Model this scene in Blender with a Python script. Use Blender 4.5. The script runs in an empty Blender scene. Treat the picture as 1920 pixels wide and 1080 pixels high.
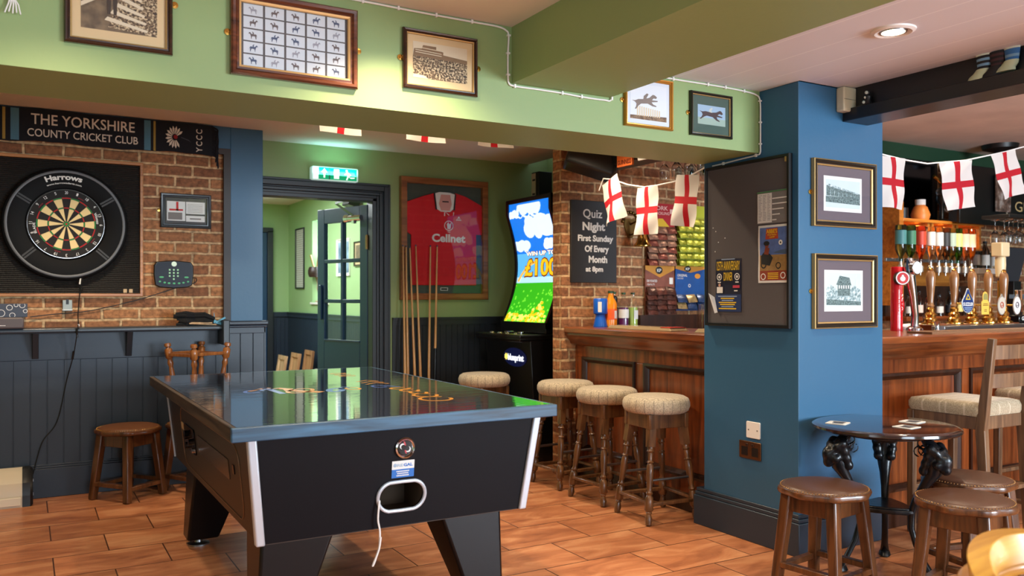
import bpy, bmesh, math, random
from mathutils import Matrix, Vector
random.seed(7)
C = bpy.context.scene.collection
SC = bpy.context.scene
PI = math.pi
# ---------------------------------------------------------------- camera, world, light, exposure
cam = bpy.data.objects.new('camera', bpy.data.cameras.new('camera'))
C.objects.link(cam)
cam.location = (0, 0, 1.28)
cam.rotation_euler = (PI/2, 0, -math.atan(914/1588))
cam.data.sensor_width = 36.0
cam.data.lens = 1588/1920*36
cam.data.shift_y = 16/1920
cam.data.clip_start = 0.05
cam.data.dof.use_dof = True
cam.data.dof.focus_distance = 4.0
cam.data.dof.aperture_fstop = 3.2
SC.camera = cam
SC.view_settings.view_transform = 'Standard'
SC.view_settings.look = 'None'
SC.view_settings.gamma = 1
EXPO = 1.1
SC.view_settings.exposure = EXPO
SC.cycles.use_denoising = True
SC.cycles.max_bounces = 8
SC.cycles.transparent_max_bounces = 16
SC.cycles.caustics_reflective = False
SC.cycles.caustics_refractive = False
SC.cycles.sample_clamp_indirect = 6
w = bpy.data.worlds.new('world'); SC.world = w; w.use_nodes = True
w.node_tree.nodes['Background'].inputs[0].default_value = (0.75, 0.85, 1.0, 1)
w.node_tree.nodes['Background'].inputs[1].default_value = 0.4
WARM = (1.0, 0.80, 0.56)
def spot(x, y, z, watts, deg=100, blend=0.8, col=WARM, aim=None, r=0.035):
    l = bpy.data.lights.new('spot_lamp', 'SPOT'); l.energy = watts; l.color = col
    l.spot_size = math.radians(deg); l.spot_blend = blend; l.shadow_soft_size = r
    o = bpy.data.objects.new('spot_lamp', l); C.objects.link(o); o.location = (x, y, z)
    if aim: o.rotation_euler = (Vector(aim)-Vector((x, y, z))).to_track_quat('-Z', 'Y').to_euler()
    return o
def area(x, y, z, sx, sy, watts, aim, col=(0.72, 0.87, 1.0)):
    l = bpy.data.lights.new('area_lamp', 'AREA'); l.shape = 'RECTANGLE'; l.size = sx; l.size_y = sy; l.energy = watts; l.color = col
    o = bpy.data.objects.new('area_lamp', l); C.objects.link(o); o.location = (x, y, z)
    o.rotation_euler = (Vector(aim)-Vector((x, y, z))).to_track_quat('-Z', 'Y').to_euler()
    return o
# daylight through the two front windows behind the camera, the side window and the corridor window
area(1.2, -3.35, 1.45, 2.2, 1.5, 50, (1.2, 0, 1.2))
area(5.2, -3.35, 1.45, 2.6, 1.5, 260, (4.6, 0, 1.5))
area(-2.35, 0.2, 1.5, 2.0, 1.3, 9, (0, 0.2, 1.4))
area(3.42, 9.655, 1.70, 0.55, 0.9, 16, (0, 9.6, 1.5))
area(1.7, 8.6, 2.45, 1.4, 1.6, 55, (1.7, 8.6, 0), (0.9, 0.96, 1.0))  # unseen ceiling light added to brighten the corridor, not window light
# ceiling spots, warm
for a in ((1.28, 2.80, 2.42, 58, 130), (0.1, 2.66, 2.42, 30, 125), (1.0, 0.9, 2.42, 32, 120), (-1.2, 1.6, 2.42, 45, 120),
          (3.0, 2.166, 2.33, 40, 120), (3.0, 0.5, 2.33, 40, 120), (5.1, 1.9, 2.69, 55, 120), (5.4, -0.2, 2.69, 45, 120),
          (0.25, 5.35, 2.46, 42, 115), (-1.5, 5.3, 2.46, 36, 115), (2.4, 5.0, 2.46, 24, 120), (1.75, 4.0, 2.465, 30, 170, 0.3), (3.0, 4.35, 2.46, 55, 120), (4.2, 4.35, 2.69, 45, 110),  # wide spot added to light the rear flags; the next one, the counter
          (5.3, 4.4, 2.69, 55, 120), (7.0, 4.0, 2.69, 80, 120), (8.4, 3.2, 2.69, 50, 120), (5.0, 3.3, 2.69, 30, 110)):
    spot(*a)
# ---------------------------------------------------------------- materials
def srgb(r, g, b):
    f = lambda c: (c/255/12.92) if c/255 <= 0.04045 else ((c/255+0.055)/1.055)**2.4
    return (f(r), f(g), f(b), 1)
MATS = {}
def N(nt, t, **kw):
    n = nt.nodes.new(t)
    for k, v in kw.items(): setattr(n, k, v)
    return n
def base(name):
    m = bpy.data.materials.new(name); m.use_nodes = True
    return m, m.node_tree, m.node_tree.nodes['Principled BSDF']
def mat(name, col, rough=0.5, metal=0.0, bump=0, bscale=60, vary=0.0, vscale=8, coat=0, sheen=0, spec=None, alpha=None):
    if name in MATS: return MATS[name]
    m, nt, p = base(name); L = nt.links.new
    c = srgb(*col); p.inputs['Base Color'].default_value = c
    p.inputs['Roughness'].default_value = rough; p.inputs['Metallic'].default_value = metal
    if spec is not None: p.inputs['Specular IOR Level'].default_value = spec
    if coat: p.inputs['Coat Weight'].default_value = coat; p.inputs['Coat Roughness'].default_value = 0.06
    if sheen: p.inputs['Sheen Weight'].default_value = sheen
    tc = N(nt, 'ShaderNodeTexCoord')
    if vary:
        n = N(nt, 'ShaderNodeTexNoise'); n.inputs['Scale'].default_value = vscale; n.inputs['Detail'].default_value = 4
        L(tc.outputs['Object'], n.inputs['Vector'])
        r = N(nt, 'ShaderNodeValToRGB'); r.color_ramp.elements[0].position = 0.3; r.color_ramp.elements[1].position = 0.7
        r.color_ramp.elements[0].color = [x*(1-vary) for x in c[:3]]+[1]; r.color_ramp.elements[1].color = [min(1, x*(1+vary)) for x in c[:3]]+[1]
        L(n.outputs['Fac'], r.inputs['Fac']); L(r.outputs['Color'], p.inputs['Base Color'])
    if bump:
        n = N(nt, 'ShaderNodeTexNoise'); n.inputs['Scale'].default_value = bscale; n.inputs['Detail'].default_value = 3
        L(tc.outputs['Object'], n.inputs['Vector'])
        b = N(nt, 'ShaderNodeBump'); b.inputs['Strength'].default_value = bump; b.inputs['Distance'].default_value = 0.004
        L(n.outputs['Fac'], b.inputs['Height']); L(b.outputs['Normal'], p.inputs['Normal'])
    MATS[name] = m
    return m
def wood(name, dark, light, rough=0.4, axis=2, scale=1.0, coat=0.0, bump=0.15, contrast=(0.3, 0.72)):
    if name in MATS: return MATS[name]
    m, nt, p = base(name); L = nt.links.new
    tc = N(nt, 'ShaderNodeTexCoord'); mp = N(nt, 'ShaderNodeMapping')
    s = [28*scale]*3; s[axis] = 2.2*scale; mp.inputs['Scale'].default_value = s
    L(tc.outputs['Object'], mp.inputs['Vector'])
    n = N(nt, 'ShaderNodeTexNoise'); n.inputs['Scale'].default_value = 1; n.inputs['Detail'].default_value = 6; n.inputs['Distortion'].default_value = 0.6
    L(mp.outputs['Vector'], n.inputs['Vector'])
    r = N(nt, 'ShaderNodeValToRGB'); r.color_ramp.elements[0].position, r.color_ramp.elements[1].position = contrast
    r.color_ramp.elements[0].color = srgb(*dark); r.color_ramp.elements[1].color = srgb(*light)
    L(n.outputs['Fac'], r.inputs['Fac']); L(r.outputs['Color'], p.inputs['Base Color'])
    b = N(nt, 'ShaderNodeBump'); b.inputs['Strength'].default_value = bump; b.inputs['Distance'].default_value = 0.002
    L(n.outputs['Fac'], b.inputs['Height']); L(b.outputs['Normal'], p.inputs['Normal'])
    p.inputs['Roughness'].default_value = rough
    if coat: p.inputs['Coat Weight'].default_value = coat; p.inputs['Coat Roughness'].default_value = 0.12
    MATS[name] = m
    return m
def emit(name, col, strength):
    if name in MATS: return MATS[name]
    m, nt, p = base(name); c = srgb(*col)
    p.inputs['Base Color'].default_value = c; p.inputs['Emission Color'].default_value = c
    p.inputs['Emission Strength'].default_value = strength/2**EXPO; p.inputs['Roughness'].default_value = 0.2
    MATS[name] = m
    return m
def sheet_glass(name='sheet_glass', tint=(1, 1, 1, 1), ior=1.5):
    if name in MATS: return MATS[name]
    m = bpy.data.materials.new(name); m.use_nodes = True; nt = m.node_tree; nt.nodes.clear(); L = nt.links.new
    o = N(nt, 'ShaderNodeOutputMaterial'); mx = N(nt, 'ShaderNodeMixShader'); t = N(nt, 'ShaderNodeBsdfTransparent'); g = N(nt, 'ShaderNodeBsdfGlossy')
    lw = N(nt, 'ShaderNodeLayerWeight'); lw.inputs['Blend'].default_value = .5; pw = N(nt, 'ShaderNodeMath', operation='POWER'); L(lw.outputs['Facing'], pw.inputs[0]); pw.inputs[1].default_value = 5
    f = N(nt, 'ShaderNodeMath', operation='MULTIPLY_ADD'); L(pw.outputs[0], f.inputs[0]); f.inputs[1].default_value = .92; f.inputs[2].default_value = .045
    g.inputs['Roughness'].default_value = 0.02; t.inputs['Color'].default_value = tint
    L(f.outputs[0], mx.inputs[0]); L(t.outputs[0], mx.inputs[1]); L(g.outputs[0], mx.inputs[2]); L(mx.outputs[0], o.inputs['Surface'])
    MATS[name] = m
    return m
def clear_glass(name, col, rough=0.03, trans=1.0):
    if name in MATS: return MATS[name]
    m, nt, p = base(name)
    p.inputs['Base Color'].default_value = srgb(*col); p.inputs['Roughness'].default_value = rough
    p.inputs['Transmission Weight'].default_value = trans; p.inputs['IOR'].default_value = 1.45
    MATS[name] = m
    return m
def wallcoord(nt):
    """(along the wall, height) from the position, whichever way the face looks"""
    L = nt.links.new
    g = N(nt, 'ShaderNodeNewGeometry'); sp = N(nt, 'ShaderNodeSeparateXYZ'); sn = N(nt, 'ShaderNodeSeparateXYZ')
    L(g.outputs['Position'], sp.inputs[0]); L(g.outputs['True Normal'], sn.inputs[0])
    a = N(nt, 'ShaderNodeMath', operation='ABSOLUTE'); L(sn.outputs['X'], a.inputs[0])
    gt = N(nt, 'ShaderNodeMath', operation='GREATER_THAN'); L(a.outputs[0], gt.inputs[0]); gt.inputs[1].default_value = 0.7
    mx = N(nt, 'ShaderNodeMix'); L(gt.outputs[0], mx.inputs['Factor']); L(sp.outputs['X'], mx.inputs['A']); L(sp.outputs['Y'], mx.inputs['B'])
    c = N(nt, 'ShaderNodeCombineXYZ'); L(mx.outputs['Result'], c.inputs['X']); L(sp.outputs['Z'], c.inputs['Y'])
    return c.outputs[0]
def brick_mat(name='red_brick', c1=(184, 128, 84), c2=(132, 86, 58), mortar=(206, 172, 130)):
    m, nt, p = base(name); L = nt.links.new
    uv = wallcoord(nt)
    wn = N(nt, 'ShaderNodeTexNoise'); wn.inputs['Scale'].default_value = 9; L(uv, wn.inputs['Vector'])
    ad = N(nt, 'ShaderNodeVectorMath', operation='MULTIPLY_ADD'); L(wn.outputs['Color'], ad.inputs[0]); ad.inputs[1].default_value = (0.014, 0.014, 0); L(uv, ad.inputs[2])
    b = N(nt, 'ShaderNodeTexBrick'); L(ad.outputs[0], b.inputs['Vector'])
    b.inputs['Scale'].default_value = 1; b.inputs['Brick Width'].default_value = 0.226; b.inputs['Row Height'].default_value = 0.0755
    b.inputs['Mortar Size'].default_value = 0.0105; b.inputs['Mortar Smooth'].default_value = 0.35; b.inputs['Bias'].default_value = 0.0
    b.inputs['Color1'].default_value = srgb(*c1); b.inputs['Color2'].default_value = srgb(*c2); b.inputs['Mortar'].default_value = srgb(*mortar)
    n = N(nt, 'ShaderNodeTexNoise'); n.inputs['Scale'].default_value = 34; n.inputs['Detail'].default_value = 6; L(uv, n.inputs['Vector'])
    r = N(nt, 'ShaderNodeValToRGB'); r.color_ramp.elements[0].position = 0.28; r.color_ramp.elements[1].position = 0.72
    r.color_ramp.elements[0].color = (0.45, 0.42, 0.4, 1); r.color_ramp.elements[1].color = (1.25, 1.2, 1.15, 1); L(n.outputs['Fac'], r.inputs['Fac'])
    mu = N(nt, 'ShaderNodeMix', data_type='RGBA', blend_type='MULTIPLY'); mu.inputs['Factor'].default_value = 1
    L(b.outputs['Color'], mu.inputs['A']); L(r.outputs['Color'], mu.inputs['B'])
    L(mu.outputs['Result'], p.inputs['Base Color']); p.inputs['Roughness'].default_value = 0.85
    h = N(nt, 'ShaderNodeMath', operation='MULTIPLY_ADD'); L(b.outputs['Fac'], h.inputs[0]); h.inputs[1].default_value = -1.0
    n2 = N(nt, 'ShaderNodeMath', operation='MULTIPLY'); L(n.outputs['Fac'], n2.inputs[0]); n2.inputs[1].default_value = 0.7; L(n2.outputs[0], h.inputs[2])
    bp = N(nt, 'ShaderNodeBump'); bp.inputs['Strength'].default_value = 0.9; bp.inputs['Distance'].default_value = 0.012
    L(h.outputs[0], bp.inputs['Height']); L(bp.outputs['Normal'], p.inputs['Normal'])
    MATS[name] = m
    return m
def floor_mat():
    m, nt, p = base('terracotta_tiles'); L = nt.links.new
    g = N(nt, 'ShaderNodeNewGeometry'); mp = N(nt, 'ShaderNodeMapping'); mp.inputs['Location'].default_value = (-0.12+0.0, -0.03, 0)
    L(g.outputs['Position'], mp.inputs['Vector'])
    b = N(nt, 'ShaderNodeTexBrick'); L(mp.outputs[0], b.inputs['Vector'])
    b.inputs['Scale'].default_value = 1; b.inputs['Brick Width'].default_value = 0.5; b.inputs['Row Height'].default_value = 0.3345
    b.inputs['Mortar Size'].default_value = 0.0035; b.inputs['Mortar Smooth'].default_value = 0.2
    b.inputs['Color1'].default_value = (0.86, 0.86, 0.86, 1); b.inputs['Color2'].default_value = (1.1, 1.1, 1.1, 1); b.inputs['Mortar'].default_value = (0.16, 0.14, 0.13, 1)
    # a different cloud in every tile: the tile shade shifts the noise
    ad = N(nt, 'ShaderNodeVectorMath', operation='MULTIPLY_ADD'); L(b.outputs['Color'], ad.inputs[0]); ad.inputs[1].default_value = (7, 7, 7); L(g.outputs['Position'], ad.inputs[2])
    mp2 = N(nt, 'ShaderNodeMapping'); mp2.inputs['Rotation'].default_value = (0, 0, 0.6); mp2.inputs['Scale'].default_value = (2.4, 8, 1); L(ad.outputs[0], mp2.inputs['Vector'])
    n = N(nt, 'ShaderNodeTexNoise'); n.inputs['Scale'].default_value = 1.0; n.inputs['Detail'].default_value = 8; n.inputs['Roughness'].default_value = 0.62; n.inputs['Distortion'].default_value = 0.9
    L(mp2.outputs[0], n.inputs['Vector'])
    r = N(nt, 'ShaderNodeValToRGB'); e = r.color_ramp.elements
    e[0].position = 0.28; e[0].color = srgb(140, 82, 52); e[1].position = 0.75; e[1].color = srgb(218, 158, 112)
    k = e.new(0.5); k.color = srgb(182, 116, 76)
    L(n.outputs['Fac'], r.inputs['Fac'])
    mu = N(nt, 'ShaderNodeMix', data_type='RGBA', blend_type='MULTIPLY'); mu.inputs['Factor'].default_value = 1
    L(r.outputs['Color'], mu.inputs['A']); L(b.outputs['Color'], mu.inputs['B']); L(mu.outputs['Result'], p.inputs['Base Color'])
    p.inputs['Roughness'].default_value = 0.34
    h = N(nt, 'ShaderNodeMath', operation='MULTIPLY_ADD'); L(b.outputs['Fac'], h.inputs[0]); h.inputs[1].default_value = -0.8
    n2 = N(nt, 'ShaderNodeMath', operation='MULTIPLY'); L(n.outputs['Fac'], n2.inputs[0]); n2.inputs[1].default_value = 0.5; L(n2.outputs[0], h.inputs[2])
    bp = N(nt, 'ShaderNodeBump'); bp.inputs['Strength'].default_value = 0.5; bp.inputs['Distance'].default_value = 0.005
    L(h.outputs[0], bp.inputs['Height']); L(bp.outputs['Normal'], p.inputs['Normal'])
    return m
def boarded(name, col, pitch, rough=0.6, depth=0.25):
    """painted ceiling boards: a thin seam every PITCH metres of x"""
    m, nt, p = base(name); L = nt.links.new
    g = N(nt, 'ShaderNodeNewGeometry'); s = N(nt, 'ShaderNodeSeparateXYZ'); L(g.outputs['Position'], s.inputs[0])
    d = N(nt, 'ShaderNodeMath', operation='DIVIDE'); L(s.outputs['X'], d.inputs[0]); d.inputs[1].default_value = pitch
    f = N(nt, 'ShaderNodeMath', operation='FRACT'); L(d.outputs[0], f.inputs[0])
    lt = N(nt, 'ShaderNodeMath', operation='LESS_THAN'); L(f.outputs[0], lt.inputs[0]); lt.inputs[1].default_value = 0.025
    mx = N(nt, 'ShaderNodeMix', data_type='RGBA'); L(lt.outputs[0], mx.inputs['Factor']); c = srgb(*col)
    mx.inputs['A'].default_value = c; mx.inputs['B'].default_value = [min(1, x*(1+depth)) for x in c[:3]]+[1]
    L(mx.outputs['Result'], p.inputs['Base Color']); p.inputs['Roughness'].default_value = rough
    MATS[name] = m
    return m
def tweed(name, c1, c2, c3, pitch=0.045):
    m, nt, p = base(name); L = nt.links.new
    tc = N(nt, 'ShaderNodeTexCoord')
    n = N(nt, 'ShaderNodeTexNoise'); n.inputs['Scale'].default_value = 180; L(tc.outputs['Object'], n.inputs['Vector'])
    r = N(nt, 'ShaderNodeValToRGB'); r.color_ramp.elements[0].position = 0.35; r.color_ramp.elements[1].position = 0.65
    r.color_ramp.elements[0].color = srgb(*c1); r.color_ramp.elements[1].color = srgb(*c2); L(n.outputs['Fac'], r.inputs['Fac'])
    s = N(nt, 'ShaderNodeSeparateXYZ'); L(tc.outputs['Object'], s.inputs[0]); last = r.outputs['Color']
    sn = N(nt, 'ShaderNodeSeparateXYZ'); L(tc.outputs['Normal'], sn.inputs[0])
    top = N(nt, 'ShaderNodeMath', operation='GREATER_THAN'); L(sn.outputs['Z'], top.inputs[0]); top.inputs[1].default_value = .75
    inv = N(nt, 'ShaderNodeMath', operation='SUBTRACT'); inv.inputs[0].default_value = 1; L(top.outputs[0], inv.inputs[1])
    at = N(nt, 'ShaderNodeMath', operation='ARCTAN2'); L(s.outputs['Y'], at.inputs[0]); L(s.outputs['X'], at.inputs[1])
    ar = N(nt, 'ShaderNodeMath', operation='MULTIPLY'); L(at.outputs[0], ar.inputs[0]); ar.inputs[1].default_value = .16
    for src, mk in ((s.outputs['X'], top), (s.outputs['Y'], top), (ar.outputs[0], inv)):
        d = N(nt, 'ShaderNodeMath', operation='DIVIDE'); L(src, d.inputs[0]); d.inputs[1].default_value = pitch
        f = N(nt, 'ShaderNodeMath', operation='FRACT'); L(d.outputs[0], f.inputs[0])
        lt = N(nt, 'ShaderNodeMath', operation='LESS_THAN'); L(f.outputs[0], lt.inputs[0]); lt.inputs[1].default_value = 0.09
        k0 = N(nt, 'ShaderNodeMath', operation='MULTIPLY'); L(lt.outputs[0], k0.inputs[0]); L(mk.outputs[0], k0.inputs[1])
        k = N(nt, 'ShaderNodeMath', operation='MULTIPLY'); L(k0.outputs[0], k.inputs[0]); k.inputs[1].default_value = 0.55
        mx = N(nt, 'ShaderNodeMix', data_type='RGBA'); L(k.outputs[0], mx.inputs['Factor']); L(last, mx.inputs['A']); mx.inputs['B'].default_value = srgb(*c3)
        last = mx.outputs['Result']
    L(last, p.inputs['Base Color']); p.inputs['Roughness'].default_value = 0.9; p.inputs['Sheen Weight'].default_value = 0.2
    MATS[name] = m
    return m
def speckle(name, stops, scale=40, detail=8, rough=0.6, stretch=(1, 1, 1), dist=0):
    """a printed photograph seen from afar: cloudy tones between the given colours"""
    if name in MATS: return MATS[name]
    m, nt, p = base(name); L = nt.links.new
    tc = N(nt, 'ShaderNodeTexCoord'); mp = N(nt, 'ShaderNodeMapping'); mp.inputs['Scale'].default_value = stretch; L(tc.outputs['Object'], mp.inputs['Vector'])
    n = N(nt, 'ShaderNodeTexNoise'); n.inputs['Scale'].default_value = scale; n.inputs['Detail'].default_value = detail; n.inputs['Distortion'].default_value = dist
    L(mp.outputs[0], n.inputs['Vector'])
    r = N(nt, 'ShaderNodeValToRGB'); e = r.color_ramp.elements
    while len(e) < len(stops): e.new(0.5)
    for i, (q, c) in enumerate(stops): e[i].position = q; e[i].color = srgb(*c)
    L(n.outputs['Fac'], r.inputs['Fac']); L(r.outputs['Color'], p.inputs['Base Color']); p.inputs['Roughness'].default_value = rough
    MATS[name] = m
    return m
GREEN = mat('green_paint', (138, 160, 104), 0.5, bump=0.12, bscale=45)
BLUE = mat('blue_paint', (44, 92, 126), 0.45, bump=0.12, bscale=45)
NAVY = mat('navy_paint', (34, 46, 60), 0.42, bump=0.08, bscale=50)
BLACKP = mat('black_blue_paint', (34, 40, 46), 0.4)
CEIL = mat('ceiling_paint', (226, 220, 216), 0.7)
CEILB = boarded('ceiling_boards', (220, 226, 236), 0.21)
BRICK = brick_mat()
TILE = floor_mat()
BLACK = mat('black_satin', (14, 14, 16), 0.4)
BLACKG = mat('black_gloss', (10, 10, 12), 0.12)
WHITE = mat('white_plastic', (232, 230, 225), 0.4)
CHROME = mat('chrome', (215, 215, 220), 0.12, 1)
STEEL = mat('brushed_steel', (150, 150, 152), 0.35, 1)
BRASS = mat('polished_brass', (205, 160, 80), 0.2, 1)
GILT = mat('gilt', (182, 152, 98), 0.4, 0.6)
RED = mat('flag_red', (196, 24, 40), 0.7)
CLOTHW = mat('flag_white', (235, 232, 228), 0.75)
PAPER = mat('white_paper', (225, 225, 222), 0.6)
INK = mat('black_ink', (22, 22, 26), 0.6)
GLASS = sheet_glass()
OAK = wood('counter_oak', (84, 36, 14), (152, 78, 34), 0.32, 2, 1.0, 0.3)
OAKX = wood('counter_oak_along', (84, 38, 16), (150, 80, 36), 0.3, 0, 1.0, 0.3)
OAKY = wood('counter_oak_across', (96, 44, 18), (160, 86, 38), 0.3, 1, 1.0, 0.3)
OAKD = wood('dark_oak_moulding', (36, 18, 10), (62, 32, 18), 0.35, 2, 1.0, 0.2)
STOOLW = wood('stool_wood', (54, 29, 14), (110, 66, 34), 0.32, 2, 1.4, 0.3)
TURNED = wood('turned_stool_wood', (70, 44, 24), (128, 86, 50), 0.3, 2, 1.4, 0.35)
CHAIRW = wood('bar_chair_wood', (82, 58, 40), (134, 100, 70), 0.45, 2, 1.2)
PALEW = wood('pale_wood', (178, 140, 100), (222, 190, 150), 0.6, 2, 1.0)
# ---------------------------------------------------------------- mesh builder
_TXT = {}
def text_mesh(s, bold=0.0):
    """outline of a string as (verts, faces), baseline at y=0, cap height 1"""
    k = (s, bold)
    if k in _TXT: return _TXT[k]
    cu = bpy.data.curves.new('t', 'FONT'); cu.body = s; cu.size = 1/0.72; cu.offset = bold; cu.resolution_u = 3
    o = bpy.data.objects.new('t', cu); C.objects.link(o)
    bpy.context.view_layer.update()
    me = bpy.data.meshes.new_from_object(o.evaluated_get(bpy.context.evaluated_depsgraph_get()))
    vs = [v.co.copy() for v in me.vertices]; fs = [tuple(f.vertices) for f in me.polygons]
    bpy.data.objects.remove(o); bpy.data.curves.remove(cu); bpy.data.meshes.remove(me)
    _TXT[k] = (vs, fs)
    return vs, fs
def circle(r, n=32, cx=0, cz=0, a0=0, rz=None):
    return [(cx+r*math.cos(a0+2*PI*i/n), cz+(rz or r)*math.sin(a0+2*PI*i/n)) for i in range(n)]
def rect(x0, x1, z0, z1): return [(x0, z0), (x1, z0), (x1, z1), (x0, z1)]
def rrect(x0, x1, z0, z1, r, n=5):
    out = []
    for cx, cz, a in ((x1-r, z0+r, -90), (x1-r, z1-r, 0), (x0+r, z1-r, 90), (x0+r, z0+r, 180)):
        for i in range(n+1):
            t = math.radians(a+90*i/n); out.append((cx+r*math.cos(t), cz+r*math.sin(t)))
    return out
class MB:
    def __init__(s): s.v = []; s.f = []; s.mi = []; s.m = 0; s.T = Matrix()
    def add(s, vs, fs):
        k = len(s.v); s.v += [s.T @ Vector(p) for p in vs]
        for f in fs: s.f.append([i+k for i in f]); s.mi.append(s.m)
        return s
    def box(s, x0, x1, y0, y1, z0, z1):
        return s.add([(x0, y0, z0), (x1, y0, z0), (x1, y1, z0), (x0, y1, z0), (x0, y0, z1), (x1, y0, z1), (x1, y1, z1), (x0, y1, z1)],
                     [(0, 3, 2, 1), (4, 5, 6, 7), (0, 1, 5, 4), (1, 2, 6, 5), (2, 3, 7, 6), (3, 0, 4, 7)])
    def cbox(s, c, d, R=None):
        M = Matrix.Translation(Vector(c)) @ (R.to_4x4() if R else Matrix())
        vs = [M @ Vector((a*d[0]/2, b*d[1]/2, e*d[2]/2)) for e in (-1, 1) for a, b in ((-1, -1), (1, -1), (1, 1), (-1, 1))]
        return s.add(vs, [(0, 3, 2, 1), (4, 5, 6, 7), (0, 1, 5, 4), (1, 2, 6, 5), (2, 3, 7, 6), (3, 0, 4, 7)])
    def hexa(s, bot, top):
        return s.add(list(bot)+list(top), [(0, 3, 2, 1), (4, 5, 6, 7), (0, 1, 5, 4), (1, 2, 6, 5), (2, 3, 7, 6), (3, 0, 4, 7)])
    def bar(s, p0, p1, w0, d0=None, w1=None, d1=None, up=(0, 1, 0)):
        p0, p1 = Vector(p0), Vector(p1); ax = (p1-p0).normalized(); u = ax.cross(Vector(up))
        if u.length < 1e-4: u = ax.cross(Vector((1, 0, 0)))
        u.normalize(); v = u.cross(ax); d0 = d0 or w0; w1 = w1 or w0; d1 = d1 or d0
        B = [p0+u*(a*w0/2)+v*(b*d0/2) for a, b in ((-1, -1), (1, -1), (1, 1), (-1, 1))]
        T = [p1+u*(a*w1/2)+v*(b*d1/2) for a, b in ((-1, -1), (1, -1), (1, 1), (-1, 1))]
        return s.add(B+T, [(0, 1, 2, 3), (7, 6, 5, 4), (0, 4, 5, 1), (1, 5, 6, 2), (2, 6, 7, 3), (3, 7, 4, 0)])
    def rings(s, rs, caps=True, closed=False):
        n = len(rs[0]); vs = [p for r in rs for p in r]; fs = []
        m = len(rs)
        for i in range(m if closed else m-1):
            j = (i+1) % m
            for k in range(n): fs.append((i*n+k, i*n+(k+1) % n, j*n+(k+1) % n, j*n+k))
        if caps and not closed: fs += [tuple(reversed(range(n))), tuple(range((m-1)*n, m*n))]
        return s.add(vs, fs)
    def turned(s, p0, p1, prof, n=12, sq=None):
        """a lathe-turned post from p0 to p1; prof = [(t, r)]"""
        p0, p1 = Vector(p0), Vector(p1); ax = (p1-p0); L = ax.length; ax.normalize()
        u = ax.cross(Vector((0, 1, 0)));
        if u.length < 1e-3: u = ax.cross(Vector((1, 0, 0)))
        u.normalize(); v = ax.cross(u)
        return s.rings([[p0+ax*(t*L)+u*(r*math.cos(2*PI*i/n+PI/n))+v*(r*math.sin(2*PI*i/n+PI/n)) for i in range(n)] for t, r in prof])
    def lathe(s, prof, n=24, at=(0, 0, 0), sx=1, sy=1):
        return s.rings([[(at[0]+r*sx*math.cos(2*PI*i/n), at[1]+r*sy*math.sin(2*PI*i/n), at[2]+z) for i in range(n)] for r, z in prof])
    def cyl(s, p0, p1, r0, r1=None, n=16): return s.turned(p0, p1, [(0, r0), (1, r0 if r1 is None else r1)], n)
    def ball(s, c, r, n=10, sz=1.0):
        m = max(5, n//2+1)
        return s.lathe([(max(1e-4, r*math.sin(PI*i/m)), -r*sz*math.cos(PI*i/m)) for i in range(m+1)], n, c)
    def tube(s, pts, r, n=8, closed=False):
        P = [Vector(p) for p in pts]; rs = []; m = len(P); prev = None
        for i, p in enumerate(P):
            a = P[(i-1) % m] if (i or closed) else p; b = P[(i+1) % m] if (i < m-1 or closed) else p
            t = (b-a).normalized()
            u = prev-t*prev.dot(t) if prev else t.cross(Vector((0, 0, 1)) if abs(t.z) < 0.9 else Vector((1, 0, 0)))
            u.normalize(); prev = u; v = t.cross(u); rr = r[i] if isinstance(r, (list, tuple)) else r
            rs.append([p+u*(rr*math.cos(2*PI*k/n))+v*(rr*math.sin(2*PI*k/n)) for k in range(n)])
        return s.rings(rs, closed=closed)
    def prism(s, pts, y0, y1):
        """outline in the xz plane, counter-clockwise from the front (-y), from y0 to y1"""
        n = len(pts); vs = [(x, y0, z) for x, z in pts]+[(x, y1, z) for x, z in pts]
        fs = [tuple(range(n)), tuple(reversed(range(n, 2*n)))]+[((i+1) % n, i, n+i, n+(i+1) % n) for i in range(n)]
        return s.add(vs, fs)
    def plate(s, pts, z0, z1):
        """outline in the xy plane, from z0 to z1"""
        n = len(pts); vs = [(x, y, z0) for x, y in pts]+[(x, y, z1) for x, y in pts]
        fs = [tuple(reversed(range(n))), tuple(range(n, 2*n))]+[(i, (i+1) % n, n+(i+1) % n, n+i) for i in range(n)]
        return s.add(vs, fs)
    def flat(s, pts, y=0.0): return s.add([(x, y, z) for x, z in pts], [tuple(range(len(pts)))])
    def ring2d(s, outer, inner, y=0.0):
        n = len(outer); return s.add([(x, y, z) for x, z in outer]+[(x, y, z) for x, z in inner], [(i, (i+1) % n, n+(i+1) % n, n+i) for i in range(n)])
    def frame(s, x0, x1, z0, z1, prof):
        """a mitred rectangular moulding; prof = [(inset, y)] from the outer back round to the inner back"""
        rs = [[(x0+i, y, z0+i), (x1-i, y, z0+i), (x1-i, y, z1-i), (x0+i, y, z1-i)] for i, y in prof]
        return s.rings(rs, closed=True)
    def text(s, st, x, z, w=None, h=0.05, y=0.0, al='c', bold=0.0, fn=None):
        """lettering in the xz plane facing -y; cap height h, squeezed to width w"""
        vs, fs = text_mesh(st, bold)
        if not vs: return s
        a, b = min(v.x for v in vs), max(v.x for v in vs); W = w or (b-a)*h; k = W/(b-a)
        off = {'c': -W/2, 'l': 0, 'r': -W}[al]
        P = [((v.x-a)*k+off, v.y*h) for v in vs]
        if fn: return s.add([fn(px, pz) for px, pz in P], fs)
        return s.add([(x+px, y, z+pz) for px, pz in P], fs)
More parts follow.
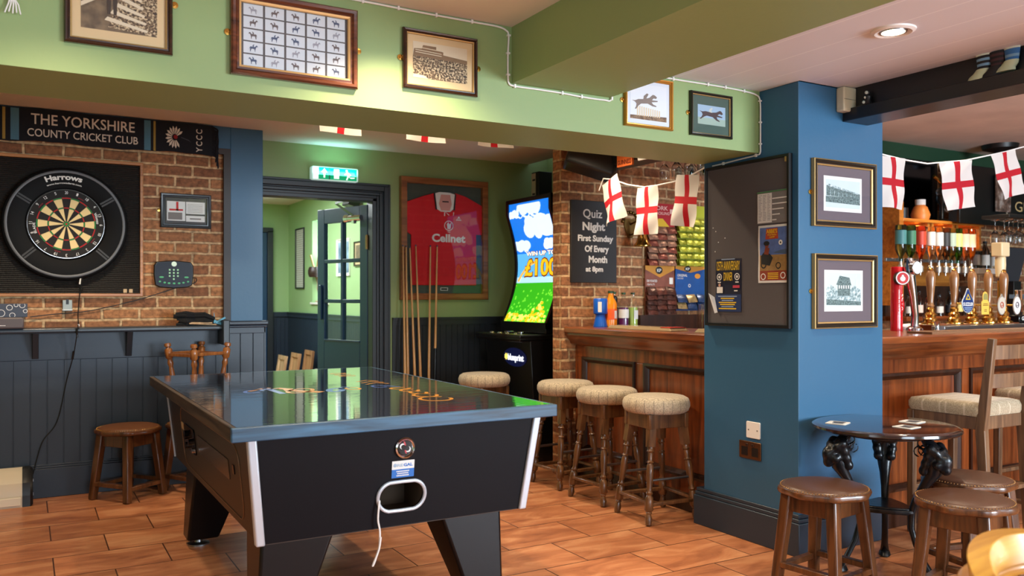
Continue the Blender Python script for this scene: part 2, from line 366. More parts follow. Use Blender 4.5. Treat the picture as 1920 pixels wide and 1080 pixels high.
    def build(s, name, mats, parent=None, bev=0.0, smooth=True, ang=38, seg=2, mods=None):
        me = bpy.data.meshes.new(name); me.from_pydata(s.v, [], s.f)
        if not isinstance(mats, (list, tuple)): mats = [mats]
        for m in mats: me.materials.append(m)
        me.polygons.foreach_set('material_index', s.mi)
        bm = bmesh.new(); bm.from_mesh(me); bmesh.ops.recalc_face_normals(bm, faces=bm.faces[:]); bm.to_mesh(me); bm.free()
        me.update()
        if smooth: me.shade_smooth(); me.set_sharp_from_angle(angle=math.radians(ang))
        o = bpy.data.objects.new(name, me); C.objects.link(o)
        if parent: o.parent = parent
        if bev:
            b = o.modifiers.new('bevel', 'BEVEL'); b.width = bev; b.segments = seg; b.limit_method = 'ANGLE'; b.angle_limit = math.radians(40)
        return o
def thing(name, label, cat, loc=(0, 0, 0), rz=0, group=None):
    o = bpy.data.objects.new(name, None); C.objects.link(o); o.empty_display_size = 0.1
    o.location = loc; o.rotation_euler = (0, 0, rz); o['label'] = label; o['category'] = cat
    if group: o['group'] = group
    return o
def tag(o, label, cat, group=None, loc=None, rz=None):
    o['label'] = label; o['category'] = cat
    if group: o['group'] = group
    if loc: o.location = loc
    if rz is not None: o.rotation_euler = (0, 0, rz)
    return o
def struct(o): o['kind'] = 'structure'; return o
def dup(root, loc=None, rz=None, label=None, rot=None):
    def cp(o, par):
        c = o.copy(); C.objects.link(c)
        if par: c.parent = par
        for ch in o.children: cp(ch, c)
        return c
    r = cp(root, None)
    if loc: r.location = loc
    if rz is not None: r.rotation_euler = (0, 0, rz)
    if rot: r.rotation_euler = rot
    if label: r['label'] = label
    return r
FACE_LEFT = -PI/2   # turns a thing that faces -y into one that faces -x
# ---------------------------------------------------------------- the setting
def S(name, m, *boxes, bev=0.0):
    b = MB()
    for q in boxes: b.box(*q)
    return struct(b.build(name, m, bev=bev, smooth=False))
XL, XR, YF, YB = -2.5, 10.4, -3.5, 6.56
S('floor', TILE, (XL-.1, XR+.1, YF-.1, 11.2, -0.06, 0))
S('ceiling_left', CEIL, (XL, 1.83, YF, 3.2, 2.44, 2.82))
S('ceiling_right', CEILB, (2.32, 3.78, YF, 3.3, 2.341, 2.82), (3.3, 3.95, 2.9, 3.7, 2.341, 2.82))
S('ceiling_rear', CEIL, (XL, 3.95, 3.55, 6.72, 2.475, 2.82))
S('ceiling_bar', mat('bar_ceiling_paint', (224, 214, 206), 0.7, vary=0.08, vscale=3), (3.7, XR, YF, 5.2, 2.71, 2.82))
S('ceiling_corridor', CEIL, (0.2, 3.5, 6.66, 11.2, 2.47, 2.6))
S('beam_cross', GREEN, (XL, 3.3, 3.162, 3.60, 2.022, 2.6))
S('beam_depth', GREEN, (1.818, 2.338, YF, 3.162, 2.197, 2.6))
b = MB(); b.box(3.66, 3.79, YF, 2.907, 2.21, 2.6); b.box(3.62, 3.815, YF, 2.907, 2.172, 2.235)
struct(b.build('beam_dark', mat('black_beam', (20, 19, 22), 0.35, bump=0.2, bscale=14), bev=0.004))
S('pillar', BLUE, (3.299, 3.938, 2.907, 3.575, 0, 2.341), bev=0.004)
# pillar baseboard, 21 cm high with a moulded top
b = MB(); b.box(3.279, 3.958, 2.887, 3.64, 0, 0.165); b.box(3.285, 3.952, 2.893, 3.635, 0.165, 0.185); b.box(3.291, 3.946, 2.899, 3.63, 0.185, 0.205)
struct(b.build('baseboard_pillar', mat('pillar_skirting', (38, 52, 66), 0.4), bev=0.004))
S('wall_left', GREEN, (XL-.1, XL, YF, 0.2-1.0, 0, 2.8), (XL-.1, XL, 1.2, 6.7, 0, 2.8), (XL-.1, XL, -.8, 1.2, 0, .85), (XL-.1, XL, -.8, 1.2, 2.15, 2.8))
S('wall_front', GREEN, (XL, .1, YF-.1, YF, 0, 2.8), (2.3, 3.9, YF-.1, YF, 0, 2.8), (6.5, XR, YF-.1, YF, 0, 2.8), (.1, 2.3, YF-.1, YF, 0, .7), (.1, 2.3, YF-.1, YF, 2.2, 2.8), (3.9, 6.5, YF-.1, YF, 0, .7), (3.9, 6.5, YF-.1, YF, 2.2, 2.8))
S('wall_right', mat('dark_green_paint', (30, 66, 44), 0.5), (XR, XR+.1, YF, 5.2, 0, 2.8))
# the brick wall behind the bar: its left end is the pier beside the counter
S('wall_bar', BRICK, (3.32, XR, 5.06, 5.174, 0.0, 2.82))
S('trim_1', MATS['dark_green_paint'], (3.95, XR, 5.035, 5.06, 2.575, 2.71))
S('wall_rear', GREEN, (2.49, 4.2, YB, YB+.1, 0, 2.6), (1.2, 2.49, YB, YB+.1, 2.082, 2.6), (1.2, 1.56, YB, YB+.1, 0, 2.082))
S('wall_machine', GREEN, (4.15, 4.25, 5.1, 6.6, 0, 2.6))
# rear wainscot: narrow boards, dado rail
def boards(b, x0, x1, y, z0, z1, pitch, t=0.012, gap=0.004):
    n = max(1, round((x1-x0)/pitch)); p = (x1-x0)/n
    for i in range(n): b.box(x0+i*p+gap/2, x0+(i+1)*p-gap/2, y-t, y, z0, z1)
    b.box(x0, x1, y-t*0.35, y+0.001, z0, z1)
b = MB(); boards(b, 2.63, 4.15, YB, 0.15, 1.06, 0.055); b.box(2.63, 4.15, YB-.02, YB, 0, .15); b.box(2.63, 4.15, YB-.022, YB, 1.04, 1.085); b.box(2.63, 4.15, YB-.032, YB, 1.085, 1.105)
struct(b.build('wall_rear_panelling', BLACKP, smooth=False))
# dart wall: blue post, recessed brick, dark edging
S('wall_post', BLUE, (1.261, 1.486, 6.174, YB+.05, 0, 2.475), (XL, 1.261, 6.174, 6.3, 2.32, 2.475), bev=0.003)
S('wall_dart', BRICK, (XL, 1.214, 6.2, 6.3, 1.0, 2.30))
S('trim_2', mat('edging_dark_brown', (40, 28, 24), 0.5), (1.214, 1.261, 6.168, 6.3, 1.05, 2.32), (XL, 1.214, 6.168, 6.3, 2.28, 2.32))
b = MB(); boards(b, XL, 1.25, 6.176, 0.2, 0.875, 0.0935, 0.012, 0.005); b.box(XL, 1.25, 6.16, 6.2, 0.875, 1.06); b.box(XL, 1.25, 6.168, 6.3, 0, 1.05)
struct(b.build('wall_dart_panelling', NAVY, bev=0.002, smooth=False))
b = MB(); boards(b, 1.235, 1.50, 6.166, 0.2, 1.02, 0.088, 0.012, 0.004); b.box(1.235, 1.50, 6.15, 6.2, 1.02, 1.075); b.box(1.488, 1.503, 6.15, 6.56, 0, 1.08)
b.box(1.235, 1.505, 6.15, 6.2, 0, .2)
struct(b.build('wall_post_panelling', NAVY, bev=0.002, smooth=False))
b = MB(); b.box(1.22, 1.515, 6.115, 6.2, 1.078, 1.108); b.box(1.23, 1.51, 6.13, 6.2, 1.06, 1.08)
struct(b.build('trim_3', NAVY, bev=0.008))
b = MB(); b.box(XL, 1.235, 6.146, 6.2, 0, 0.185); b.box(XL, 1.235, 6.152, 6.2, .185, .198); b.box(XL, 1.235, 6.158, 6.2, .198, .21)
struct(b.build('baseboard_dart', NAVY, bev=0.003))
# ---- the doorway: architrave, jambs, half-glazed door standing open into the corridor
DOORM = mat('door_dark_navy', (24, 56, 90), 0.35, bump=0.05)
b = MB()
for d0, d1, t in ((0, .022, .012), (.022, .045, .022), (.045, .058, .016), (.058, .098, .03), (.098, .118, .02)): b.box(2.494+d0, 2.494+d1, YB-t, YB+.1, 0, 2.082+d1); b.box(1.487, 2.494+d0, YB-t, YB+.1, 2.082+d0, 2.082+d1)
b.box(2.46, 2.495, YB-.005, YB+.13, 0, 2.082); b.box(1.49, 2.495, YB-.005, YB+.13, 2.055, 2.09)
struct(b.build('trim_4', BLACKP, bev=0.004))
d = struct(thing('door_1', 'dark navy half glazed door standing open into the corridor', 'door', (2.475, 6.67, 0.01), math.radians(108)))
del d['category']; W, T = 0.70, 0.042      # local: hinge at x=0, leaf along +x
b = MB()
PX = ((0.10, 0.335), (0.365, 0.60)); PZ = ((0.90, 1.215), (1.245, 1.56), (1.59, 1.905))
b.box(0, .10, -T/2, T/2, 0, 2.03); b.box(.60, W, -T/2, T/2, 0, 2.03); b.box(.10, .60, -T/2, T/2, 1.905, 2.03); b.box(.10, .60, -T/2, T/2, .55, .90)
b.box(.10, .60, -T/2, T/2, 0, .12); b.box(.335, .365, -T/2, T/2, .9, 1.905)
for z in (1.23, 1.575): b.box(.10, .60, -T/2, T/2, z-.016, z+.016)
b.build('leaf', DOORM, d, bev=0.004)
b = MB(); boards(b, .10, .60, .010, .12, .55, .055, .012); b.build('lower_panel', DOORM, d, smooth=False)
b = MB()
for x0, x1 in PX:
    for z0, z1 in PZ: b.box(x0, x1, -.003, .003, z0, z1)
b.build('glazing', GLASS, d, smooth=False)
b = MB()
for sgn in (-1, 1): b.box(.095, .605, sgn*T/2-.008, sgn*T/2+.008, .535, .56); b.box(.10, .60, sgn*T/2-.006, sgn*T/2+.006, .885, .90)
b.build('moulding', DOORM, d, bev=0.003)
b = MB(); b.cbox((.64, T/2+.012, 1.22), (.032, .014, .30)); b.build('push_plate', DOORM, d, bev=0.003)
b = MB(); b.cyl((.055, T/2+.02, 1.925), (.22, T/2+.035, 1.925), .023, .03, 18); b.cyl((.20, T/2+.03, 1.925), (.245, T/2+.035, 1.925), .034, .034, 18); b.cbox((.14, T/2+.03, 1.895), (.03, .03, .03)); h = b.build('door_closer', CHROME, d)
MB().bar((.14, T/2+.04, 1.945), (.30, T/2+.10, 2.055), .018, .006).build('closer_arm', STEEL, h)
MB().bar((.30, T/2+.10, 2.055), (.06, T/2+.12, 2.075), .018, .006).build('closer_arm', STEEL, h)
b = MB()
for z in (.3, 1.72): b.box(-.012, .012, T/2-.012, T/2+.012, z-.055, z+.055); b.cyl((-.005, T/2+.008, z-.06), (-.005, T/2+.008, z+.06), .009)
b.build('hinge', mat('aged_brass', (150, 120, 80), .35, .9), d)
# ---- corridor beyond the door
CORW = mat('corridor_green', (150, 184, 128), 0.5)
S('wall_corridor_right', CORW, (2.98, 3.42, 6.66, 9.35, 0, 2.5), (2.98, 3.42, 9.96, 11.1, 0, 2.5), (2.98, 3.42, 9.35, 9.96, 0, 1.21), (2.98, 3.42, 9.35, 9.96, 2.18, 2.5))
S('wall_corridor_far', CORW, (0.2, 3.42, 11.0, 11.1, 0, 2.5))
S('wall_corridor_left', CORW, (0.2, 0.3, 6.66, 11.1, 0, 2.5))
b = MB(); b.T = Matrix.Rotation(-PI/2, 4, 'Z'); boards(b, -11.0, -6.66, 2.98, .15, 1.03, .06); b.box(-11.0, -6.66, 2.955, 2.98, 1.02, 1.065); b.box(-11.0, -6.66, 2.945, 2.98, 1.065, 1.08); b.box(-11.0, -6.66, 2.95, 2.98, 0, .15)
struct(b.build('wall_corridor_panelling', NAVY, smooth=False))
b = MB(); boards(b, 2.76, 2.98, 11.0, .15, 1.03, .06); b.box(2.76, 2.98, 10.97, 11.0, 1.02, 1.08); struct(b.build('wall_corridor_end_panelling', NAVY, smooth=False))
b = MB(); b.box(1.8, 2.69, 10.95, 11.01, 0, 2.10); struct(b.build('door_2', DOORM, bev=.006))
b = MB(); b.box(2.69, 2.76, 10.92, 11.01, 0, 2.12); b.box(1.7, 2.76, 10.92, 11.01, 2.10, 2.16); struct(b.build('trim_5', BLACKP, bev=.004))
wn = struct(thing('window_1', '', 'window', (3.20, 9.655, 1.21), FACE_LEFT)); del wn['category'], wn['label']
b = MB(); b.frame(-.305, .305, 0, .97, [(0, .2), (0, .13), (.05, .13), (.05, .2)]); b.box(-.012, .012, .14, .18, .05, .92); b.build('window_frame', WHITE, wn, smooth=False)
b = MB(); b.box(-.255, .255, .155, .161, .05, .92); b.build('pane', GLASS, wn, smooth=False)
b = MB(); b.box(-.34, .34, -.24, .2, -.025, .0); b.build('window_sill', WHITE, wn, bev=.004)
for i, (x, y, w_, h_, rz) in enumerate(((1.2, YF, 2.2, 1.5, PI), (5.2, YF, 2.6, 1.5, PI), (XL, .2, 2.0, 1.3, PI/2))):
    wn = struct(thing('window_%d' % (i+2), '', 'window', (x, y, .7 if i < 2 else .85), rz)); del wn['category'], wn['label']
    b = MB(); b.frame(-w_/2, w_/2, 0, h_, [(0, .08), (0, 0), (.06, 0), (.06, .08)])
    for k in (-1, 0, 1): b.box(k*w_/4-.02, k*w_/4+.02, .02, .06, .05, h_-.05)
    b.build('window_frame', WHITE, wn, smooth=False)
# cream junction box where the pillar meets the ceiling is a fitting of its own, further below
# ---- shelf under the dartboard
sh = thing('wall_shelf', 'long dark blue wall shelf on brackets under the dartboard', 'shelf', (0, 6.16, 0))
b = MB(); b.box(XL+.02, 1.2, -.145, .04, 1.05, 1.083); b.build('shelf_board', mat('shelf_dark', (46, 54, 62), .28), sh, bev=.012, seg=3)
for x in (-.06+.12, .60, -1.1):
    b = MB(); b.prism([(-.0001, 0), (0, 0)] and [(x-.018, .90), (x+.018, .90), (x+.018, 1.05), (x-.018, 1.05)], -.012, 0.0)
    b = MB(); b.hexa([(x-.018, -.02, .885), (x+.018, -.02, .885), (x+.018, 0, .885), (x-.018, 0, .885)], [(x-.018, -.11, 1.05), (x+.018, -.11, 1.05), (x+.018, 0, 1.05), (x-.018, 0, 1.05)])
    b.build('bracket', BLACKP, sh, bev=.003)
b = MB(); b.box(1.17, 1.215, -.19, -.002, .95, 1.12); t = tag(b.build('end_bracket', BLACKP, bev=.006), 'black end bracket where the shelf meets the blue post', 'bracket', loc=(0, 6.16, 0))
# ---------------------------------------------------------------- framed pictures
HORSE = [(.18, 0), (.24, 0), (.27, .22), (.33, .40), (.60, .38), (.66, .2), (.66, 0), (.72, 0), (.73, .22), (.76, .42), (.80, .58), (.88, .72), (.97, .68), (1, .74), (.92, .88), (.86, .93), (.80, .88), (.70, .70), (.5, .66), (.28, .70), (.16, .66), (.10, .45), (.06, .2), (.12, .42), (.16, .5), (.17, .3), (.16, .15)]
GALLOP = [(0, .22), (.05, .2), (.18, .34), (.3, .42), (.55, .38), (.70, .22), (.84, .16), (.85, .21), (.75, .3), (.72, .42), (.95, .40), (.97, .45), (.76, .52), (.84, .6), (.93, .56), (.99, .62), (.93, .74), (.86, .78), (.70, .66), (.5, .62), (.25, .66), (.12, .62), (0, .66), (.1, .56), (.13, .45), (.08, .32)]
RIDER = [(.42, .60), (.58, .56), (.60, .62), (.54, .68), (.62, .86), (.56, .90), (.44, .76)]
def put(pts, x, z, sx, sz): return [(x+a*sx, z+c*sz) for a, c in pts]
def horse(b, x, z, sx, sz, y, m, kind=HORSE):
    b.m = m; b.flat(put(kind, x, z, sx, sz), y); b.flat(put(RIDER, x, z+.04*sz, sx, sz), y-.0003); b.flat(circle(.05*sz, 10, x+.60*sx, z+.98*sz), y-.0003)
def picture(label, x, z, y, w_, h_, rz, fmat, fw, fd, boardm, inset, art, hooks=None, glass=True, name='framed_picture', lip=None, off=0):
    """w_ x h_ outside, centre x, z on the wall at y; art(b, x0, x1, z0, z1, y) draws the print"""
    loc = (x, y, z) if not rz else (y, x, z)
    t = thing(name, label, 'picture', loc, rz)
    b = MB(); b.frame(-w_/2, w_/2, -h_/2, h_/2, [(0, 0), (0, -fd*.75), (fw*.18, -fd), (fw*.45, -fd*.9), (fw*.62, -fd*.62), (fw*.85, -fd*.66), (fw, -fd*.5), (fw, 0)])
    b.build('frame', fmat, t, ang=25)
    i = fw*.98
    if lip:
        b = MB(); b.frame(-w_/2+fw*.82, w_/2-fw*.82, -h_/2+fw*.82, h_/2-fw*.82, [(0, -fd*.4), (0, -fd*.72), (fw*.2, -fd*.6), (fw*.26, -fd*.35)]); b.build('inner_lip', lip, t, ang=25)
    b = MB(); b.box(-w_/2+i, w_/2-i, -.006, -.002, -h_/2+i, h_/2-i); b.build('mount', boardm, t, smooth=False)
    b = MB(); mats = art(b, -w_/2+i+inset[0], w_/2-i-inset[1], -h_/2+i+inset[2], h_/2-i-inset[3], -.0066)
    if mats: b.build('print', mats, t, smooth=False)
    if glass:
        b = MB(); b.flat(rect(-w_/2+i*.9, w_/2-i*.9, -h_/2+i*.9, h_/2-i*.9), -.0115); b.build('glass', GLASS, t, smooth=False)
    for sx in (hooks or ()):
        b = MB(); b.lathe([(.003, 0), (.012, .001), (.012, .004), (.004, .005)], 12); b.cyl((0, 0, 0), (0, 0, .01), .004)
        o = b.build('hook', BRASS, t); o.rotation_euler = (PI/2, 0, 0); o.location = (sx*(w_/2+.008), 0, 0)
    return t
def art_fill(m): 
    def f(b, x0, x1, z0, z1, y): b.flat(rect(x0, x1, z0, z1), y); return [m]
    return f
SEPB = mat('cream_mount', (214, 186, 140), .7)
MAHOG = wood('mahogany_frame', (54, 22, 12), (120, 62, 34), .25, 0, 1.2, .4)
DKFRAME = wood('dark_walnut_frame', (30, 16, 10), (66, 36, 22), .25, 0, 1.2, .4)
CROWD = speckle('sepia_crowd', [(.36, (38, 26, 16)), (.5, (110, 86, 58)), (.6, (206, 184, 146))], 130, 3)
DULL = speckle('sepia_field', [(.3, (78, 62, 44)), (.7, (130, 108, 80))], 30, 5)
SEPL = mat('sepia_light', (216, 200, 170), .6); SEPD = mat('sepia_dark', (52, 38, 26), .6); SEPM = mat('sepia_mid', (128, 100, 70), .6)
def art_pit(b, x0, x1, z0, z1, y):
    w_, h_ = x1-x0, z1-z0; P = lambda u, v: (x0+u*w_, z0+v*h_)
    b.m = 0; b.flat(rect(x0, x1, z0, z1), y)
    b.m = 1; b.flat([P(.35, .05), P(1, 0), P(1, 1), P(.62, 1), (x0+.5*w_, z0+.45*h_)], y-.0005)
    b.m = 2; b.flat([P(0, .28), P(.58, .62), P(.62, .68), P(.0, .34)], y-.0008)
    for k in range(5): b.flat([P(.30+.07*k, .14+.10*k), P(.86-.02*k, .04+.1*k), P(.88-.02*k, .07+.1*k), P(.34+.07*k, .19+.1*k)], y-.0009)
    b.flat([P(.52+.05*math.sin(t*.5), .6+.04*t) for t in range(8)]+[P(.535+.05*math.sin(t*.5), .6+.04*t) for t in range(7, -1, -1)], y-.0007)
    b.m = 3
    for u in (.34, .42): b.flat([P(u, .22), P(u+.04, .22), P(u+.05, .42), P(u+.02, .50), P(u-.01, .42)], y-.0011); b.flat(circle(.018*w_, 8, x0+(u+.02)*w_, z0+.535*h_), y-.0011)
    for u, v in ((.2, .82), (.1, .9), (.3, .92)): b.m = 2; b.flat([P(u, v), P(u+.02, v), P(u+.02, v+.06), P(u, v+.06)], y-.0008)
    return [DULL, CROWD, SEPL, SEPD]
picture('brown framed sepia photograph of a betting pit, at the top left corner', .28, 2.30, 3.162, .335, .36, 0, DKFRAME, .022, .022, SEPB, (.028, .028, .035, .03), art_pit, (1,), lip=GILT)
def art_cards(b, x0, x1, z0, z1, y): return None
t = picture('wide mahogany framed set of twenty-five small racehorse cards', .881, 2.235, 3.162, .476, .305, 0, MAHOG, .036, .028, mat('grey_mount', (84, 80, 80), .7), (0, 0, 0, 0), art_cards, (-1, 1), lip=mat('gilt_slip', (222, 180, 120), .35, .4))
CARD = mat('card_white', (206, 212, 218), .6); HB = mat('horse_blue_grey', (70, 82, 110), .6); HG = mat('horse_brown_grey', (96, 84, 84), .6); HP = mat('horse_pale', (150, 150, 160), .6)
for r_ in range(5):
    for c_ in range(5):
        b = MB(); cx, cz = -.1565+c_*.078, -.092+r_*.046; b.flat(rect(cx-.035, cx+.035, cz-.0205, cz+.0205), -.0068)
        b.m = 1
        fl = (r_+c_) % 2
        b.flat([((cx-.017+q*.034) if fl else (cx+.017-q*.034), cz-.014+v*.026) for q, v in HORSE], -.0072)
        b.flat([((cx-.017+q*.034) if fl else (cx+.017-q*.034), cz-.014+v*.03) for q, v in RIDER], -.0073)
        b.build('card', [CARD, (HB, HG, HP, HB, HG)[(r_*3+c_*2) % 5]], t, smooth=False)
def art_stand(b, x0, x1, z0, z1, y):
    w_, h_ = x1-x0, z1-z0; P = lambda u, v: (x0+u*w_, z0+v*h_)
    b.m = 0; b.flat(rect(x0, x1, z0, z1), y)
    b.m = 1; b.flat([P(0, 0), P(1, 0), P(1, .62), P(0, .62)], y-.0004)
    b.m = 2; b.flat([P(0, .60), P(1, .56), P(1, .66), P(.55, .72), P(.55, .80), P(.42, .84), P(.42, .92), P(.18, .92), P(.16, .82), P(.02, .80)], y-.0006)
    b.m = 0
    for v in (.84, .76, .70): b.flat([P(.04, v), P(.52, v-.03), P(.52, v-.01), P(.04, v+.02)], y-.0008)
    b.flat([P(0, 0), P(.28, 0), P(.2, .08), P(0, .1)], y-.0008)
    return [SEPL, CROWD, SEPM]
picture('brown framed sepia photograph of a grandstand crowd on green beam', 1.478, 2.237, 3.162, .335, .243, 0, DKFRAME, .02, .02, SEPB, (.026, .026, .03, .028), art_stand, (-1, 1), lip=GILT)
GREYH = mat('print_grey_horse', (126, 112, 104), .6); GRASSP = speckle('print_heath', [(.35, (92, 66, 44)), (.6, (150, 120, 90))], 60, 3)
def art_jump(b, x0, x1, z0, z1, y):
    w_, h_ = x1-x0, z1-z0; P = lambda u, v: (x0+u*w_, z0+v*h_)
    b.m = 0; b.flat(rect(x0, x1, z0, z1), y); b.m = 1; b.flat([P(.0, .02), P(1, .02), P(1, .16), P(0, .12)], y-.0004)
    b.m = 3
    for k in range(11): b.flat([P(.18+.06*k, .12), P(.215+.06*k, .12), P(.215+.06*k, .40-.008*k), P(.18+.06*k, .39-.008*k)], y-.0005)
    b.m = 2; b.flat(put([(q*.96-v*.25, v+q*.35) for q, v in GALLOP], x0+.16*w_, z0+.18*h_, .72*w_, .52*h_), y-.0008)
    b.flat(put(RIDER, x0+.05*w_, z0+.22*h_, .72*w_, .6*h_), y-.0009)
    return [mat('print_pale_sky', (222, 228, 236), .6), GRASSP, GREYH, SEPL]
picture('gold framed picture of a grey horse jumping a fence', 2.563, 2.196, 3.162, .288, .238, 0, mat('gold_frame', (190, 132, 52), .35, .55), .017, .02, mat('white_mount', (214, 222, 234), .7), (.018, .018, .018, .016), art_jump, (-1,))
def art_gallop(b, x0, x1, z0, z1, y):
    w_, h_ = x1-x0, z1-z0
    b.m = 0; b.flat(rect(x0, x1, z0, z1), y); b.m = 1; b.flat(rect(x0, x1, z0, z0+.35*h_), y-.0004)
    b.m = 2; b.flat(put(GALLOP, x0+.06*w_, z0+.06*h_, .86*w_, .95*h_), y-.0007); b.m = 3; b.flat(put(RIDER, x0+.1*w_, z0+.2*h_, .7*w_, .78*h_), y-.0009)
    return [mat('print_sky_blue', (150, 178, 202), .6), mat('print_turf_pale', (150, 172, 160), .6), mat('print_bay_horse', (62, 42, 44), .6), mat('print_silks', (190, 196, 190), .6)]
picture('small dark framed picture of a galloping bay racehorse and jockey', 2.957, 2.18, 3.162, .274, .217, 0, mat('dark_olive_frame', (32, 30, 22), .3), .016, .02, mat('green_mount', (62, 84, 74), .7), (.035, .025, .045, .045), art_gallop, (-1,), lip=GILT)
# the two racecourse prints on the pillar
PURPM = mat('mauve_mount', (96, 84, 92), .7)
PRINTG = speckle('print_grey_etching', [(.35, (96, 122, 126)), (.5, (150, 172, 176)), (.65, (206, 218, 220))], 90, 4)
PGD = speckle('print_dark_etching', [(.35, (52, 70, 72)), (.6, (112, 134, 134))], 120, 3); PSKY = mat('print_sky_grey', (196, 212, 214), .6)
def art_course(b, x0, x1, z0, z1, y):
    w_, h_ = x1-x0, z1-z0; P = lambda u, v: (x0+u*w_, z0+v*h_)
    b.m = 0; b.flat(rect(x0, x1, z0, z1), y); m_ = .05*w_; x0 += m_; x1 -= m_; z0 += m_*1.3; w_ -= 2*m_; h_ -= 2*m_
    P = lambda u, v: (x0+u*w_, z0+v*h_)
    b.m = 1; b.flat([P(0, 0), P(1, 0), P(1, .95), P(0, .95)], y-.0004)
    b.m = 2; b.flat([P(0, .18), P(1, .14), P(1, .38), P(0, .38)], y-.0006); b.flat([P(.02, .40), P(1, .36), P(1, .52), P(.92, .54), P(.12, .76), (x0+.02*w_, z0+.74*h_)], y-.0007)
    b.m = 3; b.flat([P(.06, .72), P(.95, .50), P(.95, .54), P(.08, .80)], y-.0009)
    for k in range(7): b.flat([P(.12+.12*k, .40), P(.14+.12*k, .40), P(.14+.12*k, .60-.03*k), P(.12+.12*k, .61-.03*k)], y-.0009)
    return [PAPER, PSKY, PGD, PRINTG]
def art_house(b, x0, x1, z0, z1, y):
    w_, h_ = x1-x0, z1-z0
    b.m = 0; b.flat(rect(x0, x1, z0, z1), y); m_ = .05*w_; x0 += m_; x1 -= m_; z0 += m_*2; w_ -= 2*m_; h_ -= 3*m_
    P = lambda u, v: (x0+u*w_, z0+v*h_)
    b.m = 1; b.flat([P(0, 0), P(1, 0), P(1, 1), P(0, 1)], y-.0004)
    b.m = 3; b.flat([P(0, .12), P(1, .12), P(1, .48), P(.8, .62), P(.7, .5), P(.3, .5), P(.1, .66), P(0, .5)], y-.0005)
    b.m = 2; b.flat([P(.32, .3), P(.68, .3), P(.68, .66), P(.32, .66)], y-.0007); b.flat([P(.28, .64), P(.72, .62), P(.66, .86), P(.38, .92)], y-.0008); b.flat([P(.0, .02), P(1, .0), P(1, .12), P(0, .2)], y-.0007)
    b.m = 0
    for k in range(5): b.flat([P(.35+.066*k, .52), P(.38+.066*k, .52), P(.38+.066*k, .62), P(.35+.066*k, .62)], y-.001)
    b.flat([P(.86, .6), P(.87, .6), P(.87, .95), P(.86, .95)], y-.001)
    return [PAPER, PSKY, PGD, PRINTG]
BGF = mat('black_gilt_frame', (42, 32, 24), .28, .2)
picture('gold and black framed grey grandstand print, upper one on the blue pillar', 3.624, 1.80, 2.907, .472, .336, 0, BGF, .03, .024, PURPM, (.055, .07, .05, .05), art_course, (-1,), lip=GILT)
picture('gold and black framed grey print of a roofed judge box, lower on the blue pillar', 3.63, 1.307, 2.907, .476, .373, 0, BGF, .03, .024, PURPM, (.055, .07, .055, .05), art_house, (-1,), lip=GILT)
for o in list(C.objects):
    if o.name.startswith('framed_picture') and 'blue pillar' in o['label']:
        ww, hh = (.472, .336) if 'upper' in o['label'] else (.476, .373)
        b = MB(); b.frame(-ww/2, ww/2, -hh/2, hh/2, [(-.001, -.002), (-.001, -.022), (.003, -.025), (.005, -.022), (.005, -.01)]); b.build('gilt_edge', GILT, o, ang=25)
# certificate on the brick
def art_cert(b, x0, x1, z0, z1, y):
    w_, h_ = x1-x0, z1-z0; P = lambda u, v: (x0+u*w_, z0+v*h_); R = lambda a, c, d, e: [P(a, d), P(c, d), P(c, e), P(a, e)]
    b.m = 0; b.flat(R(.0, .48, .05, .92), y); b.flat(R(.5, 1, .38, .92), y); b.flat(R(.5, 1, .03, .3), y)
    b.m = 1; b.flat(R(.03, .4, .1, .42), y-.0005)
    for k in range(6): b.flat(R(.54, .94, .45+.07*k, .465+.07*k), y-.0005)
    b.flat(R(.6, .9, .13, .19), y-.0005); b.m = 2; b.flat(R(.06, .42, .5, .58), y-.0005); b.flat(R(.24, .3, .5, .9), y-.0005)
    return [PAPER, mat('print_grey', (120, 112, 112), .6), RED]
picture('small black framed certificate on the brick wall right of the dartboard', .967, 1.87, 6.2, .33, .236, 0, mat('charcoal_frame', (40, 42, 46), .35), .03, .02, mat('dark_mount', (58, 56, 58), .6), (.012, .012, .012, .012), art_cert, (-1,))
# corridor notice
def art_lines(b, x0, x1, z0, z1, y):
    b.m = 0; b.flat(rect(x0, x1, z0, z1), y); b.m = 1; n = 26
    for k in range(n):
        z = z0+(k+.5)*(z1-z0)/n; u = x0+.01
        while u < x1-.03: l = random.uniform(.012, .04); b.flat(rect(u, min(u+l, x1-.01), z-.004, z+.005), y-.001); u += l+.012
    return [PAPER, mat('print_pale_brown', (168, 150, 138), .7)]
picture('tall narrow black framed notice on the corridor wall', 10.46, 1.753, 2.98, .367, .757, FACE_LEFT, BLACK, .02, .02, PAPER, (.005, .005, .005, .005), art_lines)
BLPR = speckle('print_blue_poster', [(.35, (60, 90, 120)), (.6, (150, 180, 200))], 8, 3)
picture('pale blue corridor poster seen through the glass of the open door', 8.80, 1.70, 2.98, .42, .40, FACE_LEFT, WHITE, .015, .02, PAPER, (.02, .02, .02, .02), art_fill(BLPR))
picture('small framed corridor picture seen through the door pane nearest the hinges', 8.33, 1.72, 2.98, .24, .26, FACE_LEFT, DKFRAME, .02, .02, SEPB, (.02, .02, .02, .02), art_fill(DULL))
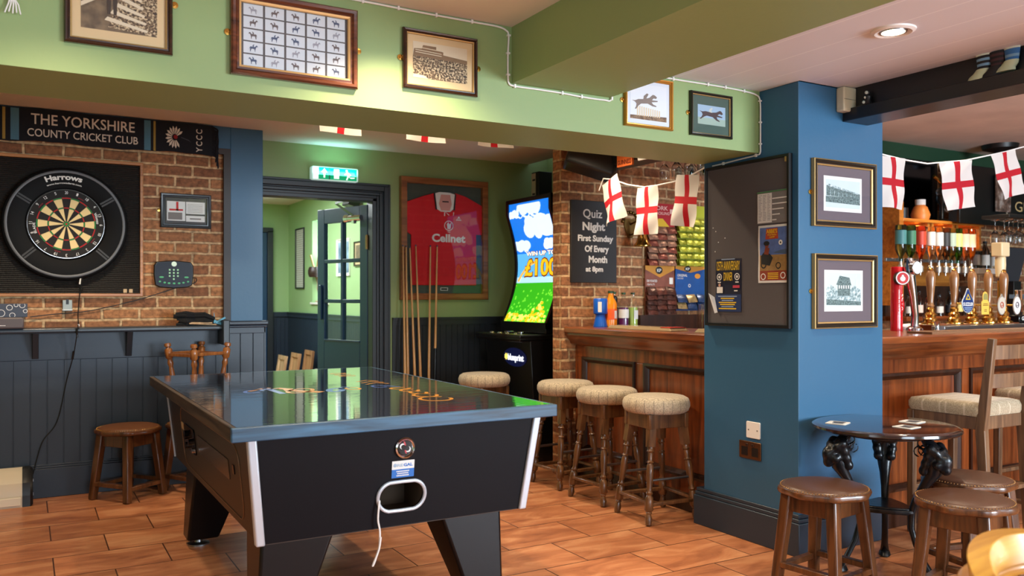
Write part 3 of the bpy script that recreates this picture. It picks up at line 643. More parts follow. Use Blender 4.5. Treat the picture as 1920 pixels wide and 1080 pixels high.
# ---- signed shirt in its box frame
t = thing('shirt_frame', 'large oak box frame holding a red football shirt on the green wall', 'picture', (3.103, YB, 1.766))
b = MB(); b.frame(-.408, .408, -.513, .513, [(0, 0), (0, -.045), (.006, -.05), (.05, -.05), (.054, -.044), (.054, 0)]); b.build('frame', wood('oak_frame', (112, 66, 34), (164, 104, 58), .35, 0, 1, .2), t, ang=25)
MB().box(-.36, .36, -.008, -.002, -.465, .465).build('backing_board', mat('grey_green_card', (66, 78, 70), .7), t, smooth=False)
SH = [(-.31, -.39), (.30, -.39), (.30, .05), (.365, .05), (.362, .30), (.20, .375), (.10, .40), (.075, .36), (0, .27), (-.075, .36), (-.10, .39), (-.20, .36), (-.362, .30), (-.362, .06), (-.31, .03)]
b = MB(); b.prism(SH, -.026, -.010); sh_ = b.build('shirt', mat('red_jersey', (212, 20, 34), .75, bump=.3, bscale=26), t, bev=.004)
b = MB(); b.prism([(-.10, .385), (-.055, .40), (.04, .40), (.095, .385), (.075, .26), (.045, .235), (-.04, .235), (-.085, .26)], -.032, -.02); b.m = 1; b.prism([(-.06, .30), (-.04, .38), (.045, .38), (.06, .30), (.04, .245), (-.04, .245)], -.034, -.03)
b.m = 2; b.prism([(-.108, .39), (-.097, .39), (-.078, .25), (-.09, .25)], -.036, -.03); b.prism([(.09, .39), (.101, .39), (.088, .25), (.074, .25)], -.036, -.03); b.flat(rect(-.03, .03, .315, .325), -.0355)
b.build('collar', [CLOTHW, mat('collar_lining', (220, 158, 150), .7), INK], sh_, smooth=False)
b = MB(); b.text('Cellnet', .035, -.02, .315, .066, -.0275, bold=.05); b.text('ERREA', .13, .165, .05, .012, -.0275, bold=.03)
b.ring2d(circle(.043, 28, .035, .118), circle(.037, 28, .035, .118), -.0275); b.flat([(.02, .09), (.05, .09), (.055, .12), (.06, .145), (.04, .13), (.03, .15), (.015, .13), (.02, .11)], -.0275); b.text('1986', .035, .06, .03, .010, -.0275)
b.flat(put([(0, 0), (.5, .25), (1, 0), (.7, .5), (.5, .9), (.3, .5)], .115, .18, .03, .025), -.0275)
b.flat([(-.01, .20), (0, .20), (0, .235), (-.008, .23)], -.0275); b.flat([(0, .235), (.035, .205), (.04, .21), (.004, .235)], -.0275); b.flat([(.075, .205), (.08, .205), (.085, .235), (.078, .235)], -.0275)
b.build('lettering', CLOTHW, sh_, smooth=False)
b = MB(); b.flat(rect(-.035, .035, -.435, -.41), -.009); b.m = 1; b.flat(rect(-.03, .03, -.431, -.414), -.0095); b.build('plaque', [PAPER, INK], t, smooth=False)
b = MB(); b.flat(rect(-.36, .36, -.465, .465), -.04); b.build('glass', GLASS, t, smooth=False)
# ---------------------------------------------------------------- left wall: scarf, darts, shelf things
t = tag(MB().box(-.14, .14, 0, 1, 0, 1).build('x', BLACK), 'x', 'x'); bpy.data.objects.remove(t)
sc = thing('wall_scarf', 'black woven club scarf hung along the top of the dart wall', 'scarf', (0, 6.145, 2.245))
SCB = mat('scarf_black', (16, 18, 26), .95, bump=.4, bscale=300); 
n = 60; b = MB()
def scz(u): return .010*math.sin(u*9)+.004*math.sin(u*31)
rs = []
for i in range(n+1):
    x = -.9+2.03*i/n; dz = scz(x); yy = -.006*math.sin(x*14)
    rs.append([(x, yy-.006, .015+dz*.6), (x, yy+.006, .015+dz*.6), (x, yy+.006, .222+dz*.25), (x, yy-.006, .222+dz*.25)])
b.rings(rs); b.build('scarf_body', SCB, sc, ang=50)
SC_Y = -.0135
for x0, x1, m in ((-.12, -.104, 0), (-.076, -.03, 1), (.694, .735, 1), (.752, .766, 0)):
    b = MB(); k = 6
    b.rings([[(x0, -.006*math.sin(x0*14)-.0068, .017+i*.2/k), (x1, -.006*math.sin(x1*14)-.0068, .017+i*.2/k)] for i in range(k+1)], caps=False)
    b.build('stripe', (mat('scarf_yellow', (206, 176, 90), .9), mat('scarf_blue', (110, 164, 190), .9))[m], sc, smooth=False)
WH = mat('scarf_white', (214, 204, 190), .9)
MB().text('THE YORKSHIRE', .335, .125, .60, .068, SC_Y, bold=.012).build('lettering', WH, sc, smooth=False); MB().text('COUNTY CRICKET CLUB', .335, .047, .64, .05, SC_Y, bold=.014).build('lettering', WH, sc, smooth=False); b = MB()
for i, ch in enumerate('YCCC'): b.text(ch, 0, 0, .030 if ch != 'Y' else .034, .04, SC_Y, bold=.02, fn=lambda p, q, i=i: (1.062-q, SC_Y, .045+i*.042+p))
b.build('lettering', WH, sc, smooth=False)
b = MB()
for k in range(13):
    a = math.radians(35+k*22); b.flat([(.885+.058*math.cos(a+d)*r, .118+.074*math.sin(a+d)*r) for d, r in ((-.10, .3), (-.15, .8), (0, 1.05), (.15, .8), (.10, .3))], SC_Y)
b.m = 1; b.flat(circle(.014, 16, .89, .12), SC_Y-.001); b.m = 2; b.flat([(.925, .117), (.975, .10), (.99, .09), (.975, .108), (.925, .124)], SC_Y)
b.build('rose_emblem', [WH, mat('emblem_red', (140, 24, 30), .9), mat('emblem_grey', (56, 60, 70), .9)], sc, smooth=False)
b = MB()
for k in range(26): 
    z = .02+k*.008; b.tube([(1.125, 0, z), (1.16+.01*random.random(), -.01*random.random(), z-.02), (1.15+.02*random.random(), -.012, z-.07-.05*random.random())], .005, 5)
b.build('fringe', SCB, sc)
# board of ribbed rubber in an oak frame
OAKF = wood('mat_frame_oak', (140, 84, 42), (200, 138, 80), .4, 0, 1, .1)
t = thing('dart_wall_mat', 'black ribbed rubber mat in an oak frame behind the dartboard', 'wall mat', (0, 6.198, 0))
m_, nt_, p_ = base('ribbed_rubber'); g_ = N(nt_, 'ShaderNodeNewGeometry'); s_ = N(nt_, 'ShaderNodeSeparateXYZ'); nt_.links.new(g_.outputs['Position'], s_.inputs[0])
a_ = N(nt_, 'ShaderNodeMath', operation='MULTIPLY'); nt_.links.new(s_.outputs['Z'], a_.inputs[0]); a_.inputs[1].default_value = 2*PI/.0125
k_ = N(nt_, 'ShaderNodeMath', operation='SINE'); nt_.links.new(a_.outputs[0], k_.inputs[0])
n_ = N(nt_, 'ShaderNodeTexNoise'); n_.inputs['Scale'].default_value = 70; nt_.links.new(g_.outputs['Position'], n_.inputs['Vector'])
q_ = N(nt_, 'ShaderNodeMath', operation='MULTIPLY_ADD'); nt_.links.new(n_.outputs['Fac'], q_.inputs[0]); q_.inputs[1].default_value = 2.5; nt_.links.new(k_.outputs[0], q_.inputs[2])
b_ = N(nt_, 'ShaderNodeBump'); b_.inputs['Strength'].default_value = .9; b_.inputs['Distance'].default_value = .006; nt_.links.new(q_.outputs[0], b_.inputs['Height']); nt_.links.new(b_.outputs[0], p_.inputs['Normal'])
p_.inputs['Base Color'].default_value = srgb(30, 30, 28); p_.inputs['Roughness'].default_value = .5
MB().box(-1.05, .675, -.014, 0, 1.30, 2.16).build('rubber_sheet', m_, t, smooth=False)
b = MB(); b.frame(-1.07, .692, 1.28, 2.178, [(0, 0), (0, -.028), (.004, -.03), (.018, -.03), (.02, -.026), (.02, 0)]); b.build('frame', OAKF, t, ang=25)
b = MB(); 
for x in (.57, .605): b.box(x, x+.022, -.022, -.014, 1.305, 1.33)
b.build('label', mat('tan_label', (190, 160, 120), .6), t, smooth=False)
# surround
DX, DZ = .233, 1.745
t = thing('dartboard_surround', 'round black foam dartboard surround with grey ring and white lettering', 'dartboard surround', (DX, 6.18, DZ))
b = MB()
prof = [(.2275, 0), (.2275, -.034), (.235, -.04), (.33, -.044), (.352, -.04), (.362, -.028), (.364, 0)]
b.rings([[(r*math.cos(2*PI*i/72), y, r*math.sin(2*PI*i/72)) for i in range(72)] for r, y in prof], caps=False)
b.build('foam_ring', mat('black_foam', (9, 9, 10), .7, spec=.2), t, ang=60)
b = MB(); b.rings([[(r*math.cos(2*PI*i/72), y, r*math.sin(2*PI*i/72)) for i in range(72)] for r, y in ((.328, -.0435), (.331, -.0465), (.342, -.0455), (.345, -.0415))], caps=False); b.build('grey_ring', mat('grey_ring', (98, 100, 102), .5), t, ang=60)
for a in (33, 147, 222, 318):
    b = MB()
    ca, sa = math.cos(math.radians(a)), math.sin(math.radians(a))
    for k, h in ((-.014, .011), (.003, .011)): b.flat([((r*ca-q*sa), (r*sa+q*ca)) for r, q in ((.238, k), (.325, k), (.325, k+h), (.238, k+h))], -.0452)
    b.build('grey_bar', mat('grey_bar', (52, 52, 52), .6), t, smooth=False)
def arc(r, a, y): return lambda p, q: ((r+q)*math.sin(a+p/r), y, (r+q)*math.cos(a+p/r))
b = MB(); b.text('Harrows', 0, 0, .205, .034, fn=arc(.285, -.05, -.0462), bold=.05); b.build('lettering', mat('print_white', (226, 224, 216), .6), t, smooth=False); b = MB(); b.text('www.harrowsdarts.com', 0, 0, .20, .011, fn=arc(.258, -.05, -.0458), bold=.03)
b.build('lettering', mat('print_white', (226, 224, 216), .6), t, smooth=False)
# board
t = thing('dartboard', 'round bristle dartboard with cream, red and green segments', 'dartboard', (DX, 6.17, DZ))
CREAM, DRED, DGRN, DBLK = mat('bristle_cream', (226, 200, 142), .8), mat('bristle_red', (178, 28, 32), .8), mat('bristle_green', (28, 128, 62), .8), mat('bristle_black', (20, 17, 15), .8)
b = MB(); b.cyl((0, .005, 0), (0, -.034, 0), .2255, n=72); b.build('bristle_disc', DBLK, t, ang=60)
b = MB(); nums = [20, 1, 18, 4, 13, 6, 10, 15, 2, 17, 3, 19, 7, 16, 8, 11, 14, 9, 12, 5]
def sect(r0, r1, k, y, m):
    a0 = PI/2-(k-.5)*PI/10; a1 = a0-PI/10; q = 4; A = [a0+(a1-a0)*i/q for i in range(q+1)]
    b.m = m; b.flat([(r0*math.cos(a), r0*math.sin(a)) for a in A]+[(r1*math.cos(a), r1*math.sin(a)) for a in reversed(A)], y)
for k in range(20):
    odd = k % 2
    sect(.016, .099, k, -.0345, 0 if odd else 3); sect(.107, .162, k, -.0345, 0 if odd else 3); sect(.099, .107, k, -.0348, 2 if odd else 1); sect(.162, .170, k, -.0348, 2 if odd else 1)
b.m = 2; b.flat(circle(.016, 24), -.035); b.m = 1; b.flat(circle(.0065, 16), -.0356)
b.build('segments', [CREAM, DRED, DGRN, DBLK], t, smooth=False)
b = MB()
for r in (.170, .162, .107, .099, .016): b.tube([(r*math.cos(2*PI*i/60), -.0362, r*math.sin(2*PI*i/60)) for i in range(60)], .0006, 4, closed=True)
for k in range(20):
    a = (k+.5)*PI/10; b.tube([(.016*math.cos(a), -.0362, .016*math.sin(a)), (.172*math.cos(a), -.0362, .172*math.sin(a))], .0006, 4)
b.build('wire_spider', STEEL, t)
b = MB(); b.tube([(.2195*math.cos(2*PI*i/72), -.0365, .2195*math.sin(2*PI*i/72)) for i in range(72)], .0014, 5, closed=True); b.build('number_ring', CHROME, t)
b = MB()
for k, v in enumerate(nums): b.text(str(v), 0, 0, .017 if v > 9 and v != 11 else (.014 if v == 11 else .010), .019, fn=arc(.192, k*PI/10, -.0372), bold=.015)
b.text('BLADE', 0, 0, .066, .014, fn=arc(.176, math.radians(-100), -.0356), bold=.03); b.text('Winmau', 0, 0, .07, .016, fn=arc(.174, math.radians(76), -.0356), bold=.03)
b.build('number_lettering', mat('numeral_white', (214, 214, 210), .5), t, smooth=False)
b = MB()
for a in (-52, 27, 124, 196): b.text('ooo', 0, 0, .035, .010, fn=arc(.18, math.radians(a), -.0356), bold=.01)
b.build('red_print', mat('mark_red', (150, 30, 40), .7), t, smooth=False)
# cable of the surround light, cable of the scorer
def cable(name, label, pts, r, m, cat='cable', parts=None, lbl=None):
    P = [Vector(p) for p in pts]; out = []
    for i in range(len(P)-1):
        p0, p1, p2, p3 = P[max(0, i-1)], P[i], P[i+1], P[min(len(P)-1, i+2)]
        for k in range(6):
            t = k/6; out.append(.5*((2*p1)+(-p0+p2)*t+(2*p0-5*p1+4*p2-p3)*t*t+(-p0+3*p1-3*p2+p3)*t**3))
    out.append(P[-1]); b = MB(); b.tube(out, r, 6)
    return tag(b.build(name, m), label, cat)
o = cable('power_cable', 'thin black cable hanging from the dartboard down to the heater', [(.325, 6.135, 1.40), (.31, 6.15, 1.30), (.30, 6.16, 1.16), (.295, 6.01, 1.11), (.285, 6.005, 1.03), (.27, 6.09, .90), (.235, 6.155, .74), (.18, 6.155, .48), (.10, 6.15, .36), (.06, 6.14, .22), (.045, 6.12, .16)], .0035, BLACK)
b = MB(); b.box(.291, .301, 6.0, 6.01, 1.092, 1.105); b.build('joint_sleeve', WHITE, o)
b = MB(); b.cyl((.284, 6.005, 1.08), (.289, 6.008, 1.02), .006); b.cyl((.272, 6.08, .93), (.266, 6.10, .88), .007); b.build('inline_plug', BLACK, o)
cable('scorer_cable', 'thin black cable drooping across the brick from the dart scorer', [(1.005, 6.165, 1.41), (1.03, 6.17, 1.405), (1.02, 6.175, 1.375), (.92, 6.19, 1.345), (.70, 6.19, 1.27), (.5, 6.19, 1.215), (.33, 6.19, 1.18), (.15, 6.19, 1.165), (.03, 6.18, 1.15)], .003, BLACK)
b = MB(); b.tube([(.325, 0, .17), (.322, -.01, .15), (.318, -.012, .10)], .0025, 6); b.flat
o = tag(MB().cyl((.318, 6.15, 1.42), (.31, 6.15, 1.36), .004, .006).build('cable_tag', WHITE), 'small white tag tied below the dartboard surround', 'tag')
# scorer
t = thing('dart_scorer', 'black electronic dart scorer with green keys on the brick wall', 'scorer', (.885, 6.198, 1.432))
SCO = [(-.118, -.075), (-.085, -.09), (0, -.096), (.085, -.09), (.118, -.075), (.128, .0), (.126, .06), (.11, .085), (0, .095), (-.11, .085), (-.126, .06), (-.128, 0)]
b = MB(); b.prism(SCO, -.032, 0); b.build('case', BLACK, t, bev=.006)
b = MB(); b.prism([(x*.93, z*.92) for x, z in SCO], -.0345, -.031); b.build('face_panel', mat('scorer_face', (16, 22, 38), .4, spec=.25), t, smooth=False)
GK = mat('key_green', (70, 170, 110), .5)
for r_ in range(4):
    for c_ in range(3):
        if r_ < 3 or c_ == 1:
            o = MB().cbox((-.028+c_*.026, -.036, .03-r_*.021), (.011, .004, .011)).build('key', mat('key_pale', (170, 226, 180), .5), t, bev=.001)
b = MB()
for x, z, w_ in ((-.08, -.02, .03), (.08, -.02, .03), (-.09, -.05, .014), (-.06, -.057, .016), (-.032, -.061, .018), (0, -.062, .018), (.032, -.061, .018), (.06, -.057, .016), (.09, -.05, .014)): b.prism([(x+w_/2*math.cos(q*PI/5), z+.006*math.sin(q*PI/5)) for q in range(10)], -.0375, -.033)
b.build('key_row', GK, t, smooth=False)
b = MB(); b.prism(circle(.017, 20, 0, .07), -.037, -.033); b.build('badge', mat('badge_silver', (170, 175, 150), .35, .5), t)
b = MB(); b.frame(-.121, .121, -.082, .086, [(0, -.031), (0, -.0352), (.003, -.0352), (.003, -.031)]); 
# bracket on the brick, boxes, cloth on the shelf
t = thing('wall_fitting', 'small grey metal fitting with black slot below the dart mat', 'fitting', (.24, 6.2, 1.222)); MB().box(-.028, .028, -.03, 0, -.036, .036).build('plate', mat('grey_metal', (150, 156, 150), .4, .3), t, bev=.003)
b = MB(); b.box(-.008, .008, -.0325, -.029, .008, .04); b.build('slot', BLACK, t, smooth=False)
b = MB(); b.box(-.03, .03, -.034, -.028, -.03, -.026); b.build('lip', WHITE, t, smooth=False)
o = tag(MB().box(-.42, -.003, 5.99, 6.15, 1.083, 1.153).build('storage_case', mat('grey_brown_case', (84, 74, 74), .5), bev=.01), 'grey brown case at the left end of the dart shelf', 'case')
b = MB(); b.text('HP', -.138, 1.128, .016, .010, 5.9885, bold=.02); b.flat(rect(-.15, -.10, 1.102, 1.105), 5.9885); bo = b.build('lettering', CLOTHW, o, smooth=False)
t = thing('gift_box', 'dark blue box with white ring pattern on top of the grey case', 'box', (0, 0, 0))
MB().box(-.40, .016, 6.03, 6.17, 1.153, 1.236).build('box_body', mat('box_slate', (58, 64, 78), .5), t, bev=.002)
b = MB(); random.seed(3)
for cx, cz, r in ((-.08, 1.212, .017), (-.045, 1.228, .012), (-.012, 1.225, .016), (-.125, 1.178, .022), (-.065, 1.165, .016), (.004, 1.19, .012)):
    pts = lambda R: [(cx+R*math.cos(2*PI*i/24), min(1.234, max(1.155, cz+R*math.sin(2*PI*i/24)))) for i in range(24)]
    b.ring2d(pts(r), pts(r-.0028), 6.0288)
b.build('ring_pattern', CLOTHW, t, smooth=False)
b = MB(); random.seed(5)
for k in range(7):
    z = 1.092+.012*k; y0 = 6.06+.02*math.sin(k*2); b.tube([(.885+.02*math.sin(k), y0, z), (.94, y0-.03, z+.006*math.cos(k)), (1.0, y0+.01, z-.004), (1.06, y0-.02, z*1.0), (1.13, y0, z-.006-.004*k)], [.008, .013, .012, .011, .006], 8)
t = thing('dart_cloth', 'crumpled black cloth with two sticks on the dark shelf end', 'cloth'); b.build('cloth', mat('black_cloth', (14, 14, 16), .9), t)
b = MB(); b.tube([(.96, 6.02, 1.098), (1.14, 6.04, 1.088)], .004, 6); b.tube([(.95, 6.03, 1.104), (1.11, 6.03, 1.10)], .004, 6); b.build('stick', PALEW, t)
t = tag(MB().box(0, 0.001, 0, .001, 0, .001).build('x', BLACK), 'x', 'x'); bpy.data.objects.remove(t)
b = MB(); b.cbox((1.155, 6.05, 1.10), (.07, .03, .022), Matrix.Rotation(.3, 3, 'Y')); b.cbox((1.165, 6.04, 1.118), (.075, .02, .012), Matrix.Rotation(-.5, 3, 'Y')); b.cyl((1.13, 6.05, 1.11), (1.125, 6.05, 1.17), .004, .002)
tag(b.build('spring_clip', mat('clip_blue', (74, 150, 180), .4), bev=.003), 'light blue plastic clip beside the black cloth on the shelf', 'clip')
# heater by the skirting
t = thing('plinth_heater', 'cream curved floor heater with black end panel beside the skirting', 'heater', (0, 0, 0))
HP_ = [(6.13, .0), (6.13, .205), (6.115, .215), (6.05, .20), (5.975, .14), (5.95, .07), (5.95, .065), (5.945, .0)]
b = MB(); b.rings([[(x, y, z) for y, z in HP_] for x in (-.9, -.012)]); b.build('heater_body', mat('heater_cream', (206, 192, 168), .35), t, ang=30)
b = MB(); b.rings([[(x, 6.04+(y-6.04)*k, .1+(z-.1)*k+.0) for y, z in HP_] for x, k in ((-.012, 1.02), (.03, 1.02), (.045, .9))]); o = b.build('end_panel', BLACK, t, ang=30)
b = MB(); b.box(-.9, -.02, 5.938, 5.947, .012, .06); b.build('front_rail', mat('heater_rail', (232, 222, 200), .3), t, bev=.002)
b = MB(); 
for z in (.145, .06): b.cbox((.046, 6.02, z), (.004, .022, .016))
b.build('switch', STEEL, o, smooth=False)
# ---------------------------------------------------------------- pool table under its board cover
TX0, TX1, TY0, TY1, TZ = .583, 1.845, 2.842, 4.935, .85
pt = thing('pool_table', 'large pool table under a dark glossy cover with worn blue edge', 'pool table', (0, 0, 0))
def ctop():
    m, nt, p = base('cover_laminate'); L = nt.links.new
    g = N(nt, 'ShaderNodeNewGeometry'); n = N(nt, 'ShaderNodeTexNoise'); n.inputs['Scale'].default_value = 3; L(g.outputs['Position'], n.inputs['Vector'])
    mp = N(nt, 'ShaderNodeMapping'); mp.inputs['Scale'].default_value = (1, 7, 1); L(g.outputs['Position'], mp.inputs['Vector'])
    n2 = N(nt, 'ShaderNodeTexNoise'); n2.inputs['Scale'].default_value = 5; L(mp.outputs[0], n2.inputs['Vector'])
    bp = N(nt, 'ShaderNodeBump'); bp.inputs['Strength'].default_value = .05; bp.inputs['Distance'].default_value = .01; L(n2.outputs['Fac'], bp.inputs['Height']); L(bp.outputs[0], p.inputs['Normal'])
    p.inputs['Base Color'].default_value = srgb(56, 62, 80); p.inputs['Roughness'].default_value = .07; p.inputs['Specular IOR Level'].default_value = 1.0; p.inputs['Coat Weight'].default_value = 1; p.inputs['Coat IOR'].default_value = 1.7; p.inputs['Coat Roughness'].default_value = .03; L(bp.outputs[0], p.inputs['Coat Normal'])
    return m
BLUEW = wood('worn_blue_edge', (12, 30, 48), (60, 108, 142), .45, 0, 1.2, .1)
b = MB(); b.box(TX0+.02, TX1-.02, TY0+.02, TY1-.02, .803, TZ); b.build('cover_board', ctop(), pt, smooth=False)
b = MB(); b.box(TX0, TX1, TY0, TY0+.02, .802, TZ-.0005); b.box(TX1-.02, TX1, TY0+.02, TY1, .802, TZ-.0005); b.box(TX0, TX1-.02, TY1-.02, TY1, .802, TZ-.0005); b.build('edging', BLUEW, pt, bev=.004, smooth=False, seg=3)
b = MB(); b.box(TX0, TX0+.02, TY0+.02, TY1-.02, .802, TZ-.0005); b.build('edging', wood('worn_dark_edge', (24, 18, 14), (92, 72, 52), .5, 1, 1.2, 0, contrast=(.35, .85)), pt, bev=.004, smooth=False)
# painted motif on the cover: ribbons of blue and orange
def ribbon(b, pts, wd, z=TZ+.0004):
    P = [Vector((x, y, z)) for x, y in pts]; L, R = [], []
    for i, p in enumerate(P):
        t = (P[min(i+1, len(P)-1)]-P[max(i-1, 0)]).normalized(); n = Vector((-t.y, t.x, 0)); ww = wd[i] if isinstance(wd, list) else wd
        L.append(p+n*ww/2); R.append(p-n*ww/2)
    k = len(P); b.add(L+R, [(i, i+1, k+i+1, k+i) for i in range(k-1)])
def loop(cx, cy, rx, ry, a0=0, a1=360, n=20, tilt=0): 
    out = []
    for i in range(n+1):
        a = math.radians(a0+(a1-a0)*i/n); x, y = rx*math.cos(a), ry*math.sin(a); t = math.radians(tilt); out.append((cx+x*math.cos(t)-y*math.sin(t), cy+x*math.sin(t)+y*math.cos(t)))
    return out
OR = mat('motif_orange', (232, 160, 66), .3, coat=.6); BL = mat('motif_blue', (92, 128, 214), .3, coat=.6)
b = MB()
for c in ((1.50, 3.25, .065, .075), (1.515, 3.39, .05, .06), (1.53, 3.50, .035, .05), (1.53, 3.60, .04, .045), (1.525, 3.70, .045, .04)): ribbon(b, loop(*c, 40, 360), .016)
for y in (3.95, 4.02, 4.09): ribbon(b, [(1.45, y), (1.52, y+.05), (1.56, y-.02)], .016)
for y in (4.42, 4.50, 4.58): ribbon(b, loop(1.52, y, .045, .03, 20, 320), .016)
ribbon(b, [(1.02, 3.99), (1.06, 3.93), (1.05, 3.86), (1.10, 3.80), (1.16, 3.73)], .05); ribbon(b, loop(1.09, 3.83, .05, .09, 0, 360, tilt=-35), .02)
ribbon(b, [(.88, 3.92), (.96, 4.00), (1.0, 4.02)], .025); ribbon(b, loop(1.33, 3.80, .03, .05, 0, 360), .014)
b.build('orange_print', OR, pt, smooth=False)
b = MB(); ribbon(b, loop(.90, 3.91, .035, .06, 20, 340, tilt=-30), .018); ribbon(b, [(.97, 4.03), (.985, 3.92), (.992, 3.75)], .03); ribbon(b, [(.93, 3.98), (.97, 3.95), (1.03, 3.96)], .02)
ribbon(b, loop(1.24, 3.78, .03, .07, 0, 360, tilt=-20), .03); ribbon(b, loop(1.30, 3.84, .02, .05, 0, 300, tilt=-20), .014); ribbon(b, loop(1.47, 3.83, .03, .05, 0, 320), .014); ribbon(b, [(1.50, 3.86), (1.53, 3.80), (1.55, 3.76)], .016)
b.build('blue_print', BL, pt, smooth=False)
# the tapered cabinet
VIN = mat('black_vinyl', (11, 10, 15), .5, bump=.05, bscale=90, spec=.15); VINB = mat('warm_lit_side', (30, 20, 14), .4, spec=.35)  # sides browner than the front: warm lamp light put into the colour
AL = mat('silver_corner', (196, 204, 214), .38, .35)
bx0, bx1, by0, by1 = .662, 1.790, 2.91, 4.87; cx0, cx1, cy0, cy1 = .702, 1.745, 2.955, 4.825; ZB, ZT = .425, .803
def lerp(z): t = (z-ZB)/(ZT-ZB); return cx0+(bx0-cx0)*t, cx1+(bx1-cx1)*t, cy0+(by0-cy0)*t, cy1+(by1-cy1)*t
# front panel with an oval hole
def frontpt(u, z): x0, x1, y0, y1 = lerp(z); return (x0+(x1-x0)*u, y0, z)
HX, HZ, HW, HH = 1.217, .538, .094, .055
n = 32; hole = []
for i in range(n):
    a = 2*PI*i/n; q = math.cos(a); hole.append((HX+(HW-HH)*(1 if q > 1e-6 else -1 if q < -1e-6 else 0)+HH*q, HZ+HH*math.sin(a)))
b = MB(); out = []
for x, z in hole:
    dx, dz = x-HX, z-HZ; best = 1e9
    for lim, comp in ((1.74-HX, dx), (HX-.70, -dx)): 
        if comp > 1e-6: best = min(best, lim/comp)
    for lim, comp in ((ZT-HZ, dz), (HZ-ZB, -dz)):
        if comp > 1e-6: best = min(best, lim/comp)
    out.append([HX+dx*best, HZ+dz*best])
for X, Z in ((.70, ZT), (1.74, ZT), (.70, ZB), (1.74, ZB)):
    k = min(range(n), key=lambda i: (out[i][0]-X)**2+(out[i][1]-Z)**2); out[k] = [X, Z]
def onfront(x, z, d=0): 
    t = (z-ZB)/(ZT-ZB); X0, X1, Y0, _ = lerp(z); x_ = X0+(x-.70)/(1.74-.70)*(X1-X0) if d == 0 else x
    return (x_, Y0-d, z)
vs = [onfront(*p) for p in out]+[(p[0], lerp(p[1])[2], p[1]) for p in hole]+[(p[0], lerp(p[1])[2]+.02, p[1]) for p in hole]
b.add(vs, [(i, (i+1) % n, n+(i+1) % n, n+i) for i in range(n)]+[(n+i, n+(i+1) % n, 2*n+(i+1) % n, 2*n+i) for i in range(n)])
b.build('front_panel', VIN, pt, smooth=False)
def side(pts, m, name):
    return MB().add(pts, [(0, 1, 2, 3)]).build(name, m, pt, smooth=False)
o = MB(); o.hexa([(cx0, cy0, ZB), (cx0+.02, cy0, ZB), (cx0+.02, cy1, ZB), (cx0, cy1, ZB)], [(bx0, by0, ZT), (bx0+.02, by0, ZT), (bx0+.02, by1, ZT), (bx0, by1, ZT)]); lside = o.build('side_panel', VINB, pt, smooth=False)
o = MB(); o.hexa([(cx1-.02, cy0, ZB), (cx1, cy0, ZB), (cx1, cy1, ZB), (cx1-.02, cy1, ZB)], [(bx1-.02, by0, ZT), (bx1, by0, ZT), (bx1, by1, ZT), (bx1-.02, by1, ZT)]); o.build('side_panel', VINB, pt, smooth=False)
o = MB(); o.hexa([(cx0, cy1-.02, ZB), (cx1, cy1-.02, ZB), (cx1, cy1, ZB), (cx0, cy1, ZB)], [(bx0, by1-.02, ZT), (bx1, by1-.02, ZT), (bx1, by1, ZT), (bx0, by1, ZT)]); o.build('end_panel', VIN, pt, smooth=False)
MB().box(cx0+.005, cx1-.005, cy0+.004, cy1-.02, ZB-.004, ZB+.012).build('bottom_board', mat('raw_board', (60, 42, 30), .7), pt, smooth=False)
b = MB(); b.box(1.10, 1.34, 3.16, 3.18, .44, .66); b.box(1.10, 1.12, 2.98, 3.16, .44, .66); b.box(1.32, 1.34, 2.98, 3.16, .44, .66); b.box(1.10, 1.34, 2.98, 3.16, .44, .455); b.build('return_box', mat('return_box_wood', (96, 74, 56), .7), pt, smooth=False)
for x0, x1, sg in ((bx0, cx0, -1), (bx1, cx1, 1)):
    b = MB(); b.hexa([(x1-.016, cy0-.011, ZB-.004), (x1+.016, cy0-.011, ZB-.004), (x1+.016, cy0+.02, ZB-.004), (x1-.016, cy0+.02, ZB-.004)], [(x0-.016, by0-.011, ZT), (x0+.016, by0-.011, ZT), (x0+.016, by0+.02, ZT), (x0-.016, by0+.02, ZT)])
    b.build('corner_strip', AL, pt, bev=.006, seg=3)
for x0, x1 in ((bx0, cx0), (bx1, cx1)):
    MB().bar((x0-.001, by1, ZT), (x1-.001, cy1, ZB), .012, .012).build('corner_strip', AL, pt)
b = MB(); b.tube([(x, lerp(z)[2]-.004, z) for x, z in hole], .007, 8, closed=True); b.build('slot_rim', AL, pt)
b = MB(); CY = lerp(.72)[2]
b.rings([[(1.222+r*math.cos(2*PI*i/32), CY-y-(.002 if r < 1 else 0), .720+r*math.sin(2*PI*i/32)) for i in range(32)] for r, y in ((.039, -.006), (.039, .006), (.034, .010), (.029, .005), (.027, .002))], caps=False); lg = b.build('ball_badge', CHROME, pt, ang=50)
b = MB(); f = lambda pts, y: b.flat([(1.222+x, .720+z) for x, z in pts], CY-y)
b.m = 0; f(circle(.0285, 28), .005); b.m = 1; f(circle(.011, 18, -.011, .006), .0055); f(circle(.011, 18, .011, -.006), .0056); b.m = 0; f(circle(.009, 18, -.008, .003), .006); f(circle(.009, 18, .008, -.003), .006); b.m = 2; f([(-.008, .024), (-.002, .024), (.003, .01), (-.002, .006)], .006); f([(.0, -.02), (.006, -.022), (.002, -.008), (-.004, -.008)], .006); b.m = 3
b.text('SUPREME POOL', 0, 0, .062, .006, fn=lambda p, q: (1.222+(.030+q)*math.sin(p/.033), CY-.0105, .720+(.030+q)*math.cos(p/.033)), bold=.03)
b.build('emblem', [BLACKG, PAPER, mat('badge_red', (190, 40, 50), .4), mat('badge_pink', (216, 110, 120), .4)], lg, smooth=False)
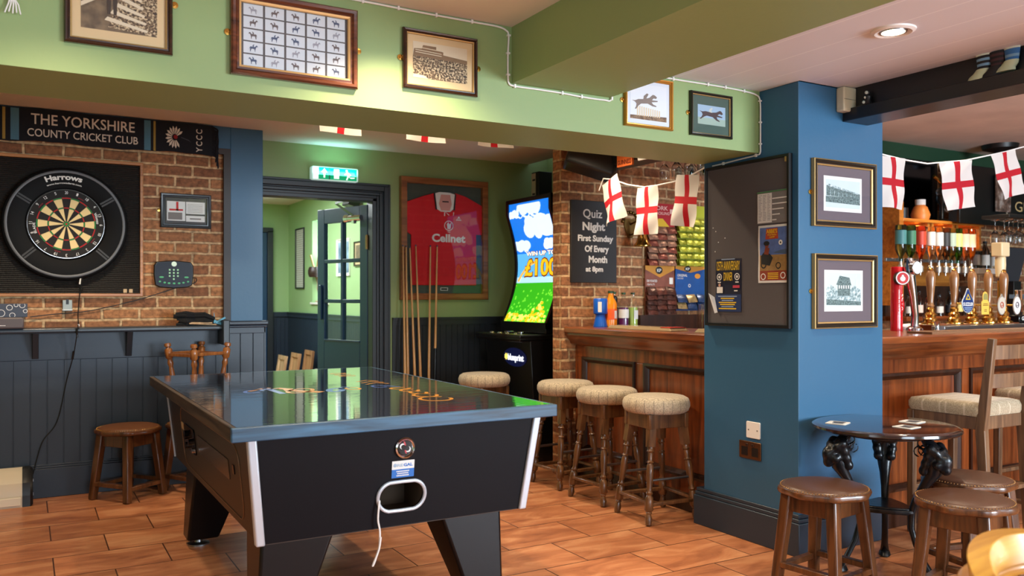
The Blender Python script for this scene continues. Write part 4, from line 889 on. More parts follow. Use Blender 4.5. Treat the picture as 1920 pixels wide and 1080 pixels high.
def stk(b, x0, x1, z0, z1, d): b.add([(x0, lerp(z0)[2]-d, z0), (x1, lerp(z0)[2]-d, z0), (x1, lerp(z1)[2]-d, z1), (x0, lerp(z1)[2]-d, z1)], [(0, 1, 2, 3)])
b = MB(); stk(b, 1.174, 1.263, .640, .672, .0015); b.m = 1; stk(b, 1.174, 1.263, .608, .640, .0015); b.m = 1
yy = lerp(.65)[2]-.003; b.text('GAL', 1.238, .650, .036, .011, yy, bold=.05); b.m = 2; b.text('RE', 1.206, .650, .024, .011, yy, bold=.03); b.flat(circle(.007, 14, 1.186, .656), yy); b.m = 0
for z, w_ in ((.630, .052), (.622, .045), (.614, .05)):
    for k in range(9): b.flat(rect(1.218-w_/2+k*w_/9, 1.218-w_/2+(k+.75)*w_/9, z, z+.0045), lerp(z)[2]-.003)
b.build('sticker', [PAPER, mat('sticker_blue', (42, 110, 190), .5), mat('sticker_grey', (150, 170, 190), .5)], pt, smooth=False)
# coin panel on the left side
def onside(y, z, d=0.002): 
    x0 = lerp(z)[0]; return (x0-d, y, z)
pan = rrect(3.16, 4.48, .455, .735, .07); pan = [(y+(.735-z)*.0, z) for y, z in pan]
b = MB(); b.tube([onside(y, z, .001) for y, z in pan], .0024, 5, closed=True); b.build('panel_seam', mat('seam_brown', (120, 92, 66), .4, .4), lside)
b = MB(); b.rings([[onside(y, z, d) for y, z in rrect(3.36, 4.02, .575, .655, .01)] for d in (-.004, .003)]); b.build('coin_window', mat('coin_window', (64, 50, 36), .25), lside, smooth=False)
b = MB(); 
for y, z, r in ((4.28, .62, .022), (4.28, .57, .016), (4.18, .60, .014)): b.cyl(onside(y, z, -.005), onside(y, z, .022), r)
b.rings([[onside(y, z, d) for y, z in rrect(4.10, 4.38, .545, .665, .02)] for d in (-.004, .006)]); b.build('coin_mechanism', BLACKG, lside, smooth=False)
MB().cyl(onside(4.12, .57, 0), onside(4.12, .57, .02), .013).build('coin_lock', CHROME, lside)
b = MB(); b.rings([[onside(y, z, d) for y, z in rrect(4.40, 4.47, .625, .66, .004)] for d in (-.004, .003)]); b.build('side_label', mat('label_tan', (190, 170, 140), .6), lside, smooth=False)
b = MB(); b.rings([[onside(y, z, d) for y, z in rrect(3.255, 3.285, .615, .65, .004)] for d in (-.004, .004)]); b.build('panel_catch', BLACKG, lside, smooth=False)
# legs and levelling feet
for lx, ly, ox, oy in ((.79, 3.16, 1, 1), (1.66, 3.16, -1, 1), (.79, 4.60, 1, -1), (1.66, 4.60, -1, -1)):
    b = MB(); X = lambda a: lx+ox*a; Y = lambda a: ly+oy*a
    bot = [(X(-.075), Y(-.075), .035), (X(.08), Y(-.075), .035), (X(.08), Y(.055), .035), (X(-.075), Y(.055), .035)]
    top = [(X(-.055), Y(-.085), .425), (X(.225), Y(-.085), .425), (X(.225), Y(.15), .425), (X(-.055), Y(.16), .425)]
    b.hexa(bot, top); lg = b.build('leg', mat('leg_black_vinyl', (10, 9, 11), .3, spec=.3), pt, bev=.012, seg=3)
    b = MB(); b.lathe([(.055, 0), (.055, .008), (.02, .014), (.014, .04)], 20, (X(-.01), Y(-.01), 0)); b.build('levelling_foot', STEEL, lg)
# white cord hanging from the ball slot
cable('pull_cord', 'white looped cord hanging out of the oval slot of the pool table', [(1.15, 2.99, .50), (1.128, 2.935, .53), (1.122, 2.928, .50), (1.121, 2.93, .46), (1.128, 2.93, .42), (1.126, 2.93, .37), (1.118, 2.93, .34), (1.107, 2.93, .315), (1.100, 2.93, .298), (1.104, 2.928, .305), (1.114, 2.928, .33), (1.124, 2.926, .36), (1.130, 2.926, .40)], .0035, CLOTHW, 'cord')
# ---------------------------------------------------------------- stools
TWEED = tweed('oat_tweed', (158, 142, 118), (206, 190, 162), (104, 98, 92))
def tall_stool():
    t = thing('bar_stool', 'x', 'stool', (0, 0, 0))
    b = MB(); b.lathe([(.001, .612), (.170, .612), (.186, .622), (.195, .645), (.195, .668), (.186, .69), (.165, .702), (.10, .707), (.001, .708)], 40); b.build('seat', TWEED, t, ang=60)
    b = MB()
    for s in (-1, 1): b.box(-.135, .135, s*.118-.012, s*.118+.012, .53, .612); b.box(s*.118-.012, s*.118+.012, -.135, .135, .53, .612)
    b.build('seat_frame', TURNED, t, bev=.003)
    for sx in (-1, 1):
        for sy in (-1, 1):
            P = lambda z: (sx*(.165-.065*z/.61), sy*(.165-.065*z/.61), z)
            b = MB(); b.bar(P(.43), P(.61), .040, .040, .044, .044)
            b.turned(P(.165), P(.43), [(0, .015), (.05, .021), (.10, .014), (.16, .016), (.45, .021), (.62, .019), (.66, .014), (.68, .022), (.71, .014), (.73, .014), (.86, .016), (.88, .014), (.91, .023), (.94, .017), (1, .018)], 12)
            b.turned(P(.075), P(.165), [(0, .016), (.12, .026), (.85, .024), (1, .016)], 8)
            b.turned(P(0), P(.078), [(0, .010), (.06, .017), (.45, .0215), (.72, .015), (.8, .013), (.9, .018), (1, .014)], 12)
            b.build('leg', TURNED, t, ang=45)
    r = .155; b = MB()
    for s in (-1, 1):
        b.bar((-r, s*r, .115), (r, s*r, .115), .030, .018, up=(0, 0, 1)); b.bar((s*r, -r, .125), (s*r, r, .125), .030, .018, up=(0, 0, 1))
    b.build('stretcher', TURNED, t, bev=.003)
    for s in (-1, 1): MB().cyl((-.14, s*.14, .245), (.14, s*.14, .245), .008, n=10).build('footrest_rod', STEEL, t)
    return t
s0 = tall_stool()
s0['group'] = 'tweed bar stools'
s0.location = (3.195, 3.865, 0); s0.rotation_euler = (0, 0, math.radians(-5)); s0['label'] = 'tweed topped bar stool nearest the blue pillar'
dup(s0, (3.205, 4.36, 0), math.radians(3), 'tweed topped bar stool in the middle of three by the counter')
dup(s0, (3.215, 4.85, 0), math.radians(2), 'tweed topped bar stool of the counter row nearest the brick pier')
dup(s0, (3.0, 5.63, 0), math.radians(12), 'tweed topped bar stool standing in front of the fruit machine')
LEATH = mat('brown_leather', (78, 50, 36), .36, bump=.15, bscale=120); LEATHR = mat('brown_cloth_seat', (104, 62, 32), .55, bump=.2, bscale=160)
def low_stool(seatm, trim):
    t = thing('low_stool', 'x', 'stool', (0, 0, 0))
    b = MB(); oct_ = [(.19+.006*math.cos(8*a), a) for a in [2*PI*i/64 for i in range(64)]]
    b.rings([[(r*k*math.cos(a), r*k*math.sin(a), z) for r, a in oct_] for k, z in ((.93, .412), (1, .418), (1.02, .428), (1.0, .440), (.96, .442))]); b.build('seat_rim', STOOLW, t, ang=50)
    b = MB(); b.lathe([(.187, .438), (.185, .446), (.16, .456), (.10, .462), (.001, .464)], 40); b.build('seat_pad', seatm, t, ang=60)
    b = MB()
    for i in range(84):
        a = 2*PI*i/84; b.ball((.183*math.cos(a), .183*math.sin(a), .446), .0035, 6)
    b.build('nail_trim', trim, t)
    b = MB()
    for s in (-1, 1): b.box(-.115, .115, s*.108-.01, s*.108+.01, .335, .415); b.box(s*.108-.01, s*.108+.01, -.115, .115, .335, .415)
    b.build('apron', STOOLW, t, bev=.003)
    for sx in (-1, 1):
        for sy in (-1, 1):
            b = MB(); b.bar((sx*.145, sy*.145, 0), (sx*.108, sy*.108, .414), .042, .042, .05, .05); b.build('leg', STOOLW, t, bev=.008, seg=3)
    for k, z in ((0, .085), (1, .10)):
        for s in (-1, 1):
            q = .14; b = MB()
            b.bar((-q, s*q, z), (q, s*q, z), .034, .026, up=(0, 0, 1)) if k == 0 else b.bar((s*q, -q, z), (s*q, q, z), .034, .026, up=(0, 0, 1))
            b.build('stretcher', STOOLW, t, bev=.004)
    return t
l0 = low_stool(LEATHR, BRASS)
l0.location = (.575, 5.92, 0); l0.rotation_euler = (0, 0, math.radians(38)); l0['label'] = 'low wooden stool with brown seat against the dark blue panelling'
dup(l0, (.995, 5.93, 0), math.radians(30), 'low wooden stool half hidden behind the pool table corner')
l1 = low_stool(LEATH, mat('worn_nail_brass', (150, 112, 70), .35, .8))
l1.location = (3.05, 2.545, 0); l1.rotation_euler = (0, 0, math.radians(8)); l1['label'] = 'brown leather low stool in front of the blue pillar'
dup(l1, (3.365, 2.10, 0), math.radians(14), 'brown leather low stool at the near side of the round table')
dup(l1, (3.765, 2.33, 0), math.radians(-12), 'brown leather low stool behind another stool at the right of the round table')
# an upturned turned stool standing on the half hidden low stool
u = thing('upturned_stool', 'upturned wooden stool, turned feet in the air, by the blue post', 'stool', (1.0, 5.93, .972), math.radians(28))
ORW = wood('orange_turned_wood', (110, 62, 28), (172, 108, 54), .3, 2, 1.4, .3)
b = MB(); b.lathe([(.001, -.505), (.16, -.505), (.17, -.495), (.17, -.478), (.16, -.47), (.001, -.468)], 32); b.build('seat', ORW, u)
for sx in (-1, 1):
    for sy in (-1, 1):
        P = lambda z: (sx*(.135-.05*z/.47), sy*(.135-.05*z/.47), -z)
        b = MB(); b.turned(P(0), P(.035), [(0, .016), (.1, .021), (.6, .022), (.75, .013), (1, .013)], 12); b.turned(P(.033), P(.105), [(0, .017), (.12, .025), (.85, .025), (1, .015)], 8)
        b.turned(P(.105), P(.47), [(0, .014), (.08, .020), (.14, .013), (.18, .015), (.45, .021), (.75, .017), (.8, .022), (.85, .015), (1, .018)], 12); b.build('leg', ORW, u, ang=45)
for s in (-1, 1):
    q = .128; MB().bar((-q, s*q, -.068), (q, s*q, -.068), .034, .02, up=(0, 0, 1)).build('stretcher', ORW, u, bev=.003); MB().bar((s*q, -q, -.075), (s*q, q, -.075), .034, .02, up=(0, 0, 1)).build('stretcher', ORW, u, bev=.003)
# ---------------------------------------------------------------- round cast iron table and its beer mats
RT = Vector((3.506, 2.575, 0))
rt = thing('round_table', 'small round pub table with black cast iron legs beside the pillar', 'table', RT)
b = MB(); b.lathe([(.001, .652), (.29, .652), (.318, .656), (.327, .664), (.325, .674), (.312, .681), (.30, .682), (.001, .682)], 64); b.build('tabletop', mat('dark_mahogany_top', (44, 26, 24), .12, coat=.8), rt, ang=50)
IRON = mat('cast_iron', (18, 20, 24), .3, .2, bump=.3, bscale=40)
b = MB(); b.lathe([(.001, .632), (.20, .632), (.205, .652), (.001, .652)], 32); b.lathe([(.001, .60), (.05, .60), (.07, .632), (.001, .633)], 20); b.build('top_bracket', IRON, rt)
for k in range(3):
    a0 = math.radians(37+120*k); R = Matrix.Rotation(a0, 4, 'Z'); b = MB(); b.T = R
    pts = [(.19, .64), (.225, .60), (.24, .55), (.225, .48), (.185, .42), (.15, .36), (.128, .29), (.125, .22), (.15, .14), (.19, .07), (.225, .02)]
    wd = [.06, .075, .085, .075, .05, .038, .034, .03, .03, .034, .045]; th = [.05, .07, .085, .07, .045, .034, .034, .03, .028, .028, .03]
    rs = []
    for i, (r, z) in enumerate(pts):
        c, s_ = wd[i]/2, th[i]/2; rs.append([(r+s_*math.cos(q*PI/4+.39), c*math.sin(q*PI/4+.39), z) for q in range(8)])
    b.rings(rs); lg = b.build('leg', IRON, rt, ang=60)
    b = MB(); b.T = R
    b.ball((.275, 0, .545), .036, 12, 1.2); b.ball((.282, 0, .51), .026, 10)           # muzzle and jaw of the lion mask
    for s in (-1, 1):
        b.ball((.27, s*.024, .565), .017, 8); b.ball((.255, s*.034, .585), .021, 8); b.ball((.26, s*.03, .53), .023, 8)
        for q in range(4): b.ball((.235-.012*q, s*(.040-.004*q), .60-.034*q), .026, 8)
        b.tube([(.19+.022*math.cos(t), s*.03, .615+.022*math.sin(t)) for t in [i*.6 for i in range(10)]], .006, 6)
        b.tube([(.17+.03*math.cos(t)*(1-i*.05), s*.02, .575+.03*math.sin(t)*(1-i*.05)) for i, t in enumerate([j*.6 for j in range(12)])], .006, 6)
    b.ball((.268, 0, .59), .018, 10); o = b.build('lion_mask', IRON, lg); q = o.modifiers.new('remesh', 'REMESH'); q.mode = 'VOXEL'; q.voxel_size = .0075; q.use_smooth_shade = True; q = o.modifiers.new('smooth', 'SMOOTH'); q.factor = .5; q.iterations = 3
    b = MB(); b.T = R; b.lathe([(.03, 0), (.036, .006), (.03, .022), (.018, .034), (.001, .036)], 14, (.232, 0, 0), 1.3, .8)
    b.build('foot', IRON, lg)
b = MB(); tri = []
for k in range(3):
    a = math.radians(37+120*k); tri += [(.135*math.cos(a-.25), .135*math.sin(a-.25)), (.145*math.cos(a), .145*math.sin(a)), (.135*math.cos(a+.25), .135*math.sin(a+.25)), (.10*math.cos(a+PI/3), .10*math.sin(a+PI/3))]
b.plate(tri, .285, .302); b.plate([(x*.9, y*.9) for x, y in tri], .278, .31); b.build('lower_shelf', IRON, rt, bev=.004)
CORK = mat('beer_mat_white', (214, 212, 206), .6); CDK = mat('beer_mat_print', (46, 48, 58), .6)
for x, y, rz, lb in ((3.33, 2.70, .4, 'white beer mat near the pillar side of the round table'), (3.50, 2.46, .1, 'white beer mat at the near middle of the round table'), (3.67, 2.55, .2, 'white printed beer mat at the right of the round table')):
    t = tag(thing('beer_mat', '', ''), lb, 'beer mat', 'beer mats on the round table', (x, y, .6825), rz)
    b = MB(); b.plate(rrect(-.047, .047, -.047, .047, .01), 0, .002); b.build('card', CORK, t, smooth=False)
    b = MB(); b.plate(rrect(-.03, .012, -.03, .02, .004), .002, .0022); b.plate(rrect(.016, .038, -.03, .03, .004), .002, .0022); b.build('print', CDK, t, smooth=False)
# ---------------------------------------------------------------- ladder back bar chairs
STRIPE = tweed('striped_seat_cloth', (150, 134, 108), (186, 170, 142), (214, 200, 176), .07)
def bar_chair():
    t = thing('bar_chair', 'x', 'chair', (0, 0, 0))        # faces +y, origin under the seat centre
    b = MB(); w_, d_ = .20, .20
    pr = [(1.0, .672), (1.03, .69), (1.03, .715), (.98, .735), (.8, .743)]
    b.rings([[(x*k, y*k, z) for x, y in rrect(-w_, w_, -d_, d_, .03)] for k, z in pr]); b.build('seat_cushion', STRIPE, t, ang=60)
    b = MB()
    for s in (-1, 1): b.box(s*.182-.014, s*.182+.014, -.20, .20, .605, .672); b.box(-.19, .19, s*.19-.014, s*.19+.014, .605, .672)
    b.build('seat_frame', CHAIRW, t, bev=.003)
    for s in (-1, 1):
        b = MB(); b.bar((s*.182, -.235, 0), (s*.182, -.20, .62), .036, .042, .038, .05); b.bar((s*.182, -.20, .60), (s*.182, -.255, 1.07), .038, .05, .032, .034); b.build('back_leg', CHAIRW, t, bev=.004)
        MB().bar((s*.182, .19, 0), (s*.182, .185, .67), .034, .034, .04, .04).build('front_leg', CHAIRW, t, bev=.004)
    for z, dy in ((1.00, -.246), (.855, -.229)):
        b = MB(); b.rings([[(x, dy-.012-.018*(1-(x/.17)**2), z-.035), (x, dy+.006-.018*(1-(x/.17)**2), z-.035), (x, dy+.004-.018*(1-(x/.17)**2), z+.035), (x, dy-.014-.018*(1-(x/.17)**2), z+.035)] for x in [-.17+.034*i for i in range(11)]]); b.build('back_slat', CHAIRW, t, ang=30)
    b = MB()
    b.bar((-.182, .188, .25), (.182, .188, .25), .036, .022, up=(0, 0, 1)); b.build('stretcher', CHAIRW, t, bev=.003)
    MB().bar((-.182, -.222, .30), (.182, -.222, .30), .044, .022, up=(0, 0, 1)).build('stretcher', CHAIRW, t, bev=.003)
    for s in (-1, 1): MB().bar((s*.182, -.225, .20), (s*.182, .188, .20), .034, .02, up=(0, 0, 1)).build('stretcher', CHAIRW, t, bev=.003)
    return t
c0 = bar_chair(); c0.location = (4.365, 2.72, 0); c0['group'] = 'ladder back bar chairs'; c0['label'] = 'ladder back bar chair with pale cushion beside the round table'
dup(c0, (5.17, 2.72, 0), 0, 'further ladder back bar chair at the right edge, mostly out of frame')
# ---------------------------------------------------------------- armchair at the lower right corner, near the camera
YW = wood('yellow_chair_wood', (160, 104, 30), (214, 164, 66), .35, 0, 1.0, .3)
t = thing('captains_chair', 'blurred yellow wooden chair back at the lower right corner', 'chair', (1.91, .80, -.04), math.radians(0))
arc_ = [(-.02+.27*math.cos(math.radians(a)), .05+.25*math.sin(math.radians(a))) for a in range(-20, 201, 5)]
b = MB(); rs = []
for i, (x, y) in enumerate(arc_):
    a = math.radians(-20+5*i); nx, ny = math.cos(a), math.sin(a); k = 1+.35*math.sin(PI*i/(len(arc_)-1)); rs.append([(x-nx*.026*k, y-ny*.026*k, .70), (x+nx*.030*k, y+ny*.030*k, .70), (x+nx*.030*k, y+ny*.030*k, .728), (x-nx*.026*k, y-ny*.026*k, .728)])
b.rings(rs); b.build('arm_rail', YW, t, bev=.01, seg=3)
b = MB(); b.rings([[((-.02+(.235+o_)*math.cos(math.radians(a))), .05+(.215+o_)*math.sin(math.radians(a)), z) for o_, z in ((0, .726), (.05, .726), (.055, .726+h_), (.012, .726+h_))] for a, h_ in [(30+6*i, .004+.062*math.sin(PI*i/20)**.6) for i in range(21)]]); b.build('back_crest', YW, t, bev=.006)
b = MB(); b.lathe([(.001, .43), (.21, .43), (.225, .445), (.22, .46), (.15, .462), (.001, .455)], 32, (-.02, .03, 0)); b.build('seat', YW, t)
for a in range(0, 181, 30):
    q = math.radians(a); MB().turned((-.02+.20*math.cos(q), .05+.18*math.sin(q), .455), (-.02+.27*math.cos(q), .05+.25*math.sin(q), .702), [(0, .010), (.3, .014), (.5, .009), (.7, .014), (1, .010)], 10).build('spindle', YW, t)
for sx in (-1, 1):
    for sy in (-1, 1): MB().turned((-.02+sx*.19, .03+sy*.19, 0), (-.02+sx*.13, .03+sy*.13, .435), [(0, .014), (.2, .02), (.25, .014), (.6, .022), (1, .016)], 10).build('leg', YW, t)
# ---------------------------------------------------------------- bar counter, the length beside the brick pier
def panel_front(b, bd, x0, x1, z0, z1, y, cols, rail=.085, stile=.10):
    """a framed front in the xz plane at y: stiles and rails in b, dark mouldings in bd; returns the panel rects"""
    b.box(x0, x1, y, y+.03, z0, z0+rail*1.3); b.box(x0, x1, y, y+.03, z1-rail, z1)
    w_ = (x1-x0-stile*(cols+1))/cols; out = []
    for i in range(cols+1): b.box(x0+i*(w_+stile), x0+i*(w_+stile)+stile, y-.0005, y+.03, z0+rail*1.3, z1-rail)
    for i in range(cols):
        a = x0+stile+i*(w_+stile); out.append((a, a+w_, z0+rail*1.3, z1-rail))
        bd.frame(a, a+w_, z0+rail*1.3, z1-rail, [(-.006, y-.001), (-.004, y-.014), (.010, y-.016), (.026, y-.004), (.034, y+.012), (.034, y+.02), (0, y+.02)])
    return out
def counter(name, label, L, loc, rz, cols, depth=.6, mats=(OAK, OAKX)):
    """local: front along +x, facing -y; front edge of the top at y=0"""
    t = thing(name, label, 'bar counter', loc, rz)
    b = MB(); b.box(0, L, 0, depth, 1.022, 1.064); b.build('counter_top', mats[1], t, bev=.008, seg=3)
    b = MB(); prof = [(.012, 1.022), (.012, 1.008), (.02, .998), (.028, .985), (.05, .965), (.06, .945), (.085, .935), (.10, .93), (.10, 1.022)]
    b.rings([[(x, y, z) for y, z in prof] for x in (0, L)]); b.build('cornice', mats[1], t, ang=30)
    b = MB(); bd = MB(); pn = panel_front(b, bd, 0, L, .09, .935, .10, cols); b.build('front_frame', mats[0], t, bev=.003, smooth=False); bd.build('panel_moulding', OAKD, t, ang=30)
    for a, c, d, e in pn: MB().box(a, c, .112, .125, d, e).build('panel', mats[0], t, smooth=False)
    MB().box(0, L, .085, .14, 0, .10).build('plinth', OAKD, t, bev=.004)
    MB().box(0, L, .131, .16, .1, 1.02).build('carcass', OAKD, t, smooth=False)
    return t
counter('bar_counter', 'panelled oak bar counter between the brick pier and the blue pillar', 1.475, (3.336, 5.055, 0), FACE_LEFT, 2, .6, (OAK, OAKX))
counter('bar_counter', 'long panelled oak bar counter to the right of the blue pillar', 6.0, (3.945, 2.92, 0), 0, 7, .62)
# ---- things on and behind the near counter
ZC = 1.0645
t = thing('collection_tin', 'blue plastic collection tin at the end of the bar by the bricks', 'collection tin', (3.545, 4.90, ZC))
BT = mat('tin_blue', (18, 92, 200), .3)
b = MB(); b.lathe([(.001, 0), (.050, 0), (.051, .006), (.034, .075), (.033, .085), (.048, .095), (.050, .10), (.050, .195), (.046, .202), (.001, .204)], 32); b.build('tin_body', BT, t, ang=30)
for a0 in (-2.55, -.95):
    b = MB(); n = 6; A = [a0+i*.09 for i in range(n+1)]; b.add([(.0506*math.cos(a), .0506*math.sin(a), z) for z in (.105, .178) for a in A], [(i, i+1, n+2+i, n+1+i) for i in range(n)])
    b.build('label', PAPER, t, smooth=False)
def bottle(name, label, cat, loc, h, r, glassm, fillm=None, fill=.0, cap=None, lab=None, shoulder=.62, neck=.36, labz=(.18, .5), inv=False, group=None, rz=0):
    t = thing(name, label, cat, loc, rz, group)
    prof = [(.001, 0), (r*.92, 0), (r, .01*h), (r, shoulder*h), (r*.86, (shoulder+.08)*h), (r*neck*1.15, (shoulder+.2)*h), (r*neck, (shoulder+.27)*h), (r*neck, .95*h), (.001, .95*h)]
    Z = (lambda z: z) if not inv else (lambda z: h-z)
    b = MB(); b.lathe([(q, Z(z)) for q, z in prof], 20); b.build('glass', glassm, t, ang=50)
    if fillm:
        f = [(.001, .012*h)]+[(q*.93, min(z, fill*h)) for q, z in prof[1:-1] if z < fill*h]
        last = [q for q, z in prof if z < fill*h][-1]
        f += [(last*.9, fill*h), (.001, fill*h)]
        if f[1][1] < .012*h: f[1] = (f[1][0], .012*h)
        b = MB(); b.lathe([(q, Z(z)) for q, z in f], 16); b.build('contents', fillm, t, ang=50)
    if cap: b = MB(); b.lathe([(q, Z(z)) for q, z in ((.001, .94*h), (r*neck*1.2, .94*h), (r*neck*1.2, h), (.001, h))], 14); b.build('cap', cap, t)
    if lab:
        b = MB(); b.lathe([(r*1.012, Z(labz[0]*h)), (r*1.012, Z(labz[1]*h))], 20); bb = b
        s = MB(); n = 20; s.rings([[(r*1.012*math.cos(2*PI*i/n), r*1.012*math.sin(2*PI*i/n), Z(z*h)) for i in range(n)] for z in labz], caps=False); s.build('label', lab, t)
    return t
CLG = sheet_glass('clear_bottle', (.95, .97, .97, 1)); GRN = mat('cap_green', (30, 70, 40), .5)
ORJ = mat('orange_juice', (240, 140, 20), .4); 
bottle('juice_bottle', 'large orange squash bottle with green cap beside the blue tin', 'bottle', (3.625, 4.885, ZC), .255, .045, mat('orange_plastic', (236, 138, 16), .18, coat=.8), cap=GRN, lab=mat('label_orange', (238, 96, 24), .5), shoulder=.62, neck=.40, labz=(.2, .5))
b = MB(); b.add([(3.625+.0462*math.cos(a), 4.885+.0462*math.sin(a), ZC+z) for z in (.06, .115) for a in (-1.6, -1.4, -1.2, -1.0)], [(i, i+1, 5+i, 4+i) for i in range(3)])
jb = [o for o in C.objects if o.name.startswith('juice_bottle')][0]; o = b.build('sticker', PAPER, smooth=False); o.parent = jb; o.location = (-3.625, -4.885, -ZC)
bottle('dark_bottle', 'dark squash bottle with black neck behind the orange one', 'bottle', (3.745, 5.005, ZC), .25, .032, CLG, mat('blackcurrant_dark', (40, 20, 44), .3), .55, GRN, None)
b = MB(); b.lathe([(.014, .16), (.024, .18), (.024, .21), (.014, .22)], 14, (3.745, 5.005, ZC)); o = b.build('neck_label', BLACK); o.parent = [q for q in C.objects if q.name.startswith('dark_bottle')][0]; o.location = (-3.745, -5.005, -ZC)
bottle('cordial_bottle', 'purple cordial bottle with white label on the bar counter', 'bottle', (3.80, 4.965, ZC), .245, .038, CLG, mat('purple_cordial', (96, 22, 92), .3), .55, GRN, PAPER, labz=(.24, .5))
bottle('cordial_bottle', 'pale green cordial bottle with white label on the bar counter', 'bottle', (3.885, 4.965, ZC), .245, .038, CLG, mat('lime_cordial', (176, 200, 96), .3), .55, mat('cap_dark_green', (40, 64, 40), .5), None, labz=(.24, .5))
lb = [o for o in C.objects if o.name.startswith('cordial_bottle')][-1]
b = MB(); b.add([(.0385*math.cos(a), .0385*math.sin(a), z) for z in (.05, .115) for a in (-2.0, -1.7, -1.4, -1.1, -.8, -.5)], [(i, i+1, 7+i, 6+i) for i in range(5)]); b.build('label', PAPER, lb, smooth=False)
RUNNER = mat('runner_clear', (150, 130, 100), .15); RUNR = mat('runner_red', (206, 62, 44), .3)
t = thing('drip_tray', 'glossy brown drip tray with red end lying along the counter', 'drip tray', (3.52, 4.36, ZC))
b = MB(); b.hexa([(-.075, -.33, 0), (.075, -.33, 0), (.075, .33, 0), (-.075, .33, 0)], [(-.06, -.31, .022), (.06, -.31, .022), (.06, .31, .022), (-.06, .31, .022)]); b.build('tray', RUNNER, t, bev=.004)
b = MB(); b.box(-.064, .064, -.315, -.22, .02, .0235); b.build('red_end', RUNR, t, smooth=False)
t = thing('drip_tray', 'short brown drip tray half hidden behind the blue pillar', 'drip tray', (3.56, 3.72, ZC)); b = MB(); b.hexa([(-.08, -.14, 0), (.08, -.14, 0), (.08, .14, 0), (-.08, .14, 0)], [(-.065, -.12, .024), (.065, -.12, .024), (.065, .12, .024), (-.065, .12, .024)]); b.build('tray', RUNNER, t, bev=.004)
t = thing('menu_holder', 'clear plastic holder with a curved red leaflet on the counter', 'holder', (3.68, 3.96, ZC), .3)
b = MB(); b.frame(-.06, .06, .0, .17, [(0, .0), (0, .004), (.003, .004), (.003, 0)]); b.box(-.06, .06, -.03, -.027, .0, .165); b.box(-.06, .06, .027, .03, 0, .165); b.box(-.06, .06, -.03, .03, 0, .006); b.build('holder', clear_glass('clear_plastic', (240, 240, 240), .08), t, smooth=False)
b = MB(); b.rings([[(-.02+.05*(i/8)**2+.0, -.02, .008+.20*i/8), (.012+.048*(i/8)**1.6, -.02, .008+.20*i/8), (.012+.048*(i/8)**1.6, -.017, .008+.20*i/8), (-.02+.05*(i/8)**2, -.017, .008+.20*i/8)] for i in range(9)]); b.build('leaflet', mat('leaflet_red', (206, 60, 52), .35), t)
t = tag(MB().lathe([(.001, 0), (.03, 0), (.033, .04), (.02, .05), (.022, .07), (.001, .075)], 16, (3.86, 3.98, ZC)).build('red_pot', mat('pot_red', (170, 20, 28), .25)), 'small red pot behind the clear leaflet holder', 'pot')
# ---- brass bell bracket on the bricks
t = thing('wall_bell', 'ornate brass wall bell on the bricks right of the chalkboard', 'bell', (3.93, 5.06, 1.72)); AB = mat('antique_brass', (110, 84, 44), .35, .9)
b = MB(); b.prism([(-.05, .14), (.05, .14), (.06, .10), (.04, .04), (.02, 0), (-.02, 0), (-.04, .04), (-.06, .10)], -.012, 0)
for k in range(9): a = PI*k/8; b.ball((.07*math.cos(a), -.008, .12+.07*math.sin(a)), .014, 8)
b.build('back_plate', AB, t, bev=.002)
b = MB(); b.tube([(0, -.01, .10), (0, -.09, .12), (0, -.14, .10), (0, -.15, .05)], .008, 8); b.tube([(0, -.01, .02), (0, -.06, .03), (0, -.10, .09)], .006, 8); b.build('bracket_arm', AB, t)
b = MB(); b.lathe([(.001, .05), (.02, .048), (.03, .03), (.034, 0), (.045, -.04), (.066, -.066), (.066, -.072), (.05, -.07), (.001, -.03)], 24, (0, -.15, 0)); b.build('bell', BRASS, t)
MB().tube([(0, -.15, -.05), (0, -.15, -.12), (.003, -.148, -.24), (0, -.15, -.36)], .004, 6).build('bell_rope', mat('rope', (130, 100, 70), .9), t)
# ---- snack cards: board, header, packets
def snack(label, x0, x1, z0, z1, hz, boardm, head, cols, rows, pm, pm2, pw, ph, heads):
    t = thing('snack_card', label, 'snack card', ((x0+x1)/2, 5.045, 0)); w_ = x1-x0
    MB().box(-w_/2, w_/2, -.006, 0, z0, z1).build('backing_card', boardm, t, smooth=False)
    b = MB(); mats = head(b, -w_/2, w_/2, hz, z1, -.0068); b.build('header', mats, t, smooth=False)
    for r_ in range(rows):
        for c_ in range(cols):
            cx = -w_/2+(c_+.5)*w_/cols+random.uniform(-.004, .004); cz = z0+.01+ph*.5+(r_)*(hz-z0-.02)/rows; tl = random.uniform(-.12, .12); b = MB()
            R = Matrix.Rotation(-.5, 3, 'X') @ Matrix.Rotation(tl, 3, 'Y'); g = []
            for i in range(5):
                v = -1+i*.5; k = .010*(1-v*v)+.001
                g.append([Vector((pw/2*a, s*k*q, ph/2*v)) for a, s, q in ((-1, 1, .3), (-.5, 1, 1), (.5, 1, 1), (1, 1, .3), (1, -1, .3), (.5, -1, 1), (-.5, -1, 1), (-1, -1, .3))])
            b.rings([[R @ p+Vector((cx, -.026, cz)) for p in q] for q in g]); b.build('packet', pm if (r_+c_*2) % 3 else pm2, t, ang=50)
    return t
def foil(n, c, ro=.28, v=.35): return mat(n, c, ro, .35, bump=.6, bscale=90, vary=v, vscale=40)
random.seed(11)
mat('card_copper', (132, 74, 58), .4, vary=.25, vscale=14); mat('card_gold', (206, 140, 50), .4)
